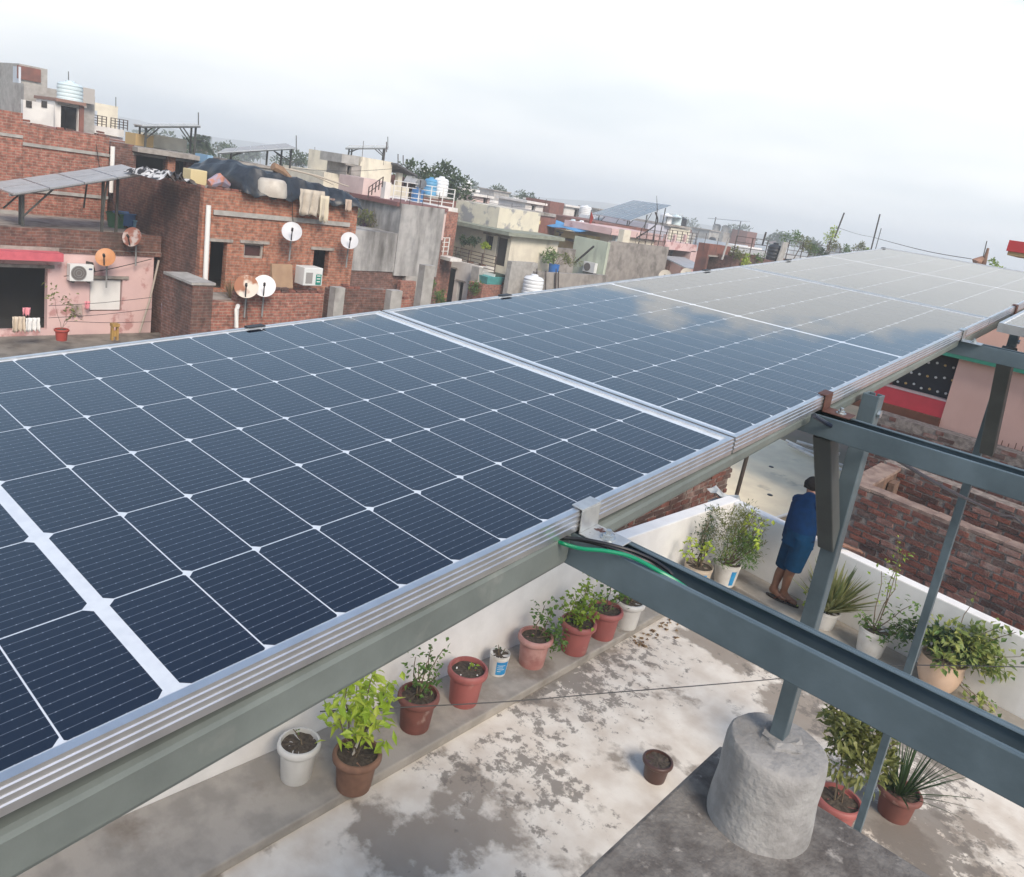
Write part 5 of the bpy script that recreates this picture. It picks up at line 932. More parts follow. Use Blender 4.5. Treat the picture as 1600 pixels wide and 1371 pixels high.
MB().box(X + 0.002, X + 0.1, onx(123, 185, X).y, onx(130, 185, X).y, zx(126, 207, X), zx(126, 166, X)).build('brick_pier', BR_FAR, t)
MB().box(X - 6, X + 0.5, onx(20, 190, X).y, onx(200, 190, X).y, GROUND, zx(108, 208, X)).build('storey', BR_FAR, t)
t = thing('low_white_wall', 'low white wall left of the dark roof doorway, far upper left', 'wall', tuple(onx(55, 195, X))); solid_x(t, X + 0.4, 36, 84, 160, 196, M_WHITEW, 0.3, zb=zx(108, 208, X)); 
for px in (45, 69): p = onx(px, 163, X + 0.42); MB().box(p.x, p.x + 0.02, p.y - 0.12, p.y + 0.12, p.z - 0.15, p.z + 0.15).build('vent', M_DARK, t)
X = -47; t = thing('white_balcony_house', 'white house with dark balcony rails, far upper left', 'house', tuple(onx(160, 200, X)))
solid_x(t, X - 2, 130, 184, 162, 200, M_CREAM, 5, zb=GROUND); solid_x(t, X + 0.6, 128, 194, 198, 210, M_WHITEW, 3, 'balcony'); solid_x(t, X + 0.4, 130, 192, 211, 225, M_PINK2, 4, zb=GROUND); solid_x(t, X - 0.2, 136, 152, 172, 198, M_PALEBLUE, 1.5, 'roof_room')
zb_ = zx(160, 198, X + 0.6)
rail('dark rail on the left half of the white balcony', (X + 0.6, onx(131, 196, X).y, zb_), (X + 0.6, onx(159, 196, X).y, zb_), 0.55, M_BROWNR, 4, 4); rail('dark rail on the right half of the white balcony', (X + 0.6, onx(166, 198, X).y, zb_), (X + 0.6, onx(192, 198, X).y, zb_), 0.55, M_BROWNR, 4, 4)
# ---- brick house with black openings, behind
X = -31.5; t = thing('open_brick_house', 'brick house with wide black openings under a thin solar table', 'house', (X, 15, GROUND))
y0, y1 = onx(172, 260, X).y, onx(318, 270, X).y; zt, zl = zx(255, 243, X), zx(250, 300, X)
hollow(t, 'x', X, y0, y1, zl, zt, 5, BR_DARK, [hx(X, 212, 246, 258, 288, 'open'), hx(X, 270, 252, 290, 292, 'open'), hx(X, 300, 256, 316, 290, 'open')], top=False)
MB().box(X - 5, X, y0, y1, GROUND, zl - .003).build('storey', BR_DARK, t); MB().box(X - 5, X + 0.5, onx(206, 240, X).y, y1 + 0.1, zt + .003, zt + 0.18).build('roof', M_SLAB, t)
MB().box(X - 1, X + 0.02, y0, onx(209, 250, X).y, zt - 0.5, zx(190, 224, X)).build('wall', BR_DARK, t)
MB().box(X + 0.002, X + 0.2, onx(258, 265, X).y, onx(270, 265, X).y, zl, zt).build('pillar', BR_ORANGE, t)
y0, y1, z0, z1 = hx(X - 2, 212, 211, 240, 229, '')[:4]; MB().box(X - 3, X - 2, y0, y1, zt + .19, z1).build('roof_wall', pm('ochre_wash', (0.46, 0.32, 0.15), rough=0.9), t); y0, y1, z0, z1 = hx(X - 3.2, 236, 214, 292, 236, '')[:4]; MB().box(X - 4.5, X - 3.2, y0, y1, zt + .19, z1).build('roof_wall', M_CREAM, t)
table('thin flat solar table on posts over the open brick house', [onx(222, 196, X - 0.8), onx(314, 196, X - 0.8), onx(305, 193, X - 3.4), onx(208, 194, X - 3.4)], 4, 2, zt + 0.18)
# ---- main brick house
X = -21.3; YS = 11.05; yr = onx(557, 350, X).y; zt = zx(440, 303, X); zb_ = zx(430, 462, X)
t = thing('main_brick_house', 'two storey bare brick house with dishes and a black tarpaulin on top', 'house', (X, YS, GROUND))
zt = zx(335, 296, X)
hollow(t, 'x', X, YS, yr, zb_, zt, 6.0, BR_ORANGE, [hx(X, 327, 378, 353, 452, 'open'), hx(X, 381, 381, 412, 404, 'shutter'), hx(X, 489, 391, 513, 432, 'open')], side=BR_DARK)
MB().box(X - 6, X, YS, yr, GROUND, zb_ - .003).build('storey', BR_DARK, t)
MB().box(X + 0.003, X + 0.06, YS + 0.3, yr - 0.3, zx(440, 345, X), zx(440, 338, X)).build('band', M_GREY3, t)
MB().tube([onx(326, 321, X + 0.12), onx(320, 453, X + 0.12)], 0.07, 10).build('drain_pipe', M_PVC, t)
dish('white satellite dish high on the brick house beside the hanging cloth', onx(456, 363, X + 0.6), 0.30, M_DISHW); dish('white satellite dish at the right end of the brick house', onx(546, 377, X + 0.6), 0.28, M_DISHW)
dish('rusty peeling satellite dish on the lower brick ledge', onx(385, 449, -19.30), 0.32, M_DISHR); dish('white satellite dish right beside the rusty one', onx(413, 448, -19.32), 0.31, pm('bright_dish', (0.70, 0.70, 0.70), rough=0.5))
y0, y1, z0, z1, _ = hx(X + 0.9, 432, 416, 464, 452, ''); tag(MB().hexa([(X + .6, y0, z0), (X + 0.75, y0, z0), (X + .75, y1, z0), (X + .6, y1, z0), (X + .5, y0, z1), (X + .6, y0, z1), (X + .6, y1, z1), (X + .5, y1, z1)]).build('cardboard_box', pm('cardboard', (0.36, 0.24, 0.15), (0.31, 0.2, 0.125), 3, 0.8), bevel=0.01), 'flat brown cardboard box on the brick ledge', 'box')
y0, y1, z0, z1, _ = hx(X + 0.9, 475, 419, 504, 447, ''); t2 = thing('air_cooler', 'white air cooler with a green label under the right window', 'air cooler', (X + .5, y0, z0)); MB().box(X + 0.4, X + 0.9, y0, y1, z0, z1).build('body', pm('cooler_white', (0.66, 0.68, 0.67), rough=0.5), t2, bevel=0.02)
MB().box(X + 0.9, X + 0.915, y0 + (y1 - y0) * .64, y1 - 0.05, z0 + .04, z1 - .2).build('label', pm('teal_label', (0.01, 0.22, 0.17), rough=0.5), t2); MB().box(X + 0.9, X + 0.912, y0 + 0.07, y0 + (y1 - y0) * .45, z0 + .08, z1 - .15).build('grille', pm('grey_grille', (0.28, 0.27, 0.26), rough=0.7), t2)
for i in range(4): MB().box(X + 0.916, X + 0.920, y0 + (y1 - y0) * .68, y1 - 0.09, z0 + 0.12 + i * 0.09, z0 + 0.15 + i * 0.09).build('label_line', m_bulb[0], t2)
top_course(t, X, YS + .1, yr - .1, zt + .002); 
for i in range(20):        # loose bricks on the side wall too
    o = bpy.data.objects.new('brick', R.choice(BME)); COL.objects.link(o); o.parent = t; o.matrix_parent_inverse = t.matrix_basis.inverted(); o.location = (X - 0.3 - i * 0.24, YS + .02 + U(-.02, .02), zt + .036); o.rotation_euler = (0, 0, U(-.08, .08))
# roof clutter
zr = zt
def tarp():
    q = MB(); n, m = 44, 14; ya, yb = onx(378, 290, X).y, onx(564, 300, X).y; rr = random.Random(3)
    for j in range(m + 1):
        for i in range(n + 1):
            u, v = i / n, j / m; hgt = 0.80 * min(1, u * 9) ** 0.5 * (1 - 0.62 * u) * (1 if u < .97 else .6)
            z = zr + 0.06 + hgt * (0.35 + 0.65 * math.sin(0.5 + v * 2.0)) + 0.035 * math.sin(i * 0.8 + j * 1.3) + 0.03 * math.sin(i * 2.1 - j * .7) + rr.uniform(-.018, .018)
            if j >= m - 1: z = zr + (0.16 if j == m - 1 else -0.04) + 0.05 * math.sin(i * 1.1)
            if i == 0: z = zr + 0.03
            q.v.append((X - 3.6 + 3.85 * v + 0.05 * math.sin(i * 0.9), ya + (yb - ya) * u + 0.06 * math.sin(j * 1.7), z))
    q.f = [(j * (n + 1) + i, (j + 1) * (n + 1) + i, (j + 1) * (n + 1) + i + 1, j * (n + 1) + i + 1) for j in range(m) for i in range(n)]; q.sm = True
    o = q.build('tarpaulin', pm('black_tarp', (0.014, 0.018, 0.024), (0.028, 0.034, 0.043), 3, 0.42, bump=0.9, bscale=5)); so = o.modifiers.new('thick', 'SOLIDIFY'); so.thickness = 0.02; return tag(o, 'crumpled black tarpaulin draped over the brick house roof', 'tarpaulin')
tarp()
for (a, b, w_, lab, mm) in (((425, 277), (452, 283), 0.25, 'bundle of brown sacking on the tarpaulin', 'brown'), ((440, 280), (545, 292), 0.05, 'long pale stick lying across the tarpaulin', 'stick'), ((452, 281), (520, 300), 0.04, 'second thin stick lying across the tarpaulin', 'stick')):
    A, B = onx(*a, X - 0.8), onx(*b, X - 0.8); A.z = max(A.z, zr + 0.85); B.z = max(B.z, zr + 0.55); tag(MB().tube([A, A.lerp(B, .5) + Vector((0, 0, .05)), B], [w_ * .5, w_ * .6, w_ * .4], 7).build('bundle' if mm == 'brown' else 'stick', pm('sacking', (0.30, 0.19, 0.12), (0.22, 0.14, 0.09), 5, 0.9) if mm == 'brown' else pm('pale_stick', (0.46, 0.40, 0.33), rough=0.8)), lab, 'bundle' if mm == 'brown' else 'stick')
c_ = onx(422, 309, X - 0.1); q = MB(); q.lathe([(0.44, 0), (0.46, 0.1), (0.42, 0.42), (0.36, 0.50), (0.30, 0.52)], (X - 0.05, c_.y, zr - 0.02), 20); tag(q.build('tub', pm('dirty_white_tub', (0.55, 0.51, 0.45), (0.42, 0.38, 0.33), 3, 0.6)), 'upturned dirty white tub at the brick house roof edge', 'tub')
cloth('large pale cloth hanging over the brick house roof edge', X + 0.40, 467, 297, 506, 338, pm('pale_canvas', (0.50, 0.45, 0.38), (0.42, 0.37, 0.31), 4, 0.9), 3, 0.09); cloth('narrow cream cloth hanging right of the large pale one', X + 0.44, 499, 306, 513, 347, pm('cream_canvas', (0.58, 0.52, 0.40), rough=0.9), 1, 0.05); cloth('short pale cloth at the right corner of the brick house', X + 0.38, 539, 312, 549, 330, pm('worn_canvas', (0.46, 0.36, 0.29), rough=0.9), 1, 0.04)
q = MB(); rr = random.Random(12); n, m = 12, 6
for j in range(m + 1):
    for i in range(n + 1): a_ = onx(258 + 62 * i / n, 292, X - 0.4); q.v.append((X - 2.4 + 0.36 * j, a_.y - 0.3, zr + 0.04 + rr.uniform(0, 0.34) * math.sin(math.pi * (i + .5) / (n + 1))))
q.f = [(j * (n + 1) + i, (j + 1) * (n + 1) + i, (j + 1) * (n + 1) + i + 1, j * (n + 1) + i + 1) for j in range(m) for i in range(n)]
tag(q.build('rag_pile', pm('rag_stripes', (0.60, 0.60, 0.60), (0.03, 0.03, 0.035), 5, 0.8, lo=0.47, hi=0.53)), 'heap of black and white rags on the left corner of the brick house roof', 'rags')
c_ = onx(311, 276, X - 1.2); tag(MB().box(c_.x - .5, c_.x, c_.y - .25, c_.y + .25, zr, zr + 0.42).build('yellow_box', pm('pale_yellow_box', (0.60, 0.50, 0.28), rough=0.7), bevel=0.02), 'pale yellow box beside the rag heap', 'box')
c_ = onx(342, 285, X - 0.6); tag(MB().tube([(c_.x, c_.y - .3, zr + .1), (c_.x, c_.y, zr + 0.25), (c_.x - .1, c_.y + .35, zr + .12)], [0.12, 0.2, 0.1], 8).build('bundle', pm('orange_rag', (0.45, 0.20, 0.14), (0.32, 0.28, 0.36), 4, 0.9, lo=.45, hi=.55)), 'orange and lilac bundle behind the brick house parapet', 'bundle')
# ledge terrace walls in front of the main brick house
XL = -19.6
t = thing('lower_brick_terrace', 'lower brick terrace wall with cement piers just above the panel edge', 'brick wall', (XL, 13, GROUND))
for (p0, p1, pt, mat) in ((368, 505, 458, BR_RED), (513, 602, 452, BR_DARK), (602, 640, 468, BR_RED)):
    y0, y1 = onx(p0, pt + 20, XL).y, onx(p1, pt + 20, XL).y; MB().box(XL - 0.24, XL, y0, y1 - .004, GROUND, zx((p0 + p1) / 2, pt, XL)).build('wall', mat, t); top_course(t, XL, y0, y1, zx((p0 + p1) / 2, pt, XL) + .002, .25, .3)
MB().box(X + 0.004, XL - 0.24, onx(330, 470, XL).y, onx(602, 470, XL).y, GROUND, zx(430, 470, XL) - 0.1).build('terrace', M_SLAB, t)
for p0, p1, pt in ((513, 528, 447), (600, 617, 452), (652, 668, 413)): y0, y1 = onx(p0, pt + 25, XL).y, onx(p1, pt + 25, XL).y; MB().box(XL + 0.003, XL + 0.3, y0, y1, GROUND, zx((p0 + p1) / 2, pt, XL)).build('pier', M_GREY3, t)
t = thing('alley_brick_wall', 'narrow stepped brick wall at the left foot of the brick house', 'brick wall', (XL, 11, GROUND)); y0, y1 = onx(300, 470, XL).y, onx(332, 470, XL).y
MB().box(X + 0.004, XL, y0, y1, GROUND, zx(316, 446, XL)).build('wall', BR_DARK, t); MB().box(XL - 0.3, XL + 0.002, y1 + .003, onx(368, 480, XL).y, GROUND, zx(350, 472, XL)).build('wall', BR_RED, t)
pass
MB().box(XL - 1.6, XL + 0.03, y0 - .05, y1 + .05, zx(316, 446, XL) + .003, zx(316, 442, XL)).build('coping', M_GREY3, t)
tag(MB().tube([onx(369, 512, XL + 0.3), onx(370, 483, XL + 0.3), onx(372, 478, XL + 0.1)], 0.06, 8).build('vent_pipe', M_PVC), 'short white vent pipe rising by the black clip', 'pipe')
c_ = onx(362, 447, X + 0.9); t = thing('dry_bush', 'dry grass tuft on the brick ledge left of the rusty dish', 'plant', tuple(c_)); blades(t, c_.x, c_.y, c_.z - 0.35, 60, 0.7, 0.03, leaf_mat('straw', (0.18, 0.12, 0.06), (0.26, 0.18, 0.09)), 8, 1.0)
# ---- half rendered brick house and its long solar table, behind the tarpaulin
X2 = -31.0; t = thing('half_rendered_house', 'brick wall half rendered in pale cement behind the tarpaulin', 'house', (X2, 18, GROUND))
y0, y1, z0, z1 = solid_x(t, X2, 323, 368, 254, 300, BR_DARK, 3, zb=GROUND); ya, yb, za, zb2 = solid_x(t, X2 + 0.02, 368.3, 434, 261, 300, M_GREY3, 3, zb=GROUND); MB().box(X2 - 3, X2 + 0.1, ya, yb, zb2 + .003, zb2 + .1).build('coping', M_SLAB, t)
tag(MB().box(X2 - .4, X2 + .6, onx(312, 252, X2).y, onx(321, 252, X2).y, GROUND, zx(316, 241, X2)).build('blue_pillar', pm('sky_blue_paint', (0.22, 0.38, 0.55), rough=.7)), 'sky blue pillar beside the open brick house', 'pillar')
table('long pale solar table on crossed struts behind the tarpaulin', [onx(340, 238, X2 - 1), onx(463, 231, X2 - 1), onx(447, 224, X2 - 4.5), onx(352, 232, X2 - 4.5)], 5, 2, zb2 + .1, mat=MATS['pale_solar_glass'], posts=((0.15, .15), (.95, .15), (.62, .15), (.9, .8)))
for px, q0, q1, XX_, lab in ((463, 231, 212, -32, 'thin aerial at the right end of the long solar table'), (310, 193, 176, -33, 'thin aerial above the thin flat solar table'), (107, 128, 112, -46, 'thin aerial on the grey house, far upper left'), (181, 162, 152, -49, 'thin aerial on the cream wall, far upper left'), (606, 228, 214, -38, 'thin aerial on the small solar table of the cream house'), (492, 246, 230, -60, 'thin far aerial left of the cement cabin')): tag(MB().tube([onx(px, q0 + 6, XX_), onx(px, q1, XX_)], 0.022, 5).build('aerial', M_IRON), lab, 'aerial', 'roof aerials')
for i, (a, b, Xa, Xb, lab) in enumerate((((170, 300), (190, 345), -27, -25, 'slack cable down the tall brick house corner'), ((150, 225), (160, 290), -27.4, -27.4, 'thin cable hanging on the tall brick wall'), ((456, 300), (458, 350), -21.2, -21.2, 'cable dropping from the tarpaulin to the dish'), ((430, 262), (640, 262), -33, -34, 'cable spanning above the tarpaulin to the shed'), ((700, 300), (860, 325), -36, -40, 'cable spanning between the far white rooms'), ((940, 345), (1120, 372), -38, -44, 'cable spanning past the large solar table'), ((385, 462), (386, 500), -19.5, -19.5, 'cable hanging below the rusty dish'), ((100, 432), (237, 405), -23.3, -23.3, 'cable across the pink wall above the window'))):
    A, B = onx(*a, Xa), onx(*b, Xb); cable([A, A.lerp(B, .5) - Vector((0, 0, .02 * (B - A).length)), B], .012, M_DARK, lab, 'cable', 'cable', 5)
# ---- streaked grey house
X = -28.6; zd = GROUND
t = thing('streaked_grey_house', 'blank grey cement wall with black rain streaks right of the brick house', 'house', (X, 23, GROUND))
y0, y1, z0, z1 = solid_x(t, X, 546, 621, 362, 424, M_GREY, 3, zb=zx(583, 424, X)); ya, yb, za, zb_ = solid_x(t, X + 0.05, 621.5, 689, 322, 430, M_GREY, 3.5, zb=zx(655, 432, X))
MB().box(X - 3, X - 0.05, y0, y1, GROUND, z0 - .003).build('storey', BR_DARK, t); MB().box(X - 3, X + 0.04, ya + 0.8, yb - .2, GROUND, za - .003).build('storey', M_GREY3, t)
solid_x(t, X + 0.3, 624, 648, 440, 480, BR_RED, 0.24, 'brick_wall', zb=GROUND)
Yp = 24.6
t = thing('pink_roof_room', 'small pink room with a grey door above the streaked grey wall', 'house', (X - 3, Yp, GROUND))
hd = hy(Yp, 595, 329, 606, 363, 'door'); xa, xb = ony(586, 340, Yp).x, ony(624, 340, Yp).x; zlo, zhi = ony(605, 366, Yp).z, ony(605, 319, Yp).z; hollow(t, 'y', Yp, xa, xb, zlo, zhi, 3, M_PINK2, [hd], top=False); MB().box(ony(553, 310, Yp).x, xb + .1, Yp - 0.3, Yp + 3, zhi + .003, zhi + .2).build('roof', pm('maroon_slab', (0.20, 0.09, 0.085), rough=0.8), t); MB().box(xa - 2.6, xa - .003, Yp + 1.5, Yp + 3, zlo, zhi).build('wall', BR_RED, t); MB().box(xa - 2.6, xb, Yp + .02, Yp + 3, GROUND, zlo - .003).build('storey', BR_DARK, t)
c_ = ony(572, 350, Yp - 0.3); t = thing('bougainvillea', 'straggly purple flowering bush beside the pink roof room', 'bush', tuple(c_)); q = MB(); rr = random.Random(2)
for i in range(14): twig(q, (c_.x, c_.y, c_.z - 1.0), (c_.x + rr.uniform(-.8, 1.1), c_.y + rr.uniform(-.3, .3), c_.z + rr.uniform(0, 1.2)), 0.03, 0.01, rr)
q.build('stem', m_twig, t); lf, cs = leaves_bush((c_.x + .1, c_.y, c_.z), 0.9, 0.7, 500, 0.14, 0.08, 12, seed=61); lf.build('foliage', G_OLIVE, t); lf, cs = leaves_bush((c_.x - .25, c_.y - .2, c_.z - 0.25), 0.5, 0.3, 160, 0.13, 0.1, 8, seed=62); lf.build('flowers', leaf_mat('purple_bract', (0.07, 0.03, 0.10), (0.13, 0.07, 0.16)), t)
# railed terrace and tanks
XT = -30.5; zt_ = zx(655, 318, XT); t = thing('railed_terrace_house', 'house with a white edged terrace behind the streaked grey wall', 'house', (XT, 26, GROUND))
y0, y1 = onx(600, 320, XT).y, onx(712, 322, XT).y; MB().box(XT - 5, XT, y0, y1, GROUND, zt_ - 0.25).build('wall', M_WHITEW, t); MB().box(XT - 5, XT + 0.1, y0 - .05, y1 + .1, zt_ - .247, zt_).build('slab', M_WHITEW, t); solid_x(t, XT - 1.5, 567, 602, 281, 306, M_PINK2, 2, 'stair_wall', zb=zt_)
MB().box(XT - 0.35, XT - 0.05, y0, y0 + 0.35, zt_ + .002, zx(606, 285, XT)).build('pillar', M_WHITEW, t)
rail('pale steel railing along the terrace above the streaked grey wall', (XT, y0 + .5, zt_), (XT, y1 - .2, zt_), 0.95, M_WHITER, 5, 4)
rail('brown steel stair rail left of the railed terrace', onx(575, 309, XT + .3), onx(597, 293, XT + .3), 0.5, M_BROWNR, 4, 2)
XK = XT - 3.5; DK = zt_
for px, pb, r_, h_, mat, lab in ((651, 317, .34, .78, pm('strong_blue_drum', (0.035, 0.14, 0.33), rough=.45), 'strong blue drum behind the terrace railing'), (671, 306, .36, .95, M_TANKB, 'light blue water tank behind the terrace railing'), (687, 306, .42, 1.0, M_TANKW, 'white water tank right of the light blue one'), (662, 282, .3, .6, M_TANKW, 'small white tank, left of a pair against the tree'), (671, 283, .3, .6, M_TANKW, 'small white tank, right of a pair against the tree')):
    dd = XT - 2.0 if pb > 300 else XT - 9; p = onx(px, pb, dd); tank(lab, tuple(p), r_ * (1 if pb > 300 else 1.3), h_ * (1 if pb > 300 else 1.3), mat)
t = thing('brick_parapet', 'low brick parapet behind the terrace railing', 'parapet', (XT - 4, 28, GROUND)); solid_x(t, XT - 4.5, 655, 728, 312, 330, BR_FAR, 0.3, zb=GROUND)
t = thing('tank_house', 'house carrying the pair of small white tanks', 'house', (XT - 9, 30, GROUND)); solid_x(t, XT - 8, 640, 705, 283, 310, BR_FAR, 4, zb=GROUND)
table('pale slanting solar table in front of the big tree', [onx(648, 292, XT - 6), onx(692, 301, XT - 6), onx(708, 279, XT - 8.5), onx(672, 277, XT - 8.5)], 3, 2, zx(675, 305, XT - 6), mat=MATS['pale_solar_glass'], posts=((.1, .2), (.9, .2)), brace=False)
table('small pale solar table left of the pair of white tanks', [onx(630, 284, XT - 6), onx(650, 287, XT - 6), onx(658, 276, XT - 8), onx(636, 274, XT - 8)], 2, 1, zx(640, 300, XT - 6), mat=MATS['pale_solar_glass'], posts=((.1, .2), (.9, .2)), brace=False)
dish('grey satellite dish on the terrace railing', onx(658, 288, XT + .1), 0.28, pm('grey_dish', (0.12, 0.13, 0.14), rough=.5), (0.5, -0.6, 0.6))
# ---- cream house with a shed
X = -36; t = thing('cream_block_house', 'tall cream house carrying a small solar table', 'house', (X, 27, GROUND)); y0, y1, z0, z1 = solid_x(t, X, 561, 611, 249, 305, M_CREAM, 5, zb=GROUND)
solid_x(t, X - 0.5, 505, 560.5, 273, 300, M_CREAM, 4, zb=GROUND)
zs0 = zx(620, 290, X); p0, p1 = onx(611, 254, X), onx(642, 272, X); MB().hexa([(X - 4, p0.y, p0.z - .1), (X + .6, p0.y, p0.z - .1), (X + .6, p1.y, p1.z - .1), (X - 4, p1.y, p1.z - .1), (X - 4, p0.y, p0.z), (X + .6, p0.y, p0.z), (X + .6, p1.y, p1.z), (X - 4, p1.y, p1.z)]).build('shed_roof', M_DTIN, t)
MB().box(X - .3, X, p1.y - 0.9, p1.y - .6, zs0, p1.z - .05).build('shed_post', M_CREAM, t); MB().box(X - 4, X - 3.5, p0.y, p1.y, zs0, p1.z).build('shed_wall', M_GREY2, t); MB().box(X - 4, X, p0.y + .01, p1.y, GROUND, zs0).build('storey', M_CREAM, t)
t = thing('roof_cabin', 'small raw cement cabin beside the cream house', 'booth', tuple(onx(547, 270, X))); solid_x(t, X + .3, 534, 561, 243, 257, M_GREY3, 2, 'tank_ring'); hollow(t, 'x', X + .25, onx(537, 265, X).y, onx(560, 265, X).y, zx(548, 276, X), zx(548, 257, X) - .004, 1.8, M_GREY2, [hx(X + .25, 542, 259, 549, 274, 'open')], top=False)
table('small solar table on thin posts on the cream house', [onx(539, 231, X - .5), onx(604, 231, X - .5), onx(607, 227, X - 2.5), onx(546, 227, X - 2.5)], 3, 1, z1)
for px, q0, q1 in ((604, 238, 222), (622, 256, 241), (630, 258, 243)): tag(MB().tube([onx(px, q0, X - .5), onx(px, q1, X - .5)], 0.03, 5).build('rebar_rod', M_BROWNR), f'bare reinforcement rod {("right of the small solar table", "left of two above the shed", "right of two above the shed")[(604, 622, 630).index(px)]}', 'rod')
# ---- house with green balcony
Y = 31.0; t = thing('balcony_house', 'cream house with a dark green balcony and brown rail', 'house', (-30, Y, GROUND))
xa, xb = ony(706, 375, Y).x, ony(796, 395, Y).x; zf = ony(745, 418, Y).z; zc_ = ony(745, 357, Y).z
hollow(t, 'y', Y, xa, xb, zf, zc_, 4, M_CREAM, [hy(Y, 757, 367, 770, 391, 'window'), hy(Y, 774, 370, 791, 416, 'door')], top=False)
MB().box(xa - .3, xb + .4, Y - 0.7, Y + 4, zc_ + .004, zc_ + .2).build('roof', pm('greenish_slab', (0.26, 0.28, 0.23), (0.2, 0.22, 0.18), 3, .9), t)
xq, xr, zq, zw = hy(Y + .6, 712, 318, 781, 358, '')[:4]; MB().box(xq, xr, Y + .5, Y + 4, zc_ + .203, zw).build('upper_wall', pm('stained_cream', (0.66, 0.62, 0.50), (0.60, 0.56, 0.46), 2, .85, c3=(0.28, 0.28, 0.29), s3=1.1, l3=.52, h3=.6), t)
MB().box(xa - .6, xb + .2, Y - 1.1, Y - .004, zf - 0.22, zf).build('balcony', M_DGREEN, t); MB().box(xa, xb, Y + .3, Y + 4, GROUND, zf - .004).build('storey', M_WHITEW, t)
MB().box(xa - .65, xb + .25, Y - 1.15, Y - 1.102, zf - .1, zf + .04).build('balcony_edge', M_WHITEW, t)
rail('brown iron railing of the green balcony', (xa - .5, Y - 1.05, zf + .04), (xb + .1, Y - 1.05, zf + .04), 0.9, M_BROWNR, 5, 5)
for px, py, sd, lab in ((722, 378, 71, 'leafy green plant at the left of the green balcony'), (739, 380, 72, 'leafy green plant right beside it on the green balcony'), (758, 386, 73, 'yellow green plant by the balcony window')):
    c_ = ony(px, py, Y - .7); t2 = thing('balcony_plant', lab, 'plant', tuple(c_)); MB().lathe([(0.14, 0), (0.2, .3), (.17, .3)], (c_.x, c_.y, zf + .03), 12).build('pot', POTS['clay'], t2); MB().tube([(c_.x, c_.y, zf + .3), (c_.x, c_.y, c_.z)], 0.02, 6).build('stem', m_twig, t2); lf, cs = leaves_bush(tuple(c_), 0.38 if sd < 73 else .25, 0.34 if sd < 73 else .22, 300, 0.13, 0.07, 9, seed=sd); lf.build('foliage', G_DARK if sd < 73 else G_LIME, t2)
t = thing('porch_under_balcony', 'open cream porch with a cement post under the green balcony', 'porch', (-31, Y - .5, GROUND)); xq, xr = ony(690, 440, Y - 1.4).x, ony(745, 440, Y - 1.4).x; hollow(t, 'y', Y - 1.4, xq, xr, ony(715, 490, Y - 1.4).z, ony(715, 408, Y - 1.4).z, 1.2, M_WHITEW, [hy(Y - 1.4, 692, 418, 709, 475, 'open'), hy(Y - 1.4, 713, 440, 722, 480, 'open')]); solid_y(t, Y - 1.8, 733, 745, 416, 480, M_GREY3, 0.3, 'post', zb=GROUND)
X = -29.8; t = thing('side_brick_wall', 'narrow brick wall between the streaked wall and the balcony house', 'brick wall', (X, 29, GROUND)); solid_x(t, X, 690, 713, 331, 385, BR_RED, 2, zb=GROUND); rail('short white railing left of the green balcony', onx(684, 399, X + .8), onx(699, 399, X + .8), 0.9, M_WHITER, 2, 4)
tag(MB().box(X - .2, X + 1, onx(683, 402, X).y, onx(701, 402, X).y, zx(690, 404, X), zx(690, 399, X)).build('white_slab', M_WHITEW), 'white slab edge under the short white railing', 'slab')
# ---- brick parapets, lattice, yellow house
X = -31; t = thing('brick_court_house', 'brick court walls right of the balcony house', 'house', (X, 34, GROUND)); solid_x(t, X + .8, 797, 860, 373, 420, BR_RED, 0.3, zb=GROUND); solid_x(t, X + .85, 797, 861, 369, 374, M_SLAB, 0.45, 'coping'); solid_x(t, X - 3.5, 780, 869, 334, 352, BR_FAR, 3, zb=GROUND); solid_x(t, X - 3.4, 779, 870, 329, 334, M_SLAB, 3, 'coping')
t2 = thing('lattice_wall', 'cream wall with a pierced lattice of blocks', 'wall', (X - 1, 36, GROUND)); XX = X - 1; y0, y1 = onx(799, 358, XX).y, onx(840, 358, XX).y; z0, z1 = zx(820, 369, XX), zx(820, 348, XX); holes = []
for i in range(9):
    for j in range(4): holes.append((y0 + .15 + (y1 - y0 - .3) * (i + .15) / 9, y0 + .15 + (y1 - y0 - .3) * (i + .85) / 9, z0 + .08 + (z1 - z0 - .16) * (j + .15) / 4, z0 + .08 + (z1 - z0 - .16) * (j + .85) / 4))
m = MB(); m.wall('x', XX, .12, y0, y1, z0, z1, holes); m.build('lattice', M_CREAM, t2); MB().box(XX - .3, XX + .06, y0 - .1, y1 + .1, z1 + .003, z1 + .22).build('coping', M_YEL, t2); MB().box(XX - 1.4, XX - .16, y0, y1, GROUND, z1 - .02).build('wall', M_GREY2, t2); MB().box(XX - .16, XX, y0, y1, GROUND, z0 - .003).build('base', BR_DARK, t2)
Y = 44; t = thing('yellow_house', 'yellow house partly under a blue awning', 'house', (-36, Y, GROUND)); xa, xb = ony(864, 375, Y).x, ony(928, 385, Y).x; hollow(t, 'y', Y, xa, xb, ony(895, 396, Y).z, ony(895, 363, Y).z, 4, M_YEL, [hy(Y, 905, 371, 912, 392, 'door'), hy(Y, 872, 364, 877, 369, 'window')], roof=M_SLAB); MB().box(xa, xb, Y + .02, Y + 4, GROUND, ony(895, 396, Y).z - .003).build('storey', M_YEL, t); solid_y(t, Y - .9, 878, 912, 375, 378, M_DARK, .9, 'chajja'); MB().box(ony(838, 375, Y).x, xa - .003, Y + .3, Y + 2, GROUND, ony(850, 361, Y).z).build('side_wall', pm('brown_wash', (0.22, 0.14, 0.08), rough=.9), t)
a, b = ony(838, 349, Y - 1.2), ony(908, 362, Y - 1.2); q = MB()
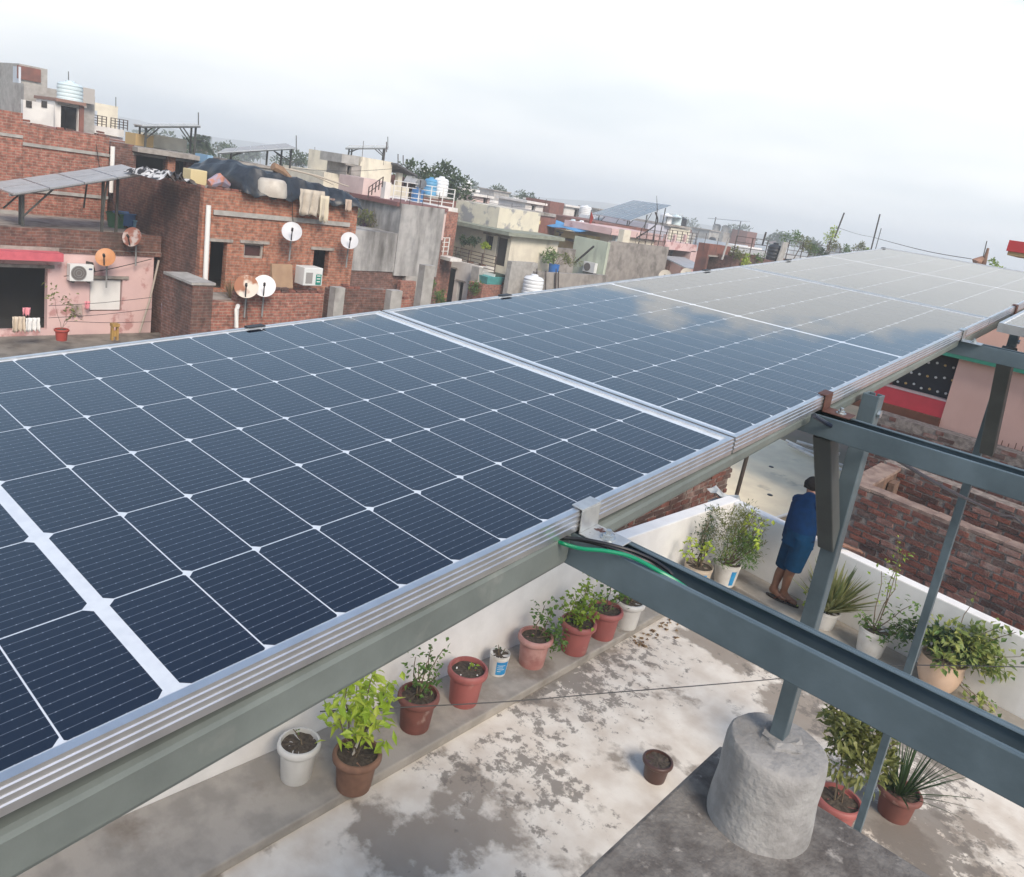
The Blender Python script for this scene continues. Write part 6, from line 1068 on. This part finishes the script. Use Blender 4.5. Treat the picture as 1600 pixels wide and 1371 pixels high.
for i in range(13):
    p = a.lerp(b, i / 12); q.v += [(p.x, Y - 1.3, p.z + .05 * math.sin(i)), (p.x, Y + .6, p.z + .35 + .05 * math.sin(i * 1.4))]
q.f = [(2 * i, 2 * i + 2, 2 * i + 3, 2 * i + 1) for i in range(12)]; o = q.build('blue_awning', pm('blue_sheet', (0.09, 0.32, 0.62), (0.07, 0.27, 0.54), 2, .5)); o.modifiers.new('thick', 'SOLIDIFY').thickness = .03; tag(o, 'bright blue plastic awning over the yellow house', 'awning')
for px, py, mat, lab in ((892, 366, M_TANKC, 'pale cyan tank above the blue awning'), (905, 368, M_TANKW, 'white tank beside the pale cyan one above the awning')): tank(lab, tuple(ony(px, py, Y + 3)), .42, 1.05, mat)
c_ = ony(918, 362, Y + 1); t = thing('red_flag', 'small red flag on a pole above the yellow house', 'flag', tuple(c_)); MB().tube([c_, c_ + Vector((0, 0, 1.5))], .025, 6).build('pole', M_DARK, t); MB().prism([c_ + Vector((0, 0, 1.4)), c_ + Vector((.35, -.1, 1.0)), c_ + Vector((.2, -.05, .5)), c_ + Vector((0, 0, .45))], (0, .02, 0)).build('cloth', pm('red_cloth', (0.45, 0.05, 0.03), rough=.9), t)
# ---- pale green and rough grey house
Y = 41.0; xc = ony(946, 405, Y).x; t = thing('rough_cement_house', 'house with a rough grey side and a pale green side', 'house', (xc, Y, GROUND)); zt_ = ony(946, 378, Y).z; y1 = onx(1041, 410, xc).y
MB().box(xc - .24, xc, Y + .26, y1, GROUND, zt_ + .1).build('wall', M_GREY2, t); xg = ony(893, 400, Y).x; MB().box(xg, xc - .002, Y, Y + .25, GROUND, zt_).build('wall', M_PGREEN, t); MB().box(xg, xc - .25, Y + .26, y1, GROUND, zt_ - .5).build('body', M_GREY2, t)
MB().box(xc - .5, xc - .1, onx(976, 370, xc).y, onx(987, 370, xc).y, zt_ - .4, zx(981, 360, xc)).build('pillar', M_CREAM, t)
q0, q1, z0, z1, _ = hy(Y, 916, 410, 934, 426, ''); t2 = thing('air_conditioner', 'white outdoor unit on the pale green wall', 'air conditioner', (q0, Y, z0), 'outdoor units'); MB().box(q0, q1, Y - .35, Y - .05, z0, z1).build('casing', MATS['ac_white'], t2); cxx, czz, rr_ = q0 + (q1 - q0) * .36, (z0 + z1) / 2, (z1 - z0) * .4; MB().prism([(cxx + rr_ * math.cos(6.283 * k / 20), Y - .36, czz + rr_ * math.sin(6.283 * k / 20)) for k in range(20)], (0, -.01, 0)).build('fan_grille', MATS['ac_grille'], t2); MB().box(q0, q1, Y - .3, Y, z0 - .06, z0 - .003).build('bracket', M_DARK, t2)
tag(MB().bar(ony(898, 411, Y - .6), ony(928, 385, Y - .6), .1, .1).build('beam', M_DARK), 'dark beam leaning against the pale green wall', 'beam')
rail('brown iron railing on the rough grey house', (xc - .1, onx(1000, 380, xc).y, zt_ + .1), (xc - .1, onx(1040, 382, xc).y, zt_ + .1), 1.0, M_BROWNR, 4, 3, vert=True)
c_ = onx(965, 379, xc - 2); tank('short cyan tank on the rough grey house', tuple(c_), .5, .8, M_TANKC)
p0 = onx(1003, 378, xc - 1); cable([onx(995, 372, xc - .5), onx(1026, 350, xc - .5), onx(1024, 332, xc - .5)], .05, M_DARK, 'dark pole frame leaning above the brown railing', 'frame', 'leaning_poles', 6)
tag(MB().tube([onx(1021, 378, xc - .6), onx(1027, 328, xc - .6), onx(1026, 306, xc - .6)], [.045, .03, .012], 6).build('antenna_mast', M_DARK), 'thin mast rising above the brown railing', 'mast')
t = thing('low_cement_wall', 'low patchy cement wall in front of the pale green house', 'wall', (xc + 2, 38, GROUND)); XX = xc + 3.0; solid_x(t, XX, 836, 945, 428, 470, M_GREY2, .3, zb=GROUND); solid_x(t, XX - 1.2, 795, 836, 410, 470, M_GREY3, .3, zb=GROUND); solid_x(t, XX - 3, 852, 896, 388, 440, M_GREY2, .3, zb=GROUND)
for i, px in enumerate((838, 852, 867, 868, 872)): MB().bar(onx(px, 466, XX + .1), onx(px + 1, 420 + 4 * (i % 3), XX + .1), .04, .04, (1, 0, 0)).build('rod', M_BROWNR, t)
c_ = onx(830, 463, XX + 1.2); tank('large white water tank just above the panel edge', tuple(c_), .50, 1.02, M_TANKW)
c_ = onx(864, 427, XX - 1.5); t = thing('potted_shrub', 'straggly shrub in a blue drum before the pale green wall', 'potted plant', tuple(c_)); MB().lathe([(.27, 0), (.30, .5), (.27, .5)], tuple(c_), 16).build('pot', pm('cobalt_drum', (0.02, 0.13, 0.42), rough=.5), t); q = MB()
for i in range(10): twig(q, (c_.x, c_.y, c_.z + .4), (c_.x + U(-.5, .5), c_.y + U(-.8, 1.6), c_.z + U(.7, 1.3)), .02, .008, rr)
q.build('stem', m_twig, t); lf, cs = leaves_bush((c_.x, c_.y - .4, c_.z + .75), .7, .5, 420, .14, .08, 10, seed=81); lf.build('foliage', G_MID, t); lf, cs = leaves_bush((c_.x, c_.y + .9, c_.z + .7), .8, .45, 420, .13, .06, 10, seed=82); lf.build('foliage', G_OLIVE, t)
c_ = onx(772, 443, -27); t = thing('turquoise_tub', 'turquoise trough on a low brick wall under the green balcony', 'tub', tuple(c_)); y0, y1, z0, z1, _ = hx(-27, 759, 433, 786, 445, ''); MB().hexa([(-27.6, y0 + .1, z0), (-27, y0 + .1, z0), (-27, y1 - .1, z0), (-27.6, y1 - .1, z0), (-27.7, y0, z1), (-26.9, y0, z1), (-26.9, y1, z1), (-27.7, y1, z1)]).build('trough', pm('turquoise_paint', (0.08, 0.36, 0.36), (0.07, 0.3, 0.3), 4, .6), t)
t = thing('low_brick_wall', 'low brick wall carrying the turquoise trough', 'brick wall', (-27, 28, GROUND)); solid_x(t, -26.85, 752, 799, 446, 480, BR_RED, 1.0, zb=GROUND)
for px, py, sd, lab in ((672, 455, 91, 'green bush between the cement posts above the panel edge'), (747, 455, 92, 'green weeds beside the low brick wall'), (683, 468, 93, 'low green weeds left of the porch')):
    c_ = onx(px, py, -27.2); t2 = thing('bush', lab, 'bush', (c_.x, c_.y, GROUND)); MB().tube([(c_.x, c_.y, GROUND), tuple(c_)], .04, 6).build('stem', m_twig, t2); lf, cs = leaves_bush(tuple(c_), .5, .45, 350, .13, .07, 9, seed=sd); lf.build('foliage', G_MID, t2)
# ---- pink railed building and roof table
X = -29; t = thing('pink_railed_house', 'pink house with dark window grilles and a tin eave', 'house', (X, 53, GROUND)); y0, y1, z0, z1 = solid_x(t, X, 1036, 1089, 380, 392, M_PINK, 5, 'parapet'); XX = X
solid_x(t, X, 1072, 1088, 392.3, 470, M_PINK, 5, zb=GROUND); solid_x(t, X - 1.5, 1030, 1071.8, 392.3, 480, BR_DARK, 4, zb=GROUND); solid_x(t, X - .5, 955, 1034, 362, 372, M_PINK, 4, 'parapet'); solid_x(t, X - .8, 955, 1034, 372.3, 480, M_CREAM, 3.5, zb=GROUND)
for p0, p1 in ((1057, 1069), (1073, 1085), (1042, 1053)): a0, a1, b0, b1, _ = hx(X, p0, 370, p1, 380, ''); MB().box(X - .2, X, a0 - .25, a0 - .05, b0, b1 + .1).build('pillar', M_PINK, t)
rail('dark grille railing on the pink house parapet', (X - .05, onx(1040, 380, X).y, z1), (X - .05, onx(1087, 381, X).y, z1), .85, M_BROWNR, 6, 4)
a, b = onx(1036, 390, X + .1), onx(1072, 400, X + .1); MB().hexa([(X, a.y, a.z - .5), (X + 2.2, a.y, a.z - 1.0), (X + 2.2, b.y, a.z - 1.0), (X, b.y, a.z - .5), (X, a.y, a.z - .42), (X + 2.2, a.y, a.z - .92), (X + 2.2, b.y, a.z - .92), (X, b.y, a.z - .42)]).build('tin_eave', M_TIN, t)
dish('cream satellite dish at the panel edge under the tin eave', onx(1039, 432, X + 2.5), .42, pm('cream_dish', (0.52, 0.48, 0.40), rough=.6), (.4, -.8, .45)); dish('second cream satellite dish, right of it at the panel edge', onx(1072, 428, X + 2.5), .38, MATS['cream_dish'], (.4, -.8, .45))
X = -36; table('large grey solar table on stilts in the middle distance', [onx(984, 345, X + 1), onx(1050, 321, X + 1), onx(990, 313, X - 5), onx(924, 334, X - 5)], 3, 4, zx(985, 372, X), posts=((.05, .1), (.5, .1), (.95, .1), (.1, .9), (.9, .9)), mat=pm('grey_solar_glass', (0.10, 0.115, 0.135), (0.09, 0.10, 0.12), 3, .2))
t = thing('stilt_table_house', 'house under the large grey solar table', 'house', (X, 52, GROUND)); solid_x(t, X + .5, 925, 1010, 352, 400, BR_FAR, 6, zb=GROUND)
X = -40; t = thing('pale_violet_house', 'pale violet and cream house right of the large solar table', 'house', (X, 70, GROUND)); solid_x(t, X, 1010, 1047, 352, 380, pm('violet_wash', (0.50, 0.50, 0.58), rough=.85), 6, zb=GROUND); solid_x(t, X + .2, 1045, 1076, 357, 390, M_CREAM, 6, zb=GROUND); solid_x(t, X + .4, 1043, 1080, 353, 356, M_SLAB, 7, 'roof')
for px, pb, mat, lab in ((1039, 350, M_TANKW, 'white tank on the pale violet house'), (1054, 352, M_TANKC, 'cyan tank beside it on the pale violet house'), (1062, 355, M_TANKK, 'black tank on the pale violet house')): tank(lab, tuple(onx(px, pb, X - 1)), .62, 1.0, mat)
table('small solar table above the tanks of the pale violet house', [onx(1040, 338, X), onx(1066, 341, X), onx(1068, 336, X - 3), onx(1046, 333, X - 3)], 2, 1, zx(1050, 353, X), brace=False)
# ---- houses with brick tower, white rooms
def small_house(label, X_, p0, p1, pt, pb, mat, depth=5, holes=(), name='house', roof=True):
    t = thing(name, label, 'house', (X_, 0, GROUND)); y0, y1 = onx(p0, (pt + pb) / 2, X_).y, onx(p1, (pt + pb) / 2, X_).y; zt, z0 = zx((p0 + p1) / 2, pt, X_), zx((p0 + p1) / 2, pb, X_); t.location.y = y0
    hollow(t, 'x', X_, y0, y1, z0, zt, depth, mat, [hx(X_, *h) for h in holes], top=False); MB().box(X_ - depth, X_, y0 + .01, y1 - .01, GROUND, z0 - .003).build('storey', mat, t)
    if roof: MB().box(X_ - depth - .2, X_ + .25, y0 - .2, y1 + .2, zt + .003, zt + .18).build('roof', M_WHITEW, t)
    return t
small_house('small white roof room with a dark door, left of the brick tower', -42, 820, 848, 319, 340, M_WHITEW, 3, [(830, 322, 836, 338, 'open')]); small_house('small pink roof room against the far trees', -44, 738, 765, 308, 325, M_PINK2, 3, [(755, 310, 761, 322, 'open')]); small_house('white roof room with a pair of caps, left of the small pink one', -45, 718, 742, 298, 325, M_WHITEW, 3)
small_house('square brick tower among the white houses', -46, 858, 880, 316, 345, BR_FAR, 3, roof=False); small_house('white house with an arched end right of the brick tower', -47, 880, 917, 325, 345, M_WHITEW, 5, [(897, 328, 903, 342, 'open')]); small_house('brick house behind the lattice wall', -44, 845, 905, 338, 352, BR_FAR, 5, roof=False)
tank('white tank on the small white roof room', tuple(onx(727, 297, -46)), .5, .8, M_TANKW); tank('white tank tipped against the arched house', tuple(onx(913, 338, -46)), .6, 1.0, M_TANKW)
table('pale tin coloured solar table below the arched white house', [onx(900, 347, -40), onx(940, 350, -40), onx(942, 337, -43), onx(906, 335, -43)], 3, 1, zx(920, 356, -40), mat=MATS['pale_solar_glass'], brace=False)
# ---- roof garden, right
X = -20.5; t = thing('roof_garden_house', 'dark brick house with a roof garden at the far panel edge', 'house', (X, 46, GROUND)); zg_ = zx(1230, 412, X)
solid_x(t, X, 1138, 1362, 412, 460, BR_DARK, 1.5, zb=GROUND); hollow(t, 'x', X - 1, onx(1103, 410, X - 1).y, onx(1137, 410, X - 1).y, zx(1115, 440, X), zx(1115, 384, X), 0.7, BR_FAR, [hx(X - 1, 1104, 402, 1132, 438, 'open')]); MB().box(X - 1.7, X - 1, onx(1103, 410, X - 1).y, onx(1137, 410, X - 1).y, GROUND, zx(1115, 440, X) - .003).build('storey', BR_FAR, t)
for px, lab in ((1108, 'small blue tub, left of two on the roof garden house'), (1122, 'small blue tub, right of two on the roof garden house')): p = onx(px, 397, X - 1.4); tag(MB().lathe([(.22, 0), (.3, .25), (.32, .25), (.27, .22)], (p.x, p.y, p.z), 14).build('plastic_tub', pm('tub_blue', (0.10, 0.24, 0.44), rough=.5)), lab, 'tub', 'blue tubs on the roof garden house')
def trellis(label, p0, p1, q, h, nb):
    return rail(label, (X + .1, onx(p0, q, X).y, zg_), (X + .1, onx(p1, q, X).y, zg_), h, M_BROWNR, max(2, int((p1 - p0) / 18)), nb)
trellis('dark iron trellis under creepers, left of the black tank', 1140, 1190, 410, 1.3, 4); trellis('long dark iron trellis of the roof garden', 1226, 1358, 400, 1.5, 5)
c_ = onx(1205, 414, X - .3); tank('black water tank in the roof garden', tuple(c_), .46, 1.35, M_TANKK)
q = MB(); a = onx(1214, 412, X + .3); q.hexa([(a.x - .1, a.y, zg_), (a.x, a.y, zg_), (a.x, a.y + .75, zg_), (a.x - .1, a.y + .75, zg_), (a.x - .1, a.y + .35, zg_ + 1.35), (a.x, a.y + .35, zg_ + 1.35), (a.x, a.y + 1.1, zg_ + 1.35), (a.x - .1, a.y + 1.1, zg_ + 1.35)]); tag(q.build('cement_sheet', M_GREY3), 'leaning grey cement sheet right of the black tank', 'sheet')
gp = [(1150, 400, .5, G_OLIVE), (1182, 408, .55, G_MID), (1235, 376, .7, G_MID), (1252, 384, .6, G_OLIVE), (1268, 392, .5, G_MID), (1300, 372, .42, G_LIME), (1301, 385, .45, G_OLIVE), (1322, 394, .5, G_MID), (1342, 388, .45, G_OLIVE), (1352, 396, .35, G_FRESH), (1285, 398, .5, G_DARK), (1163, 409, .4, G_LIME)]
gl = ['creeper at the left end of the roof garden trellis', 'dark green creeper left of the black tank', 'tall bush right of the leaning cement sheet', 'olive bush behind the long trellis', 'low bush in the middle of the long trellis', 'bright yellow green climber topping the roof garden', 'leafy base under the yellow green climber', 'bush right of the yellow green climber', 'bush near the right end of the long trellis', 'small fresh green bush at the right end of the trellis', 'dark low bush at the foot of the long trellis', 'yellow green creeper on the left trellis']
for i, ((px, py, r_, mm), lab) in enumerate(zip(gp, gl)):
    c_ = onx(px, py, X + .05); t2 = thing('garden_bush', lab, 'bush', (c_.x, c_.y, zg_), 'plants of the roof garden'); MB().lathe([(.16, 0), (.22, .3), (.19, .3)], (c_.x - .3, c_.y, zg_), 10).build('pot', POTS['clay'], t2); MB().tube([(c_.x - .3, c_.y, zg_ + .3), tuple(c_)], .03, 6).build('stem', m_twig, t2); lf, cs = leaves_bush(tuple(c_), r_, r_ * (1.5 if i == 5 else 1.0), 300, .17, .08, 10, seed=100 + i); lf.build('foliage', mm, t2)
for a, b, lab in (((1304, 372), (1319, 333), 'dark leaning pole above the yellow green climber'), ((1360, 394), (1375, 335), 'tall dark pole at the far panel edge'), ((1367, 393), (1377, 357), 'thin short pole beside the tall dark pole'), ((1128, 406), (1139, 372), 'white post at the left of the roof garden'), ((1191, 384), (1197, 363), 'dark forked stake above the black tank')): tag(MB().tube([onx(*a, X + .3), onx(*b, X + .3)], .055 if 'short' not in lab else .03, 7).build('pole', M_DARK if 'white' not in lab else M_GREY3), lab, 'pole', 'poles of the roof garden')
cable([onx(1309, 356, X + .3), onx(1340, 366, X + .3), onx(1364, 371, X + .3)], .012, M_DARK, 'wire between the two dark poles', 'wire', 'wire', 5)
w2 = [onx(1364, 371, X + .3), atd(1440, 391, 44), atd(1518, 405, 40)]; cable(w2, .016, M_DARK, 'long wire running right from the tall dark pole', 'wire', 'wire', 5)
c_ = atd(1538, 422, 40); t = thing('rag_on_poles', 'brown rag tied to two short poles behind the far panel', 'rag', tuple(c_)); a, b = atd(1534, 424, 40), atd(1544, 388, 40); MB().tube([a, b], [.12, .05], 7).build('pole', pm('brown_pole', (0.20, 0.11, 0.07), rough=.8), t); MB().tube([atd(1531, 424, 40), atd(1542, 377, 40)], .02, 6).build('pole', M_DARK, t); MB().tube([atd(1527, 421, 40), atd(1527, 408, 40), atd(1537, 403, 40)], [.12, .22, .1], 8).build('cloth', pm('brown_rag', (0.36, 0.20, 0.14), (0.25, 0.15, 0.1), 4, .9), t); MB().box(c_.x - 3, c_.x + 4, c_.y, c_.y + 6, GROUND, c_.z).build('roof', M_GREY3, t)
c_ = atd(1555, 418, 40); t = thing('garden_bush', 'small green sprig showing over the far panel at right', 'bush', tuple(c_), 'plants of the roof garden'); MB().tube([(c_.x, c_.y, GROUND), tuple(c_)], .03, 6).build('stem', m_twig, t); lf, cs = leaves_bush(tuple(c_), .32, .35, 90, .16, .09, 6, seed=131); lf.build('foliage', G_FRESH, t)
# ---- canopy house in the haze
X = -62; t = thing('canopy_house', 'pale grey house with a tin canopy on posts, in the haze', 'house', tuple(atd(1125, 376, 150))); c_ = atd(1125, 376, 150); cx, cy, cz = c_; MB().box(cx - 2.3, cx + 1.2, cy - 1.5, cy + 3, GROUND, cz + 1.6).build('wall', M_GREY3, t)
for k in (-1.2, .6): MB().lathe([(.7, 0), (.75, .9), (.5, 1.15), (.3, 1.2)], (cx + k, cy, cz + 1.62), 14).build('tank', M_GREY3, t)
for k in (-1.8, 3.2): MB().box(cx + k - .07, cx + k + .07, cy - .07, cy + .07, cz, cz + 4.0).build('post', M_DARK, t)
MB().hexa([(cx - 2.6, cy - 1.5, cz + 3.5), (cx + 4, cy - 1.5, cz + 3.9), (cx + 4, cy + 2, cz + 4.1), (cx - 2.6, cy + 2, cz + 3.7), (cx - 2.6, cy - 1.5, cz + 3.6), (cx + 4, cy - 1.5, cz + 4.0), (cx + 4, cy + 2, cz + 4.2), (cx - 2.6, cy + 2, cz + 3.8)]).build('canopy', M_TIN, t); MB().box(cx + 1.4, cx + 4.5, cy + 1, cy + 5, GROUND, cz + 2.4).build('wall', BR_FAR, t)
for k, (px, py, X_, hh) in enumerate(((566, 244, -36, .8), (600, 250, -36, .6), (626, 316, -28.6, .7), (640, 318, -28.6, .5), (660, 321, -28.6, .6), (684, 327, -28.6, .8), (716, 318, -33, .6), (760, 322, -33, .7), (800, 330, -34.5, .5), (850, 330, -34.5, .8), (905, 366, -33, .9), (952, 379, -28.5, .7), (960, 381, -28.5, .5), (992, 383, -28.5, .8), (1088, 378, -29, .9), (1100, 384, -21.5, .7), (1120, 386, -21.5, .5))):
    p = onx(px, py, X_); tag(MB().tube([p - Vector((0, 0, .3)), p + Vector((U(-.05, .05), U(-.05, .05), hh))], .016, 5).build('rebar_rod', M_BROWNR), 'short bare reinforcement rod sticking up from a middle distance roof', 'rod', 'rods sticking up from the roofs')
# ---- far town: countable houses fading into the haze
FARM = [M_WHITEW, M_CREAM, BR_FAR, M_GREY3, M_PINK2, M_PALEBLUE, BR_FAR, M_WHITEW]
FARN = ['white', 'cream', 'brick', 'grey', 'pink', 'pale blue', 'brick', 'white']
rr = random.Random(44)
for i in range(95):
    u = rr.random(); az = math.radians(-72 + 62 * u); D = 95 * math.exp(rr.random() * 1.5) if i % 2 else rr.uniform(85, 190)
    x, y = D * math.sin(az), D * math.cos(az); k = rr.randrange(8); w_, d_ = rr.uniform(5, 11), rr.uniform(5, 12); hh = rr.choice((5.6, 6.2, 6.8, 7.4, 8.0)) + rr.uniform(-.4, .4); far_ = 'in the thin haze' if D < 110 else ('in the haze' if D < 190 else 'far off in the thick haze')
    t = thing('far_house', f'flat roofed {FARN[k]} house {far_}', 'house', (x, y, GROUND), f'flat roofed {FARN[k]} houses {far_}')
    MB().box(x - w_ / 2, x + w_ / 2, y - d_ / 2, y + d_ / 2, GROUND, GROUND + hh).build('wall', FARM[k], t); z = GROUND + hh; p = MB()
    p.box(x - w_ / 2 - .1, x + w_ / 2 + .1, y - d_ / 2 - .1, y - d_ / 2 + .15, z + .003, z + .8).box(x + w_ / 2 - .15, x + w_ / 2 + .1, y - d_ / 2 + .16, y + d_ / 2 + .1, z + .003, z + .8).box(x - w_ / 2 - .1, x - w_ / 2 + .15, y - d_ / 2 + .16, y + d_ / 2 + .1, z + .003, z + .8); p.build('parapet', FARM[k] if rr.random() < .6 else M_WHITEW, t)
    if rr.random() < .55: sx, sy = x + rr.uniform(-.3, .2) * w_, y + rr.uniform(-.3, .3) * d_; MB().box(sx - 1.4, sx + 1.4, sy - 1.5, sy + 1.5, z + .003, z + 2.0).build('stair_room', FARM[rr.randrange(8)], t); MB().box(sx - 1.6, sx + 1.6, sy - 1.7, sy + 1.7, z + 2.003, z + 2.15).build('stair_roof', M_SLAB, t)
    if rr.random() < .6: sx, sy = x + rr.uniform(-.1, .4) * w_, y - rr.uniform(0, .35) * d_; MB().lathe([(.55, 0), (.6, .9), (.4, 1.15), (.2, 1.2)], (sx, sy, z + .003), 10).build('water_tank', rr.choice((M_TANKW, M_TANKK, M_TANKC, M_TANKW)), t)
    if D < 120:
        for s_ in range(2):
            for zz in (2.0, 5.0):
                if zz + 1.2 < hh: wy = y - d_ * .25 + s_ * d_ * .5; q = MB().box(x + w_ / 2 - .02, x + w_ / 2 + .03, wy - .5, wy + .5, GROUND + zz, GROUND + zz + 1.2).build('window', M_GLASS, t); MB().box(x + w_ / 2, x + w_ / 2 + .3, wy - .7, wy + .7, GROUND + zz + 1.25, GROUND + zz + 1.33).build('chajja', M_SLAB, q)
# ---- trees
G_TREE = leaf_mat('tree_leaf', (0.045, 0.08, 0.035), (0.085, 0.13, 0.05))
tree('big dark leafy tree behind the pair of small white tanks', 680, 258, 52, 14, 2.6, G_TREE, 2600, 1, 3.4, .3); tree('palm tree behind the open brick house', 320, 206, 75, 12, 1.7, G_TREE, 0, 2, palm=True)
for px, py, D, cr, n, lab in ((783, 295, 110, 2.0, 700, 'thin open tree, left of two against the sky'), (826, 302, 105, 1.7, 700, 'thin open tree, right of two against the sky'), (460, 243, 95, 2.4, 900, 'round tree behind the tarpaulin, left'), (497, 241, 110, 2.6, 900, 'round tree behind the tarpaulin, right'), (292, 216, 88, 2.2, 700, 'tree left of the palm'), (347, 218, 100, 2.8, 800, 'tree right of the palm'), (526, 252, 130, 2.4, 600, 'small far tree left of the cement cabin'), (712, 292, 70, 1.8, 900, 'dark tree right of the big leafy tree'), (648, 268, 66, 1.8, 800, 'tree at the left foot of the big leafy tree')):
    tree(lab, px, py, D, 9, cr, G_TREE, n, int(px), cr * 1.3, .36)
for i in range(26):
    az = math.radians(-74 + 66 * rr.random()); D = rr.uniform(170, 380); x, y = D * math.sin(az), D * math.cos(az); top = rr.uniform(-2.5, 1.0); cr = rr.uniform(2, 4.5); far_ = 'in the haze' if D < 260 else 'far off in the thick haze'
    t = thing('far_tree', f'rounded grey green tree {far_}', 'tree', (x, y, GROUND), f'trees {far_}'); MB().tube([(x, y, GROUND), (x, y, top - cr * .6)], [.25, .15], 6).build('trunk', m_twig, t); lf, cs = leaves_bush((x, y, top - cr * .6), cr, cr * .7, 420, .8, .55, 12, seed=200 + i); lf.build('crown', G_TREE, t)
# ---- hills and haze
q = MB(); n = 60
for i in range(n + 1):
    az = math.radians(-95 + 100 * i / n); h = 18 + 14 * math.sin(i * .35 + 1.2) + 8 * math.sin(i * .9); e = max(0, 1 - abs(i - 16) / 26)
    for D, f in ((820, 0), (950, 1), (1150, .3)): q.v.append((D * math.sin(az), D * math.cos(az), GROUND - .5 + (6 + max(0, h) * (.2 + .3 * e)) * f))
q.f = [(i * 3 + j, (i + 1) * 3 + j, (i + 1) * 3 + j + 1, i * 3 + j + 1) for i in range(n) for j in range(2)]; q.sm = True; tag(q.build('hills', pm('hill_scrub', (0.07, 0.09, 0.05), (0.11, 0.10, 0.07), .02, .95)), kind='structure')
hz = MB().box(-1450, 1450, -650, 1550, GROUND - 1.2, 32).build('haze', None); hm = bpy.data.materials.new('haze_air'); hm.use_nodes = True; n_, l_ = nodes_of(hm); n_.remove(n_['Principled BSDF']); pv = n_.new('ShaderNodeVolumePrincipled'); pv.inputs['Color'].default_value = (0.90, 0.955, 1.0, 1); pv.inputs['Density'].default_value = 0.0021; pv.inputs['Anisotropy'].default_value = 0.0; l_.new(pv.outputs[0], n_['Material Output'].inputs['Volume']); hz.data.materials.append(hm); tag(hz, kind='stuff')
